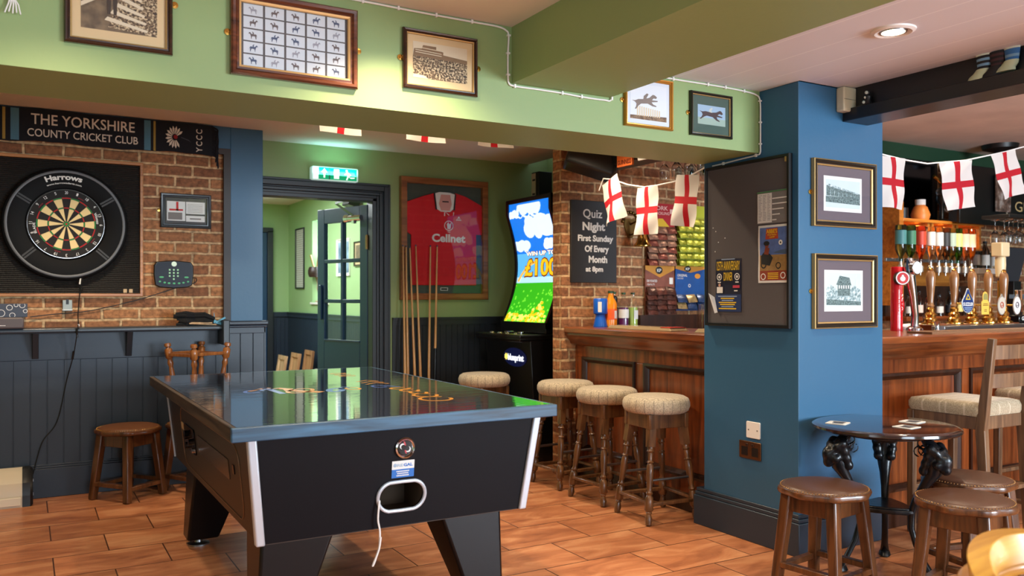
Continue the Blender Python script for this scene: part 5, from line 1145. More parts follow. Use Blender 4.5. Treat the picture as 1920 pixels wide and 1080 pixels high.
def hd_red(b, x0, x1, z0, z1, y):
    b.flat(rect(x0, x1, z0, z1), y); b.m = 1; b.flat([(x0+.05, z0), (x1-.05, z0), ((x0+x1)/2+.02, z0+.06), ((x0+x1)/2-.02, z0+.06)], y-.001); b.m = 2
    b.text('PORK', (x0+x1)/2, z1-.05, .14, .032, y-.001, bold=.02); b.text('CRACKLING', (x0+x1)/2, z1-.085, .17, .022, y-.001, bold=.02); b.flat(rect(x1-.045, x1-.012, z0+.10, z0+.135), y-.001)
    return [mat('card_red', (176, 24, 38), .4), mat('card_yellow', (222, 180, 40), .4), mat('card_pink', (236, 190, 180), .5)]
snack('red snack card with brown crackling packets on the brick wall', 4.075, 4.345, 1.50, 1.99, 1.815, mat('card_brown_back', (90, 40, 34), .6), hd_red, 3, 6, foil('packet_brown', (150, 110, 90)), foil('packet_rust', (128, 66, 54)), .088, .062, 1)
def hd_grn(b, x0, x1, z0, z1, y): b.flat(rect(x0, x1, z0, z1), y); b.m = 1; b.flat(circle(.025, 14, x0+.05, z1-.05), y-.001); return [mat('card_lime', (170, 180, 40), .45), PAPER]
snack('lime green snack card with yellow packets hanging on the brick wall', 4.375, 4.66, 1.505, 1.99, 1.90, mat('card_lime_back', (150, 156, 40), .5), hd_grn, 4, 7, foil('packet_lime', (176, 182, 60)), foil('packet_lime_dark', (140, 146, 40)), .072, .055, 1)
def hd_brn(b, x0, x1, z0, z1, y):
    b.flat(rect(x0, x1, z0, z1), y); b.m = 1; b.flat([(x0, z1), (x0, z1-.03), ((x0+x1)/2, z1-.09), (x1, z1-.03), (x1, z1)], y-.001); b.m = 2; b.flat(circle(.034, 20, (x0+x1)/2-.01, z1-.035, rz=.028), y-.002); b.m = 3; b.text('KP', (x0+x1)/2-.01, z1-.047, .042, .024, y-.003, bold=.05)
    b.text('DRY ROASTED', x0+.065, z1-.125, .10, .018, y-.001, bold=.02); b.text('PEANUTS', x0+.055, z1-.15, .07, .014, y-.001); b.flat(rect(x1-.05, x1-.015, z1-.14, z1-.09), y-.001)
    return [MATS['card_copper'], MATS['card_gold'], BLACK, PAPER]
snack('brown peanut snack card with dark foil packets above the counter', 4.06, 4.345, 1.13, 1.515, 1.335, MATS['card_copper'], hd_brn, 3, 5, foil('packet_dark', (70, 42, 36), .22, .5), foil('packet_copper', (96, 54, 44), .22, .5), .092, .07, 1)
def hd_blu(b, x0, x1, z0, z1, y):
    b.flat(rect(x0, x1, z0, z1), y); b.m = 1; b.flat([(x0, z1), (x0, z1-.02), ((x0+x1)/2, z1-.05), (x1, z1-.02), (x1, z1)], y-.001); b.m = 2; b.flat(circle(.034, 20, (x0+x1)/2-.03, z1-.02, rz=.022), y-.002); b.m = 3; b.text('KP', (x0+x1)/2-.03, z1-.03, .04, .02, y-.003, bold=.05)
    b.text('ORIGINAL', x0+.07, z1-.08, .10, .02, y-.001, bold=.02); b.text('SALTED', x0+.05, z1-.10, .06, .012, y-.001); b.ring2d(circle(.013, 16, (x0+x1)/2-.01, z1-.15), circle(.008, 16, (x0+x1)/2-.01, z1-.15), y-.001)
    b.m = 1; b.flat(circle(.03, 14, x1-.08, z1-.075, rz=.02), y-.001)
    return [mat('card_blue', (24, 78, 150), .4, vary=.2, vscale=8), MATS['card_gold'], BLACK, PAPER]
snack('blue peanut snack card with a row of blue packets', 4.355, 4.66, 1.17, 1.515, 1.29, mat('card_blue_back', (20, 50, 100), .5), hd_blu, 3, 2, foil('packet_blue', (40, 66, 110), .25, .4), foil('packet_blue_gold', (150, 130, 90), .25, .4), .092, .07, 1)
S('trim_6', OAKD, (4.0, 6.6, 5.02, 5.06, .9, 1.14))
# ---- chalkboard on the pier
t = thing('chalkboard', 'black chalkboard advertising quiz night on the brick pier', 'chalkboard', (3.591, 5.06, 1.6775))
b = MB(); b.box(-.201, .201, -.022, 0, -.297, .297); b.build('board', mat('chalkboard_black', (30, 30, 32), .55, vary=.15, vscale=9), t, bev=.003)
b = MB(); CH = mat('chalk_white', (216, 214, 210), .8)
for s, x, z, w_, h_ in (('Quiz', -.015, .175, .17, .062), ('Night', -.005, .085, .20, .056), ('First Sunday', .012, .005, .315, .043), ('Of Every', .022, -.072, .215, .045), ('Month', .032, -.150, .165, .048), ('at 8pm', .0, -.215, .155, .036)):
    b.text(s, x, z, w_, h_, -.0228, bold=.055 if s != 'Quiz' else 0.02)
b.build('chalk_lettering', CH, t, smooth=False)
# ---- bunting
def flag_mesh(w_, h_, sway, curl, seed):
    """landscape cross of St George hung by its long or short edge: local x along the string, z down"""
    r = random.Random(seed); nx, nz = 14, 18; b = MB(); idx = {}
    xs = sorted(set([i/nx for i in range(nx+1)]+[.41, .59])); zs = sorted(set([i/nz for i in range(nz+1)]+[.42, .56]))
    P = {}
    for i, u in enumerate(xs):
        for j, v in enumerate(zs): P[i, j] = (w_*(u-.5)+sway*v*h_, curl*math.sin(u*5+v*2+seed)*v+.006*math.sin(v*9+u*4+seed), -v*h_)
    vs = [P[i, j] for i in range(len(xs)) for j in range(len(zs))]; J = len(zs)
    for i in range(len(xs)-1):
        for j in range(J-1):
            uc, vc = (xs[i]+xs[i+1])/2, (zs[j]+zs[j+1])/2
            b.f.append([i*J+j, (i+1)*J+j, (i+1)*J+j+1, i*J+j+1]); b.mi.append(1 if (.41 < uc < .59 or .42 < vc < .56) else 0)
    b.v = [Vector(p) for p in vs]; return b
def two_sided_cloth(n, col):
    m, nt, p = base(n); p.inputs['Base Color'].default_value = srgb(*col); p.inputs['Roughness'].default_value = .8
    L = nt.links.new; tr = N(nt, 'ShaderNodeBsdfTranslucent'); tr.inputs['Color'].default_value = srgb(*col); mx = N(nt, 'ShaderNodeMixShader'); mx.inputs[0].default_value = .3
    L(p.outputs[0], mx.inputs[1]); L(tr.outputs[0], mx.inputs[2]); L(mx.outputs[0], nt.nodes['Material Output'].inputs['Surface']); return m
FW, FR = two_sided_cloth('bunting_white', (234, 230, 226)), two_sided_cloth('bunting_red', (196, 22, 40))
def bunting(label, string, flags, cat='bunting'):
    """string = points; flags = (x, y, z, w, h, heading, tilt, sway, curl)"""
    t = thing('bunting', label, cat, (0, 0, 0)); b = MB(); b.tube(string, .0045, 6); b.build('string', CLOTHW, t)
    for k, (x, y, z, w_, h_, hd, tilt, sway, curl) in enumerate(flags):
        f = flag_mesh(w_, h_, sway, curl, k+1).build('flag', [FW, FR], t, ang=80); f.location = (x, y, z); f.rotation_euler = (0, tilt, hd)
    return t
BL_ = [(3.36, 4.66, 1.995), (3.36, 4.61, 2.07), (3.36, 4.50, 2.05), (3.36, 4.35, 2.0), (3.36, 4.18, 1.965), (3.36, 4.05, 1.962), (3.36, 3.90, 1.965), (3.36, 3.75, 1.985), (3.34, 3.62, 2.008), (3.32, 3.56, 2.018)]
bunting('short string of three white and red cross flags above the bar counter', BL_, [(3.355, 4.535, 2.055, .19, .285, FACE_LEFT, -.32, -.12, .03), (3.355, 4.145, 1.962, .205, .295, FACE_LEFT, .02, -.02, .012), (3.355, 3.775, 1.99, .19, .30, FACE_LEFT, .13, .03, .02)])
BR_ = [(4.32, 3.32, 2.16), (4.479, 3.3, 2.133), (4.70, 3.3, 2.117), (4.9, 3.3, 2.112), (5.07, 3.3, 2.135), (5.3, 3.3, 2.165), (5.534, 3.3, 2.214), (5.75, 3.3, 2.26), (5.972, 3.3, 2.313), (6.3, 3.3, 2.40), (6.6, 3.3, 2.7)]
bunting('string of white and red cross flags across the bar, right of the pillar', BR_, [(4.56, 3.295, 2.125, .22, .31, 0, .02, .03, .015), (5.19, 3.295, 2.148, .345, .305, 0, -.13, .05, .015), (5.72, 3.295, 2.252, .30, .31, 0, -.22, .18, .02), (6.28, 3.295, 2.39, .30, .31, 0, -.25, .1, .02)])
bunting('row of white and red cross flags hung across the rear ceiling', [(.55, 4.6, 2.47), (.8, 4.6, 2.458), (1.5, 4.6, 2.45), (2.5, 4.6, 2.452), (2.9, 4.6, 2.45), (3.2, 4.6, 2.47)], [(.80, 4.595, 2.45, .25, .20, 0, .0, .0, .012), (1.537, 4.595, 2.448, .25, .255, 0, .0, .0, .012), (2.055, 4.595, 2.448, .258, .252, 0, .0, .0, .012), (2.525, 4.595, 2.448, .245, .242, 0, .0, .0, .012)])
# ---- fruit machine
fm = thing('fruit_machine', 'tall black fruit machine with bright curved screen beside the brick pier', 'fruit machine', (0, 0, 0))
CASE = mat('machine_black', (10, 10, 12), .3)
Y0, Y1 = 5.56, 6.27
def scx(t): return 3.60-.04+.11*math.sin(PI*min(1, t*1.12))*(1-.15*t)-.05*(1-t)**2   # curve of the screen from bottom (0) to top (1)
SZ0, SZ1 = 1.075, 2.055
NS = 28
b = MB(); b.box(3.72, 4.10, Y0, Y1, .0, 2.09); b.build('cabinet', CASE, fm, bev=.01)
b = MB()
front = [(scx(i/NS)-.012, SZ0-.03+(SZ1-SZ0+.06)*i/NS) for i in range(NS+1)]; prof = front+[(3.75, SZ1+.03), (3.75, SZ0-.03)]
b.rings([[(x, y, z) for x, z in prof] for y in (Y0, Y0+.035)]); b.rings([[(x, y, z) for x, z in prof] for y in (Y1-.035, Y1)])
b.box(scx(1)-.01, 3.75, Y0, Y1, SZ1, SZ1+.035); b.box(scx(0)-.012, 3.75, Y0, Y1, SZ0-.05, SZ0); b.build('bezel', CASE, fm, ang=30)
# the picture on the screen, laid on the curve: u right (towards -y), v up
SY0, SY1 = Y1-.035, Y0+.035
def on_scr(u, v, d=0.0): return (scx(v)-d, SY0+(SY1-SY0)*u, SZ0+(SZ1-SZ0)*v)
SKY1, SKY2, CLD, GRS, GRS2, GOLD, GOLD2, RIM, HAZE, RBW, WHT = [emit(n, c, s) for n, c, s in (('screen_sky', (20, 120, 232), 1.1), ('screen_sky_pale', (90, 180, 240), 1.1), ('screen_cloud', (214, 232, 246), 1.15), ('screen_grass', (50, 180, 30), 1.0), ('screen_grass_light', (120, 220, 60), 1.05), ('screen_gold', (250, 190, 30), 1.1), ('screen_gold_pale', (252, 226, 110), 1.15), ('screen_lettering_rim', (120, 56, 16), .8), ('screen_haze', (176, 222, 246), 1.1), ('screen_rainbow', (240, 190, 90), 1.0), ('screen_white', (252, 248, 232), 1.3))]
b = MB(); n = 40
for i in range(n):
    v0, v1 = i/n, (i+1)/n; b.m = 0 if v0 > .55 else 1 if v0 > .36 else 4 if v0 > .31 else 2 if v0 > .0 else 3
    for k in range(6): b.add([on_scr(k/6, v0), on_scr((k+1)/6, v0), on_scr((k+1)/6, v1), on_scr(k/6, v1)], [(0, 1, 2, 3)])
scr = b.build('screen', [SKY1, SKY2, GRS, GRS2, HAZE], fm, ang=60)
def scr_poly(b, pts, d):
    b.add([on_scr(u, v, d) for u, v in pts], [tuple(range(len(pts)))])
b = MB()
def cloud(cu, cv, s, seed):
    s *= 1.1
    r = random.Random(seed)
    for k in range(9): scr_poly(b, [(min(.99, max(.01, cu+q[0])), min(.985, cv+q[1])) for q in circle(s*r.uniform(.3, .5), 14, s*(-.7+.18*k), s*.10*math.sin(k*1.7)+s*.10*math.sin(PI*k/8), rz=s*.20*r.uniform(.6, 1.1))], .002+.0001*k)
cloud(.48, .925, .26, 1); cloud(.68, .765, .34, 3); cloud(.14, .63, .18, 4); cloud(.88, .63, .16, 5); cloud(.12, .90, .12, 6)
b.build('cloud_print', CLD, scr, smooth=False)
b = MB(); r = random.Random(4)
for k in range(46):
    u, v = r.uniform(.02, .95), r.uniform(.05, .26); scr_poly(b, [(u, v), (u+.04, v+.004), (u+.03, v+.016), (u+.012, v+.02)], .002)
b.build('grass_print', GRS2, scr, smooth=False)
b = MB()
for k in range(12): a0, a1 = math.radians(100+6.5*k), math.radians(106.5+6.5*k); scr_poly(b, [(.60+.62*math.cos(a0)*1.0, .24+.28*math.sin(a0)), (.60+.62*math.cos(a1), .24+.28*math.sin(a1)), (.60+.57*math.cos(a1), .24+.258*math.sin(a1)), (.60+.57*math.cos(a0), .24+.258*math.sin(a0))] if .60+.62*math.cos(a1) > .01 else [(.01, .3), (.02, .3), (.02, .31)], .0025)
b.build('rainbow', RBW, scr, smooth=False)
b = MB(); r = random.Random(9)
for k in range(70):
    u = r.uniform(.03, .97); v = r.uniform(.01, .05+.05*abs(u-.45)); b.m = k % 2; scr_poly(b, [(u+.028*math.cos(q*PI/4), v+.012*math.sin(q*PI/4)) for q in range(8)], .003+.00005*k)
for k in range(24):
    u = r.uniform(.62, .92); v = .05+r.uniform(0, .12)*(1-abs(u-.77)*4); b.m = k % 2; scr_poly(b, [(u+.03*math.cos(q*PI/4), max(.02, v)+.013*math.sin(q*PI/4)) for q in range(8)], .004+.00005*k)
b.build('coin_print', [GOLD, GOLD2], scr, smooth=False)
def scr_text(s, cu, v0, w_, h_, d, m, bold, name):
    b = MB(); b.text(s, 0, 0, w_, h_, bold=bold, fn=lambda p, q: on_scr(cu+p, v0+q, d)); b.build(name, m, scr, smooth=False)
scr_text('WIN UP TO', .60, .553, .72, .038, .004, RIM, .10, 'lettering_rim'); scr_text('WIN UP TO', .60, .555, .70, .034, .006, WHT, .03, 'lettering')
scr_text('£100', .58, .385, .80, .145, .004, RIM, .08, 'lettering_rim'); scr_text('£100', .58, .39, .77, .135, .006, GOLD, .035, 'lettering')
b = MB(); b.box(3.26, 3.74, Y0-.01, Y1+.01, .955, .985); b.hexa([(3.27, Y0, .93), (3.74, Y0, .93), (3.74, Y1, .93), (3.27, Y1, .93)], [(3.26, Y0-.01, .96), (3.74, Y0-.01, .96), (3.74, Y1+.01, .96), (3.26, Y1+.01, .96)]); b.box(3.50, 3.74, Y0, Y1, .985, 1.05); b.build('button_deck', CASE, fm, bev=.008)
for y in (5.72, 5.85, 5.98, 6.11): MB().lathe([(.001, 0), (.022, 0), (.02, .01), (.001, .012)], 14, (3.33, y, .985)).build('button', CHROME, fm)
b = MB(); b.cyl((3.42, 5.80, .985), (3.42, 5.80, 1.0), .03); b.box(3.38, 3.46, 5.95, 6.0, .985, 1.0); b.build('coin_slot', CHROME, fm, bev=.003)
b = MB(); b.hexa([(3.42, Y0+.0, .0), (3.74, Y0, .0), (3.74, Y1, .0), (3.42, Y1, .0)], [(3.36, Y0, .94), (3.74, Y0, .94), (3.74, Y1, .94), (3.36, Y1, .94)]); b.build('lower_door', CASE, fm, bev=.006)
lx = lambda z: 3.42-.06*z/.94
b = MB(); OV = circle(1, 32); b.add([(lx(.80+q[1]*.10)-.004, 5.80+q[0]*.20*.9, .80+q[1]*.075) for q in OV], [tuple(range(32))]); b.build('badge_panel', emit('badge_navy', (14, 22, 62), .6), fm, smooth=False)
b = MB(); b.text('blueprint', 0, 0, .245, .05, bold=.035, fn=lambda p, q: (lx(.79)-.008, 5.785-p, .775+q)); b.build('lettering', emit('sign_white', (240, 244, 255), 2.2), fm, smooth=False)
b = MB(); b.add([(lx(.79)-.008, 5.935+(.03 if k % 2 else .018)*math.cos(k*PI/8), .80+(.03 if k % 2 else .018)*math.sin(k*PI/8)) for k in range(16)], [tuple(range(16))]); b.build('sun_logo', emit('sign_yellow', (250, 220, 90), 2.0), fm, smooth=False)
t = thing('gift_carton', 'black carton with pale printed side standing on top of the fruit machine', 'carton', (3.86, 6.19, 2.09)); MB().box(-.075, .06, -.07, .05, 0, .255).build('carton', BLACK, t, bev=.004)
b = MB(); b.box(-.0765, -.0752, -.02, .045, .015, .245); b.m = 1; [b.box(-.0775, -.0764, -.012, .03, .03+.03*k, .045+.03*k) for k in (0, 1, 5)]; b.build('printed_side', [mat('carton_print', (196, 186, 160), .6), INK], t, smooth=False)
# ---- cues in a rack
cr = thing('cue_rack', 'black floor rack holding the pool cues by the dado', 'rack', (2.86, 6.43, 0)); b = MB(); b.box(-.26, .20, -.12, .05, 0, .05); b.box(-.26, .20, -.12, .05, .28, .31); b.box(-.26, -.24, -.12, .05, 0, .31); b.box(.18, .20, -.12, .05, 0, .31); b.build('rack', BLACK, cr, bev=.004)
CUEW = wood('cue_maple', (176, 124, 66), (220, 174, 110), .3, 2, 1, .5); BUTT = mat('cue_butt_black', (18, 16, 18), .25)
for k, (xb, xt, zt, lab, dark, yb) in enumerate(((2.675, 2.700, 1.705, 'leftmost wooden pool cue leaning on the shirt frame', .0, 6.36), (2.715, 2.728, 1.70, 'wooden pool cue with a black butt ring, second from the left', .28, 6.40), (2.778, 2.762, 1.695, 'wooden pool cue third from the left by the dado', .0, 6.37), (2.840, 2.815, 1.71, 'wooden pool cue with dark pointed splices, fourth from the left', .36, 6.40), (2.885, 2.948, 1.71, 'wooden pool cue with dark spliced butt, second from the right', .33, 6.40), (2.925, 3.01, 1.712, 'rightmost pool cue with long black butt', .80, 6.38))):
    t = thing('pool_cue', lab, 'cue'); p0 = Vector((xb, yb, .052)); p1 = Vector((xt, 6.492, zt)); D = p1-p0; t.location = p0
    t['group'] = 'pool cues in the rack'
    s = (dark-.0)/D.length if dark else .08
    MB().turned(D*s, D*.992, [(0, .0145*(1-.5*s)), (1, .0055)], 12).build('shaft', CUEW, t)
    MB().turned(D*0, D*s, [(0, .0145), (1, .0145*(1-.5*s))], 12).build('butt', BUTT if dark else CUEW, t)
    if dark and dark < .5:
        for q in range(4):
            a = q*PI/2; MB().turned(D*s+Vector((.008*math.cos(a), .008*math.sin(a), 0)), D*(s+.13)+Vector((.006*math.cos(a), .006*math.sin(a), 0)), [(0, .006), (1, .0005)], 6).build('splice', BUTT, t)
    MB().turned(D*.992, D, [(0, .0058), (1, .005)], 10).build('tip', mat('cue_tip', (60, 80, 110), .7), t)
# ---- exit sign
t = thing('exit_sign', 'lit green emergency exit sign with running man over the doorway', 'exit sign', (2.13, YB, 2.248))
b = MB(); b.prism(rrect(-.19, .19, -.054, .054, .014), -.06, 0); b.build('housing', emit('sign_housing', (200, 236, 226), .45), t, bev=.006)
EG = emit('exit_green', (0, 150, 100), .9); EW = emit('exit_white', (225, 255, 242), 1.05)
b = MB(); f = lambda pts, d=.0625: b.flat(pts, -d)
f(rect(-.135, .175, -.046, .046), .0618)
b.build('green_face', EG, t, smooth=False)
b = MB(); f(rect(-.178, -.140, -.046, .046), .062); f([(-.097, -.034), (-.083, -.034), (-.083, .008), (-.066, .008), (-.09, .04), (-.114, .008), (-.097, .008)]); f(rect(-.012, .03, -.038, .038))
f(circle(.009, 12, .092, .030)); f([(.098, .022), (.112, .012), (.128, -.002), (.118, -.008), (.108, .002), (.118, -.02), (.14, -.018), (.158, -.018), (.158, -.026), (.128, -.03), (.108, -.018), (.098, -.042), (.086, -.042), (.098, -.012), (.092, .004), (.078, -.004), (.074, .002), (.088, .016)])
b.build('pictogram', EW, t, smooth=False)
b = MB(); b.box(-.052, -.044, -.0622, -.0615, -.046, .046); b.build('divider', mat('divider_dark', (10, 60, 50), .5), t, smooth=False)
gl = bpy.data.lights.new('exit_sign_glow', 'AREA'); gl.shape = 'RECTANGLE'; gl.size = .34; gl.size_y = .08; gl.energy = 0.9; gl.color = (.4, 1, .9); go = bpy.data.objects.new('exit_sign_glow', gl); C.objects.link(go); go.location = (2.13, YB-.075, 2.248); go.rotation_euler = (PI/2+.9, 0, 0)
# ---- corridor things: boards against the wall, drummer figure in the window
for x, y, w_, h_, lean, m, lb in ((2.68, 10.42, .34, .56, .16, PALEW, 'pale wooden board leaning, leftmost of the stack in the corridor'), (2.73, 10.02, .34, .61, .15, wood('board_tan', (150, 110, 74), (196, 156, 112), .6, 2), 'wooden framed board leaning in the middle of the corridor stack'), (2.79, 9.66, .31, .66, .13, wood('board_brown', (120, 84, 52), (170, 126, 84), .6, 2), 'tall brown wooden board leaning at the right of the corridor stack'), (2.84, 9.25, .40, .46, .10, mat('board_white', (208, 200, 196), .6), 'low white board leaning beside the wooden ones')):
    t = thing('leaning_board', lb, 'board', (x, y, 0), FACE_LEFT); b = MB(); b.T = Matrix.Rotation(-lean, 4, 'X')
    b.frame(-w_/2, w_/2, .005, h_, [(0, 0), (0, -.03), (.05, -.03), (.055, -.018), (.055, 0)]); b.build('frame', m, t, bev=.003)
    b = MB(); b.T = Matrix.Rotation(-lean, 4, 'X'); b.box(-w_/2+.05, w_/2-.05, -.015, -.003, .05, h_-.05); b.build('panel', m, t, smooth=False)
t = thing('drummer_figure', 'small dark ornament figure on the corridor window sill', 'ornament', (3.065, 9.88, 1.21))
b = MB(); b.lathe([(.001, 0), (.07, 0), (.07, .02), (.03, .03), (.04, .12), (.055, .16), (.05, .22), (.07, .30), (.07, .36), (.03, .42), (.02, .44), (.001, .445)], 16); b.build('body', mat('figure_cream', (180, 160, 130), .5), t)
b = MB(); b.ball((0, -.005, .49), .05, 14); b.build('head', mat('figure_brown', (60, 34, 24), .5), t)
b = MB(); b.lathe([(.06, 0), (.075, .04), (.075, .08), (.06, .12)], 16, (-.09, -.02, .30)); b.build('drum', mat('figure_dark', (46, 26, 22), .4), t)
b = MB(); b.tube([(-.10, -.03, .42), (-.14, -.03, .56)], .012, 8); b.tube([(-.06, -.03, .42), (-.05, -.05, .54)], .012, 8); b.build('drumstick', GILT, t)
t = tag(MB().cbox((2.90, 8.3, 2.28), (.12, .20, .18), Matrix.Rotation(.3, 3, 'Y')).build('speaker', BLACK, bev=.01), 'small black loudspeaker high on the corridor wall above the door', 'speaker')
# ---- speaker, black canopy beam, posters above the counter, hanging glasses
t = thing('loudspeaker', 'black tilted loudspeaker under the beam above the chalkboard', 'speaker', (3.36, 4.75, 2.24)); b = MB(); R = Matrix.Rotation(.35, 3, 'Y') @ Matrix.Rotation(-.5, 3, 'Z'); b.cbox((0, 0, -.02), (.34, .20, .20), R); b.build('cabinet', BLACK, t, bev=.02, seg=3)
b = MB(); p = R @ Vector((.175, 0, 0)); q = R @ Vector((.19, 0, 0)); b.cyl((p.x, p.y, p.z-.02), (q.x, q.y, q.z-.02), .08, .075, 24); b.build('driver', mat('speaker_grey', (60, 60, 62), .5), t)
b = MB(); b.box(3.42, 3.62, 3.75, 5.0, 2.165, 2.32); b.build
struct(b.build('beam_canopy', BLACK, bev=.01))
t = tag(MB().box(3.405, 3.42, 4.36, 4.52, 2.135, 2.245).build('beer_sign', mat('sign_orange', (222, 110, 50), .5)), 'orange beer sign on the black canopy under the green beam', 'sign')
b = MB(); b.text('GUINNESS', 0, 0, .145, .03, bold=.03, fn=lambda p, q: (3.4035, 4.44-p, 2.148+q)); b.build('lettering', mat('sign_brown', (90, 30, 20), .5), t, smooth=False)
tag(MB().box(3.405, 3.42, 4.0, 4.30, 2.15, 2.26).build('paper_notice', PAPER), 'white paper notice on the black canopy beside the orange sign', 'notice')
gr = thing('glass_rack', 'dark overhead rack that holds stemmed glasses behind the flags', 'rack', (4.12, 4.5, 2.33)); b = MB(); b.box(-.3, .35, -.3, .3, 0, .03); [b.box(-.3, .35, -.26+.13*k-.012, -.26+.13*k+.012, -.02, 0) for k in range(5)]; b.build('rack', OAKD, gr, bev=.003)
for x, y in ((-.25, -.25), (.3, -.25), (-.25, .25), (.3, .25)): MB().cyl((x, y, .03), (x, y, .15), .008).build('hanger', BLACK, gr)
WG = clear_glass('wine_glass', (245, 248, 250), .02)
def wine_glass(label, loc, group):
    t = thing('wine_glass', label, 'glass', loc, 0, group)
    b = MB(); b.lathe([(.001, 0), (.034, -.002), (.034, -.005), (.006, -.012), (.004, -.02), (.004, -.085), (.012, -.095), (.034, -.125), (.038, -.155), (.033, -.20), (.031, -.20), (.036, -.155), (.032, -.127), (.010, -.098), (.001, -.095)], 20); b.build('glass', WG, t); return t
g0 = None
for i in range(3):
    for j in range(4):
        lc = (3.92+.14*i, 4.26+.13*j, 2.31)
        if g0 is None: g0 = wine_glass('stemmed glass hanging upside down from the rack behind the flags', lc, 'stemmed glasses over the near counter')
        else: dup(g0, lc)
# ---------------------------------------------------------------- noticeboard on the pillar and its papers
t = thing('noticeboard', 'grey felt noticeboard in a black frame on the left face of the pillar', 'noticeboard', (3.299, 3.245, 1.556), FACE_LEFT)
b = MB(); b.frame(-.30, .30, -.435, .435, [(0, 0), (0, -.022), (.003, -.025), (.014, -.025), (.016, -.02), (.016, 0)]); b.build('frame', BLACK, t, ang=25)
MB().box(-.285, .285, -.015, -.002, -.42, .42).build('felt', mat('grey_felt', (82, 78, 80), .95, bump=.15, bscale=200), t, smooth=False)
b = MB()
for x, z in ((-.22, .08), (-.24, .10), (-.20, .02), (-.225, -.03), (-.15, .04)): b.ball((x, -.016, z), .003, 6)
b.build('pinholes', PAPER, t)
b = MB(); b.box(.274, .284, -.027, -.02, .395, .42); b.build('clip', GILT, t, smooth=False)
YL = 3.245
def poster(label, y0, y1, z0, z1, draw, curl=None, cat='poster'):
    t = thing('poster', label, cat, (3.2825, (y0+y1)/2, (z0+z1)/2), FACE_LEFT); w_, h_ = abs(y1-y0), z1-z0
    b = MB(); n = 8
    rs = []
    for i in range(n+1):
        v = -h_/2+h_*i/n; yy = -.0016-.0015*math.sin(i*1.3)
        rs.append([(-w_/2, yy, v), (w_/2, yy, v), (w_/2, yy+.0006, v), (-w_/2, yy+.0006, v)])
    b.rings(rs); draw(t, b, w_, h_)
    return t
NB = mat('poster_navy', (18, 20, 46), .45); YEL = mat('poster_yellow', (226, 190, 40), .5); PBL = mat('poster_blue', (30, 50, 96), .5); PPK = mat('poster_pink', (190, 60, 84), .5); PSK = mat('poster_skin', (200, 160, 140), .5); PLT = mat('poster_pale_blue', (140, 160, 190), .5)
def dr_dinner(t, b, w_, h_):
    b.build('sheet', NB, t, smooth=False); b = MB(); y = -.0040
    b.m = 1; b.text('125TH ANNIVERSARY', 0, .078, w_*.9, .050, y, bold=.01); b.text('DINNER', 0, .022, w_*.34, .046, y, bold=.01)
    b.m = 0
    for x in (-.066, .066): b.ring2d(circle(.019, 18, x, .042), circle(.014, 18, x, .042), y); b.flat(circle(.008, 12, x, .042), y); b.flat([(x-.012, .01), (x+.012, .01), (x+.012, .016), (x-.012, .016)], y)
    b.m = 2; b.flat(rect(-.095, .095, -.145, -.052), y+.0006)
    b.m = 3; b.flat(rect(.035, .085, -.018, -.004), y); b.m = 0; b.flat(rect(.045, .07, -.036, -.030), y)
    b.flat(rect(-.085, -.04, -.045, -.012), y); b.m = 4; b.flat(circle(.009, 10, -.064, -.002), y-.0003)
    b.m = 1
    for k, (w2) in enumerate((.14, .10, .085, .13, .11, .09, .13)): b.m = 1 if k not in (0, 2, 5) else 5; b.flat(rect(-.005-w2/2, -.005+w2/2, -.066-.011*k, -.060-.011*k), y)
    b.m = 5; b.flat(rect(-.05, .05, .134, .139), y)
    b.build('print', [PAPER, YEL, PBL, PPK, PSK, PLT], t, smooth=False)
    b = MB(); b.add([(-.1, -.004, -.075), (-.1, -.006, -.068), (-.118, -.034, -.045), (-.06, -.022, -.150), (-.075, -.03, -.155)], [(0, 1, 2), (1, 3, 2), (2, 3, 4)]); b.build('curled_corner', PAPER, t, smooth=False)
poster('navy and yellow anniversary dinner poster with a curled white corner', 3.463, 3.272, 1.205, 1.483, dr_dinner)
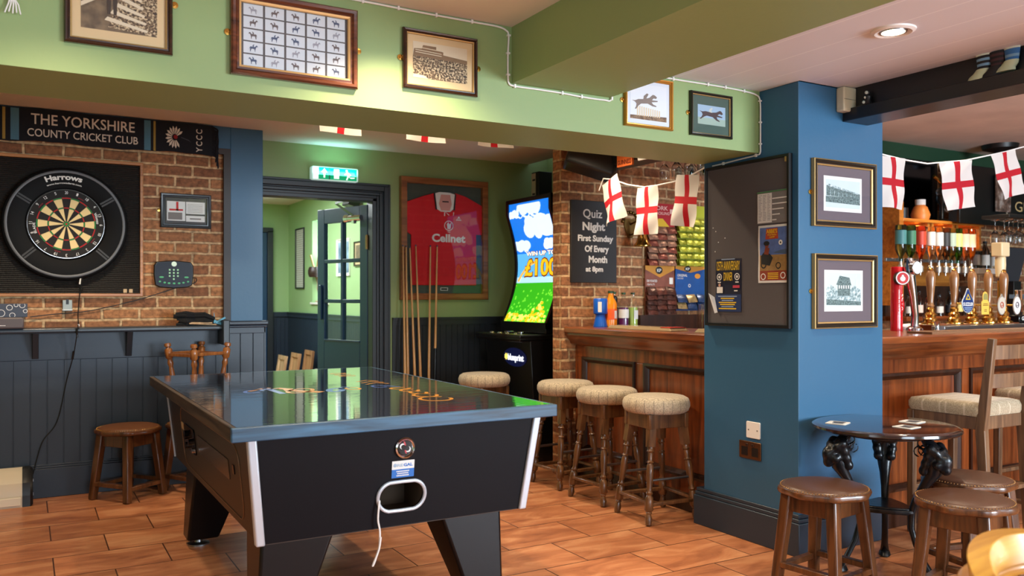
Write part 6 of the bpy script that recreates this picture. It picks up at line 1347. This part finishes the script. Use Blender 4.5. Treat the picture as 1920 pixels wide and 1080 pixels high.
def dr_circus(t, b, w_, h_):
    b.build('sheet', PAPER, t, smooth=False); b = MB(); y = -.0040; a, c = w_/2-.012, h_/2-.012
    b.m = 0; b.flat(rect(-a, a, -.02, c), y+.0008); b.m = 1; b.flat(rect(-a, a, -.085, -.005), y+.0007); b.m = 2; b.flat(rect(-a, a, -c, -.085), y+.0006)
    b.m = 3; b.flat([(-.05, .075), (.035, .075), (.03, .13), (-.045, .128)], y+.0003); b.m = 4; b.text("ABBIE'S", -.008, .105, .07, .02, y, bold=.03); b.text('FOOTBALL', -.006, .093, .06, .008, y, bold=.03); b.text('CAMP', -.006, .081, .035, .008, y, bold=.03)
    b.m = 5; b.flat([(-.08, -.05), (-.02, -.06), (.0, -.02), (-.02, .0), (-.06, .01), (-.08, -.01)], y); b.ring2d(circle(.017, 18, .035, -.06), circle(.012, 18, .035, -.06), y); b.ring2d(circle(.019, 18, -.062, -.055), circle(.012, 18, -.062, -.055), y-.0002)
    b.m = 6; b.flat([(-.06, .0), (-.03, -.005), (-.022, .03), (-.05, .035)], y-.0003); b.flat(circle(.013, 14, -.04, .044), y-.0004); b.m = 5; b.flat(circle(.02, 14, -.042, .054, rz=.012), y-.0005)
    b.m = 7; b.flat(circle(.013, 14, .05, .055), y); b.m = 5; b.flat(circle(.005, 8, .05, .055), y-.0003)
    b.m = 8; b.flat([(.0, .005), (a, -.004), (a, .022), (.05, .018)], y+.0004); b.m = 7
    b.ring2d(circle(.017, 18, -.065, -.115), circle(.012, 18, -.065, -.115), y); b.ring2d(circle(.017, 18, .065, -.11), circle(.012, 18, .065, -.11), y)
    b.m = 4
    for k in range(4): b.flat(rect(-.035, .035, -.10-.009*k, -.096-.009*k), y)
    b.build('print', [mat('print_sky', (84, 110, 170), .5, vary=.2, vscale=30), mat('print_field', (150, 118, 70), .5, vary=.2, vscale=40), mat('print_rust', (140, 56, 34), .5), mat('print_orange_red', (176, 66, 40), .5), YEL, mat('print_black', (30, 30, 32), .5), mat('print_jacket', (130, 60, 40), .5), PAPER, mat('print_hills', (70, 90, 120), .5)], t, smooth=False)
poster('colourful football poster with orange title, lower right of the noticeboard', 3.153, 2.952, 1.350, 1.643, dr_circus)
def dr_table(t, b, w_, h_):
    b.build('sheet', mat('sheet_grey', (122, 120, 120), .6), t, smooth=False); b = MB(); y = -.0040
    b.flat(rect(-w_/2+.004, -.005, -h_/2+.004, h_/2-.012), y+.0006); b.m = 1; r = random.Random(2)
    for k in range(17):
        z = h_/2-.022-k*.008
        for x in (-.094, -.065, -.035): b.flat(rect(x, x+r.uniform(.014, .024), z, z+.003), y)
    b.m = 0
    for k, w2 in enumerate((.10, .10, .075, .05, .028)): b.flat(rect(-.002, -.002+w2, h_/2-.045-.027*k, h_/2-.039-.027*k), y)
    b.m = 2; b.flat(rect(-w_/2, w_/2, h_/2-.008, h_/2-.002), y)
    b.build('print', [PAPER, mat('print_light_grey', (150, 150, 156), .6), mat('print_green', (70, 130, 80), .6)], t, smooth=False)
poster('grey printed table of small text, upper right of the noticeboard', 3.160, 2.950, 1.652, 1.818, dr_table, cat='notice')
# ---- socket plates low on the pillar
t = thing('light_switch', 'white blank switch plate on the left face of the blue pillar', 'switch plate', (3.299, 3.20, .583), FACE_LEFT); b = MB(); b.prism(rrect(-.047, .047, -.043, .043, .006), -.009, 0); b.build('plate', WHITE, t, bev=.002)
b = MB()
for s in (-1, 1): b.cyl((s*.03, -.009, 0), (s*.03, -.0098, 0), .004, n=10)
b.build('screw', STEEL, t)
t = thing('wall_socket', 'bronze double wall socket below the white plate on the pillar', 'socket', (3.299, 3.223, .475), FACE_LEFT); b = MB(); b.prism(rrect(-.076, .076, -.046, .046, .004), -.008, 0); b.build('plate', mat('bronze_plate', (120, 92, 70), .25, .9), t, bev=.002)
for s in (-1, 1):
    b = MB(); b.box(s*.036-.022, s*.036+.022, -.0088, -.007, -.030, .016)
    b.build('outlet', BLACK, t, smooth=False); b = MB(); b.box(s*.02-.008, s*.02+.008, -.0115, -.008, .02, .034); b.build('rocker', mat('bronze_dark', (60, 42, 34), .3, .6), t, bev=.002)
# ---- bell wire along the beams with clips
wr = [(.6, 3.157, 2.434), (1.144, 3.157, 2.433), (1.293, 3.157, 2.431), (1.459, 3.157, 2.430), (1.623, 3.157, 2.430), (1.74, 3.157, 2.430), (1.785, 3.157, 2.421), (1.800, 3.157, 2.40), (1.797, 3.157, 2.323), (1.797, 3.157, 2.231), (1.802, 3.157, 2.195), (1.829, 3.155, 2.186), (1.945, 3.155, 2.186), (2.073, 3.155, 2.185), (2.177, 3.155, 2.181), (2.295, 3.155, 2.181), (2.346, 3.155, 2.192), (2.348, 3.155, 2.30), (2.36, 3.155, 2.333), (2.713, 3.156, 2.330), (2.936, 3.156, 2.331), (3.053, 3.156, 2.331), (3.182, 3.156, 2.328), (3.268, 3.156, 2.319), (3.292, 3.152, 2.29), (3.293, 3.15, 2.179), (3.293, 3.15, 2.068), (3.293, 3.152, 2.022), (3.292, 3.18, 2.013), (3.291, 3.293, 2.008), (3.291, 3.416, 2.002), (3.292, 3.50, 2.0)]
o = cable('bell_wire', 'thin white wire clipped along the green beams to the pillar', wr, .0042, WHITE, 'wire')
for i in (1, 2, 3, 4, 7, 8, 9, 11, 13, 14, 16, 19, 20, 21, 22, 24, 25, 26, 28, 30):
    x, y, z = wr[i]; b = MB(); b.cbox((0, 0, 0), (.008, .012, .016)); c = b.build('clip', WHITE, o, smooth=False); c.location = (x, y, z)
    if i in (7, 8, 9, 24, 25, 26): c.rotation_euler = (0, PI/2, 0)
b = MB(); b.tube([(-.039, 3.15, 2.44), (-.041, 3.15, 2.34), (-.037, 3.148, 2.25)], .004, 6)
for k in range(5): b.tube([(-.037, 3.148, 2.25), (-.045+.007*k, 3.144, 2.215), (-.055+.011*k, 3.142, 2.185+.004*(k % 2))], .0022, 5)
tag(b.build('hanging_string', CLOTHW), 'frayed white string hanging on the green beam at the top left corner', 'string')
# ---- downlight, junction box, ceiling lamp
t = thing('ceiling_downlight', 'round white recessed downlight shining in the right hand ceiling', 'downlight', (2.999, 2.166, 2.341))
b = MB(); b.lathe([(.052, .0), (.085, .0), (.083, -.006), (.07, -.012), (.056, -.008), (.05, .0)], 40); b.build('trim_ring', WHITE, t)
b = MB(); b.lathe([(.052, -.004), (.050, -.010), (.044, -.010), (.044, -.002)], 36); b.build('inner_ring', STEEL, t)
b = MB(); b.lathe([(.001, -.006), (.045, -.006)], 36); b.build('lens', emit('lamp_lens', (255, 240, 214), 9), t)
t = thing('junction_box', 'cream plastic sensor box on the pillar beside the dark beam', 'sensor box', (3.62, 2.907, 2.277)); b = MB(); b.box(-.05, .05, -.05, 0, -.062, .062); b.build('case', mat('cream_plastic', (206, 200, 170), .45), t, bev=.008, seg=3)
b = MB(); b.box(-.049, .049, -.0515, -.05, -.002, .0); b.build('seam', mat('seam_grey', (120, 116, 100), .6), t, smooth=False)
t = thing('ceiling_fitting', 'black round fitting on the bar ceiling above the flags', 'ceiling fitting', (7.98, 4.63, 2.71)); MB().lathe([(.001, 0), (.16, 0), (.15, -.04), (.06, -.07), (.05, -.12), (.001, -.125)], 28).build('body', BLACK, t)
# ---- socks, boots and a small figure hung on the dark beam (its left face is x = 3.66)
def sock(label, y, top, bot, stripes, boot, bl):
    t = thing('hanging_sock', label, 'sock', (3.655, y, 0)); n = len(stripes); H = (top-bot)/n
    for c in sorted(set(stripes), key=lambda m: m.name):
        b = MB()
        for k, s in enumerate(stripes):
            if s is c: w0, w1 = .036-.010*k/n, .036-.010*(k+1)/n; b.rings([[(-.012+.016*math.cos(q*PI/6), w_*math.sin(q*PI/6), z) for q in range(12)] for w_, z in ((w0, top-k*H), (w1, top-(k+1)*H))])
        b.build('stripe', c, t)
    b = MB(); b.rings([[(-.015+.022*math.cos(q*PI/6), d*.8+(.030+.005*i)*math.sin(q*PI/6), bot+.01-.014*i) for q in range(12)] for i, d in ((0, 0), (1, bl*.01), (2, bl*.03), (3, bl*.035))]); b.build('boot', boot, t)
SKB, SKW, SKD, SKU, SKR = mat('sock_light_blue', (120, 160, 190), .8), mat('sock_white', (210, 220, 205), .8), mat('sock_black', (26, 24, 26), .8), mat('sock_blue', (56, 110, 170), .8), mat('sock_maroon', (70, 40, 44), .8)
BOOT = mat('boot_pale_green', (180, 192, 160), .5)
sock('pale blue striped sock with a pale boot hung on the dark beam', 2.185, 2.345, 2.265, [SKW, SKD, SKB, SKD, SKB, SKD, SKB], BOOT, 1)
sock('dark maroon striped sock between two others on the dark beam', 2.125, 2.338, 2.265, [SKD, SKR, SKD, SKR, SKD, SKR, SKD], SKD, 1)
sock('blue sock with a pale boot at the right of those on the dark beam', 2.062, 2.345, 2.275, [SKW, SKU, SKU, SKB, SKU, SKU], BOOT, 1)
t = thing('beam_figure', 'tiny black and white figure standing on the ledge of the dark beam', 'ornament', (3.64, 2.77, 2.236)); b = MB(); b.lathe([(.001, 0), (.02, 0), (.014, .02), (.018, .04), (.008, .05), (.012, .062), (.001, .07)], 10); b.build('body', BLACK, t)
b = MB(); b.ball((-.012, .0, .058), .009, 8); b.ball((-.014, .006, .035), .007, 8); b.ball((-.018, .012, .012), .008, 8); b.build('white_marks', SKW, t)
# ---------------------------------------------------------------- taps and pumps on the long counter
ZT2 = 1.064
b = MB(); b.box(4.5, 8.2, 3.0, 3.16, ZT2, ZT2+.012); o = tag(b.build('bar_mat', mat('runner_brown', (120, 84, 54), .6), smooth=False), 'long patterned bar mat along the front of the long counter', 'bar mat')
b = MB()
for k in range(46): b.plate([(4.55+.08*k, 3.03), (4.59+.08*k, 3.05), (4.63+.08*k, 3.03), (4.59+.08*k, 3.01)], ZT2+.0122, ZT2+.0126)
b.build('pattern', mat('runner_black', (24, 20, 18), .6), o, smooth=False)
t = thing('beer_font', 'tall red cylindrical beer font with white vertical lettering', 'beer font', (4.74, 3.40, ZT2))
REDG = mat('font_red', (196, 18, 28), .18, coat=.7); b = MB(); b.lathe([(.001, 0), (.036, 0), (.036, .395), (.032, .402), (.001, .404)], 32); b.build('column', REDG, t)
b = MB(); p0 = Vector((-.012, -.032, .33)); b.cyl(p0, p0+Vector((-.024, -.036, 0)), .042, n=28); bd_ = b.build('badge', BLACK, t)
def disc(b, c, nrm, r, n=28, off=0.0):
    nrm = Vector(nrm).normalized(); u = nrm.cross(Vector((0, 0, 1))).normalized(); v = Vector((0, 0, 1)); c = Vector(c)+nrm*off
    b.add([c+u*(r*math.cos(2*PI*i/n))+v*(r*math.sin(2*PI*i/n)) for i in range(n)], [tuple(range(n))])
nr = (-.024, -.036, 0); cc = p0+Vector(nr); b = MB(); disc(b, cc, nr, .041, off=.0006); b.m = 1; disc(b, cc, nr, .034, off=.0012); b.m = 0; disc(b, cc+Vector((0, 0, -.004)), nr, .016, off=.0018); disc(b, cc+Vector((0, 0, .014)), nr, .007, off=.0018); b.build('badge_face', [PAPER, REDG], bd_, smooth=False)
b = MB(); R_ = .0365; f = lambda a0: (lambda p, q: (R_*math.cos(a0+q/R_), R_*math.sin(a0+q/R_), .18+p))
vert = lambda a0, zc: (lambda p, q: (R_*math.cos(a0-q/R_), R_*math.sin(a0-q/R_), zc+p))
b.text('MADRI', 0, 0, .115, .030, bold=.03, fn=vert(-.80, .185)); b.text('EL ALMA DE MADRID', 0, 0, .15, .008, bold=.02, fn=vert(-2.0, .185)); b.build('lettering', CLOTHW, t, smooth=False)
t = thing('beer_font', 'dark font with red lower badge just behind the red column', 'beer font', (4.92, 3.52, ZT2)); b = MB(); b.tube([(0, 0, 0), (-.02, -.01, .08), (-.03, -.01, .18), (0, -.01, .27)], .022, 10); b.build('column', mat('bronze_font', (92, 78, 60), .25, .8), t); b = MB(); b.prism(circle(.026, 20, -.03, .16, rz=.05), -.05, -.03); b.build('badge', REDG, t, smooth=False)
t = thing('chrome_font', 'curved chrome beer font with a round white lit badge', 'beer font', (4.86, 3.36, ZT2)); b = MB(); b.tube([(0, 0, 0), (.0, -.005, .10), (-.028, -.01, .22), (-.058, -.01, .33), (-.068, -.01, .40), (-.06, 0, .45)], [.026, .022, .024, .032, .042, .03], 14); b.build('column', CHROME, t)
b = MB(); b.lathe([(.001, 0), (.05, 0), (.05, .015), (.03, .03), (.001, .03)], 24); b.build('foot', CHROME, t)
b = MB(); b.prism(circle(.046, 28, -.062, .395), -.062, -.035); bb_ = b.build('badge', CHROME, t, bev=.004)
b = MB(); b.flat(circle(.037, 26, -.062, .395), -.0626); b.build('badge_light', emit('badge_white', (255, 255, 255), 2.0), bb_, smooth=False)
t = thing('spirit_measure', 'small stainless measures beside the chrome font foot', 'measure', (5.0, 3.3, ZT2)); b = MB(); b.lathe([(.001, 0), (.022, 0), (.012, .028), (.022, .06), (.001, .055)], 18); b.build('cup', CHROME, t)
# hand pumps: shelf box, brass base, turned handle, clip
HW_ = wood('pump_handle_wood', (120, 78, 44), (176, 126, 80), .3, 2, 1.2, .5); PB = mat('pump_brass', (214, 166, 84), .18, 1)
def pump(label, x, clip=None, tall=None):
    t = thing('hand_pump', label, 'beer pump', (x, 3.40, ZT2))
    b = MB(); b.box(-.07, .07, -.07, .07, 0, .036); b.build('base_block', OAKX, t, bev=.004)
    b = MB(); b.lathe([(.001, .036), (.058, .036), (.058, .044), (.04, .052), (.042, .07), (.03, .082), (.036, .10), (.024, .115), (.026, .135), (.016, .15), (.001, .15)], 24); b.build('brass_base', PB, t)
    b = MB(); b.turned((0, 0, .145), (0, 0, .385), [(0, .018), (.05, .024), (.08, .018), (.16, .017), (.5, .024), (.8, .030), (.93, .026), (1, .015)], 18); b.build('handle', HW_, t)
    b = MB(); b.lathe([(.001, .383), (.015, .383), (.017, .39), (.010, .402), (.001, .406)], 14); b.build('finial', PB, t)
    if clip: clip(t)
    return t
def clip_shape(t, pts, m, face=None, dy=-.058, cx=.05, cz=.17):
    b = MB(); b.prism([(cx+x, cz+z) for x, z in pts], dy-.006, dy); o = b.build('pump_clip', m, t, bev=.002, smooth=False)
    b = MB(); b.cyl((0, -.01, cz), (cx*.6, dy, cz), .006); b.build('clip_bracket', PB, t)
    return o
DROP = [(.064*math.sin(a), -.064*math.cos(a)) for a in [math.radians(-110+220*i/20) for i in range(21)]]+[(.03, .06), (.008, .10), (-.008, .10), (-.03, .06)]
def clip_guz(t):
    o = clip_shape(t, DROP, mat('clip_edge', (200, 205, 210), .3, .4)); y = -.0648; b = MB()
    b.flat([(.05+x*.92, .17+z*.92) for x, z in DROP], y+.0004); b.m = 1; b.text('GUZZLER', .05, .155, .112, .022, y-.0004, bold=.04); b.m = 2; b.ring2d([(.05, .235), (.022, .195), (.078, .195)], [(.05, .224), (.034, .201), (.066, .201)], y-.0003)
    b.m = 3
    for z, w_ in ((.140, .085), (.130, .07), (.118, .05)): b.flat(rect(.05-w_/2, .05+w_/2, z, z+.005), y-.0003)
    b.build('print', [mat('clip_navy', (36, 56, 110), .35), PAPER, YEL, PLT], o, smooth=False)
def clip_yel(t):
    pts = rrect(-.042, .042, -.065, .02, .008)[:12]+[(.028, .03), (.03, .06), (.02, .082), (0, .09), (-.02, .082), (-.03, .06), (-.028, .03)]+rrect(-.042, .042, -.065, .02, .008)[17:]
    pts = [(-.042, -.065), (.042, -.065), (.042, .02), (.028, .03), (.03, .06), (.02, .082), (0, .09), (-.02, .082), (-.03, .06), (-.028, .03), (-.042, .02)]
    o = clip_shape(t, pts, mat('clip_yellow', (226, 190, 84), .4), cx=.045, cz=.16); y = -.0648; b = MB(); b.flat([(.045+x, .16+z) for x, z in ((-.024, .034), (.024, .034), (.024, .06), (.014, .076), (-.014, .076), (-.024, .06))], y); b.m = 1
    for z, w_ in ((.165, .05), (.155, .06), (.125, .03), (.115, .03)): b.flat(rect(.045-w_/2, .045+w_/2, z, z+.005), y)
    b.build('print', [mat('clip_olive', (150, 144, 84), .5), mat('clip_brown', (130, 90, 40), .5)], o, smooth=False)
def clip_oval(cm, em):
    def f(t):
        pts = circle(.048, 26, 0, 0, rz=.066); pts = [(x, z+(.014 if abs(x) < .006 and z > 0 else 0)) for x, z in pts]
        o = clip_shape(t, pts, mat('clip_silver', (180, 170, 160), .3, .5), cx=.05, cz=.155); y = -.0648; b = MB(); b.flat(circle(.043, 26, .05, .155, rz=.06), y+.0003); b.m = 1; b.flat(circle(.022, 20, .05, .158), y-.0002); b.m = 0; b.flat(circle(.010, 12, .047, .163), y-.0005); b.flat(rect(.043, .058, .142, .15), y-.0005); b.build('print', [cm, em], o, smooth=False)
    return f
pump('leftmost wooden hand pump with a bare brass base, no clip', 5.084)
pump('wooden hand pump with the blue teardrop clip', 5.335, clip_guz)
pump('wooden hand pump with the tall yellow clip', 5.536, clip_yel)
pump('wooden hand pump with the oval cream clip and reddish crest', 5.722, clip_oval(mat('clip_cream', (206, 196, 180), .4), mat('clip_crest_red', (170, 70, 50), .5)))
pump('rightmost wooden hand pump with the oval white clip and grey crest', 5.905, clip_oval(mat('clip_white', (230, 226, 220), .4), mat('clip_crest_grey', (90, 84, 96), .5)))
t = thing('tall_font', 'tall pale cream beer font standing behind the rightmost pumps', 'beer font', (6.02, 3.49, ZT2)); b = MB(); b.lathe([(.001, 0), (.03, 0), (.02, .05), (.02, .33), (.001, .33)], 16); b.build('stem', BRASS, t)
b = MB(); b.lathe([(.001, .35), (.03, .35), (.036, .44), (.034, .50), (.001, .50)], 14); b.box(-.05, .05, -.04, .04, .50, .60); b.build('lens_head', mat('font_cream', (226, 204, 160), .4), t, bev=.008)
t = thing('stout_font', 'black stout font box with white lettering at the right of the bar', 'beer font', (6.13, 3.42, ZT2)); b = MB(); b.box(-.09, .16, -.06, .06, .0, .03); b.box(-.09, .16, -.05, .05, .03, .085); b.build('box', BLACKG, t, bev=.006)
b = MB(); b.text('GUINNESS', .035, .05, .19, .026, -.0515, bold=.04); b.build('lettering', PAPER, t, smooth=False)
b = MB(); b.tube([(-.03, 0, .085), (-.06, -.02, .16), (-.09, -.03, .26)], .011, 8); b.tube([(.02, 0, .085), (-.01, -.02, .16), (-.04, -.03, .26)], .011, 8); b.build('tap_levers', CHROME, t)
b = MB(); b.box(5.0, 6.05, 3.25, 3.34, ZT2, ZT2+.03); tag(b.build('tray_strip', STEEL, bev=.004), 'stainless drip tray strip in front of the hand pumps', 'drip tray')
t = tag(MB().lathe([(.001, 0), (.14, 0), (.15, .02), (.12, .035), (.001, .04)], 28, (5.12, 3.53, ZT2), 1, .3).build('folded_towel', CLOTHW), 'folded white bar towel behind the leftmost pump', 'towel')
t = thing('water_jug', 'small glass jug between the leftmost pumps', 'jug', (5.22, 3.5, ZT2)); b = MB(); b.lathe([(.001, 0), (.036, 0), (.04, .09), (.037, .09), (.033, .005), (.001, .005)], 20); b.build('jug', WG, t); b = MB(); b.tube([(.038, 0, .075), (.07, 0, .07), (.068, 0, .03), (.038, 0, .02)], .005, 8); b.build('handle', WG, t)
# ---------------------------------------------------------------- back bar: shelf unit, optics, bottles, board
ORG = wood('lit_pine', (150, 84, 26), (208, 132, 50), .4, 0, 1, .2)
su = thing('back_bar_shelves', 'orange pine pigeonhole shelf unit on the back bar wall', 'shelf unit', (0, 4.95, 0))
b = MB(); b.box(6.66, 6.72, -.20, .10, 1.2, 2.12); b.build('side_post', ORG, su, bev=.003)
b = MB(); b.box(6.72, 7.93, -.20, .10, 1.945, 1.975); b.build('top_shelf', ORG, su, bev=.006)
b = MB(); b.box(6.72, 7.93, -.18, .10, 1.715, 1.735); b.build('bottom_shelf', ORG, su, bev=.003)
for x in (6.72, 7.09, 7.15, 7.46, 7.52, 7.88): b = MB(); b.box(x, x+.03, -.18, .10, 1.735, 1.945); b.build('divider', ORG, su, bev=.002)
MB().box(6.72, 7.93, .08, .10, 1.2, 1.945).build('back_panel', ORG, su, smooth=False)
area(7.3, 4.88, 1.93, .9, .05, 2.2, (7.3, 4.9, 1.5), (1, .6, .25))  # added orange lamp for the glow inside the shelf unit, no window
# things on the top shelf
t = thing('shelf_tin', 'black tin on the left of the top shelf behind the first flag', 'tin', (6.84, 4.85, 1.975)); MB().lathe([(.001, 0), (.05, 0), (.05, .10), (.001, .10)], 18).build('tin', BLACK, t)
t = thing('orange_jar', 'orange and white jar on the top shelf of the back bar', 'jar', (7.10, 4.85, 1.975)); MB().lathe([(.001, 0), (.07, 0), (.085, .05), (.06, .12), (.04, .14), (.001, .14)], 20).build('jar', mat('jar_orange', (220, 130, 60), .4), t); MB().lathe([(.001, .14), (.045, .14), (.045, .19), (.001, .19)], 18).build('lid', CLOTHW, t)
t = thing('brass_ornament', 'brass and glass ornament on the top shelf between two flags', 'ornament', (7.42, 4.85, 1.975)); b = MB(); b.lathe([(.001, 0), (.08, 0), (.02, .03), (.02, .16), (.05, .20), (.05, .26), (.001, .30)], 18); b.build('stand', mat('dark_metal', (50, 46, 40), .3, .7), t); b = MB(); b.ball((-.06, -.03, .27), .045, 12); b.ball((.06, -.03, .14), .05, 12); b.build('globe', WG, t); b = MB(); b.tube([(-.12, 0, .42), (-.02, -.02, .36), (.05, -.02, .32)], .018, 8); b.build('arm', BRASS, t)
t = thing('blue_box', 'pale blue box on the right of the top shelf', 'box', (7.72, 4.85, 1.975)); MB().box(-.12, .12, -.05, .05, 0, .12).build('box', mat('box_pale_blue', (150, 180, 206), .5), t, bev=.003)
# optics rail with inverted bottles, in front of the shelf unit
OX = [6.523, 6.654, 6.794, 6.936, 7.052, 7.152, 7.240, 7.334, 7.44, 7.537]
orl = thing('optics_rail', 'steel optics rail along the back bar carrying inverted spirit bottles', 'rail', (0, 4.735, 1.60)); MB().box(6.45, 7.62, -.01, .02, -.015, .015).build('bar', STEEL, orl, bev=.003)
for x in OX: MB().box(x-.008, x+.008, -.055, -.01, -.01, .01).build('bracket', STEEL, orl, smooth=False)
LABS = [mat('label_%s' % n, c, .5) for n, c in (('teal', (70, 130, 136)), ('green', (60, 120, 96)), ('red', (190, 60, 40)), ('white', (226, 222, 214)), ('frost', (206, 206, 206)), ('black', (40, 40, 44)), ('silver', (150, 170, 160)), ('yellow', (236, 216, 130)), ('pink', (236, 206, 194)), ('cream', (236, 226, 194)))]
GLS = [clear_glass('spirit_%s' % n, c, .04) for n, c in (('teal', (110, 170, 170)), ('green', (60, 140, 110)), ('red', (210, 110, 70)), ('clear', (235, 238, 240)), ('frost', (226, 226, 226)), ('smoke', (110, 104, 104)), ('sage', (130, 170, 150)), ('lime', (50, 170, 70)), ('rose', (240, 196, 180)), ('amber', (226, 156, 70)))]
desc = ['teal', 'dark green', 'orange red', 'clear, white labelled', 'frosted white', 'smoky black labelled', 'silver green', 'bright green with yellow label', 'rose with pink label', 'amber whisky with cream label']
for k, x in enumerate(OX):
    t = bottle('optic_bottle', 'x', 'bottle', (x, 4.64, 1.565), .33, .045 if k < 3 else .040, GLS[k], None, 0, None, LABS[k], .62, .36, (.14, .5), True, 'inverted spirit bottles on the optics rail'); t['label'] = 'inverted %s spirit bottle on the optics rail' % desc[k]
    b = MB(); b.lathe([(.001, -.10), (.006, -.10), (.007, -.075), (.024, -.07), (.026, -.02), (.014, -.01), (.014, .02), (.001, .02)], 14); b.build('optic_measure', mat('optic_silver', (190, 184, 176), .2, .7), t)
t = thing('bar_mirror', 'dark framed mirror behind the ornaments on the top shelf', 'mirror', (7.15, 5.05, 2.28)); b = MB(); b.frame(-.46, .46, -.29, .29, [(0, 0), (0, -.03), (.04, -.03), (.045, -.01), (.045, 0)]); b.build('frame', BLACK, t, ang=25); MB().box(-.42, .42, -.008, -.002, -.25, .25).build('mirror_glass', mat('dark_mirror', (70, 80, 92), .12, 1), t, smooth=False)
tag(MB().box(6.72, 8.0, 4.93, 5.0, 1.10, 1.38).build('back_counter', OAKD, bev=.004), 'dark lower cabinet under the optics on the back bar', 'cabinet')
random.seed(21)
LB = ['short clear bottle under the optics, leftmost of the low row', 'squat amber bottle under the optics, second of the low row', 'short brown bottle under the optics, third of the low row', 'small clear bottle under the optics, fourth of the low row', 'squat dark bottle under the optics, fifth of the low row', 'short amber bottle under the optics, sixth of the low row', 'small clear bottle under the optics, last of the low row']
for k in range(7): bottle('low_bottle', LB[k], 'bottle', (6.86+.15*k, 4.80, 1.10), .20+.03*(k % 3), .034, GLS[[3, 8, 2, 3, 5, 8, 3][k]], None, 0, INK, LABS[[3, 8, 3, 3, 5, 7, 3][k]], .6, .36, (.15, .45), False, 'low bottles under the optics')
tag(MB().box(6.75, 8.0, 4.74, 4.9, 1.06, 1.10).build('low_shelf', OAKX, bev=.003), 'low oak shelf holding bottles under the optics', 'shelf')
ws = thing('gin_shelf', 'pale wall shelf with gin bottles on the bricks right of the optics', 'shelf', (0, 5.06, 1.555)); MB().box(7.98, 8.72, -.22, 0, -.055, 0).build('shelf_board', mat('shelf_grey', (196, 186, 180), .5), ws, bev=.004)
for k, (x, lab, lm, gm) in enumerate(((8.08, 'dark gin bottle with pale label, leftmost on the pale wall shelf', LABS[4], GLS[5]), (8.24, 'clear gin bottle with white label, middle of the pale wall shelf', LABS[3], GLS[5]), (8.40, 'clear bottle with white label, rightmost on the pale wall shelf', LABS[3], GLS[3]))): bottle('gin_bottle', lab, 'bottle', (x, 4.93, 1.555), .27-.03*(k == 2), .042, gm, None, 0, INK, lm, .6, .4, (.12, .5))
t = thing('bar_sign_board', 'black hanging bar board with gold lettering at the upper right', 'sign', (8.0, 4.65, 2.19)); MB().box(-.62, 1.2, 0, .03, -.24, .30).build('board', mat('board_black', (14, 13, 14), .35), t, bev=.005)
b = MB(); b.text('GUINNESS', .72, -.09, .92, .10, -.002, bold=.0); b.build('lettering', mat('board_gold', (196, 172, 120), .5), t, smooth=False)
b = MB(); b.tube([(.05+.0, -.004, .20), (.04, -.004, .06), (.07, -.004, -.06), (.14, -.004, -.14), (.30, -.004, -.19), (.9, -.004, -.21)], .006, 6); b.build('gold_line', mat('board_gold_line', (170, 160, 140), .5), t)
t = thing('photo_print', 'brownish photograph pinned behind the flags above the bar', 'photograph', (8.02, 4.62, 2.27)); MB().box(-.12, .12, 0, .01, -.19, .16).build('print', speckle('print_dark_photo', [(.3, (30, 24, 22)), (.5, (110, 84, 70)), (.7, (180, 170, 160))], 14, 4), t, smooth=False)
hg = thing('glass_rail', 'dark rail carrying stemmed glasses at the right of the back bar', 'rail', (7.45, 4.22, 1.95)); MB().box(-.25, .55, -.12, .12, 0, .03).build('rail', BLACK, hg, bev=.003)
for i in range(4):
    for j in range(2): dup(g0, (7.30+.14*i, 4.16+.12*j, 1.945), 0, 'stemmed glass hanging under the rail at the right of the back bar')['group'] = 'stemmed glasses at the right of the back bar'
t = thing('till_screen', 'dark grey till monitor behind the pumps at the right', 'till', (7.86, 4.45, 1.06)); b = MB(); b.cbox((0, 0, .50), (.30, .03, .34), Matrix.Rotation(.25, 3, 'X')); b.build('monitor', mat('till_grey', (50, 52, 58), .4), t, bev=.006); MB().box(-.06, .06, -.05, .05, 0, .36).build('stand', BLACK, t, bev=.004); MB().box(-.14, .14, -.20, -.05, .20, .24).build('keypad', mat('till_blue', (120, 150, 170), .4), t, bev=.004)
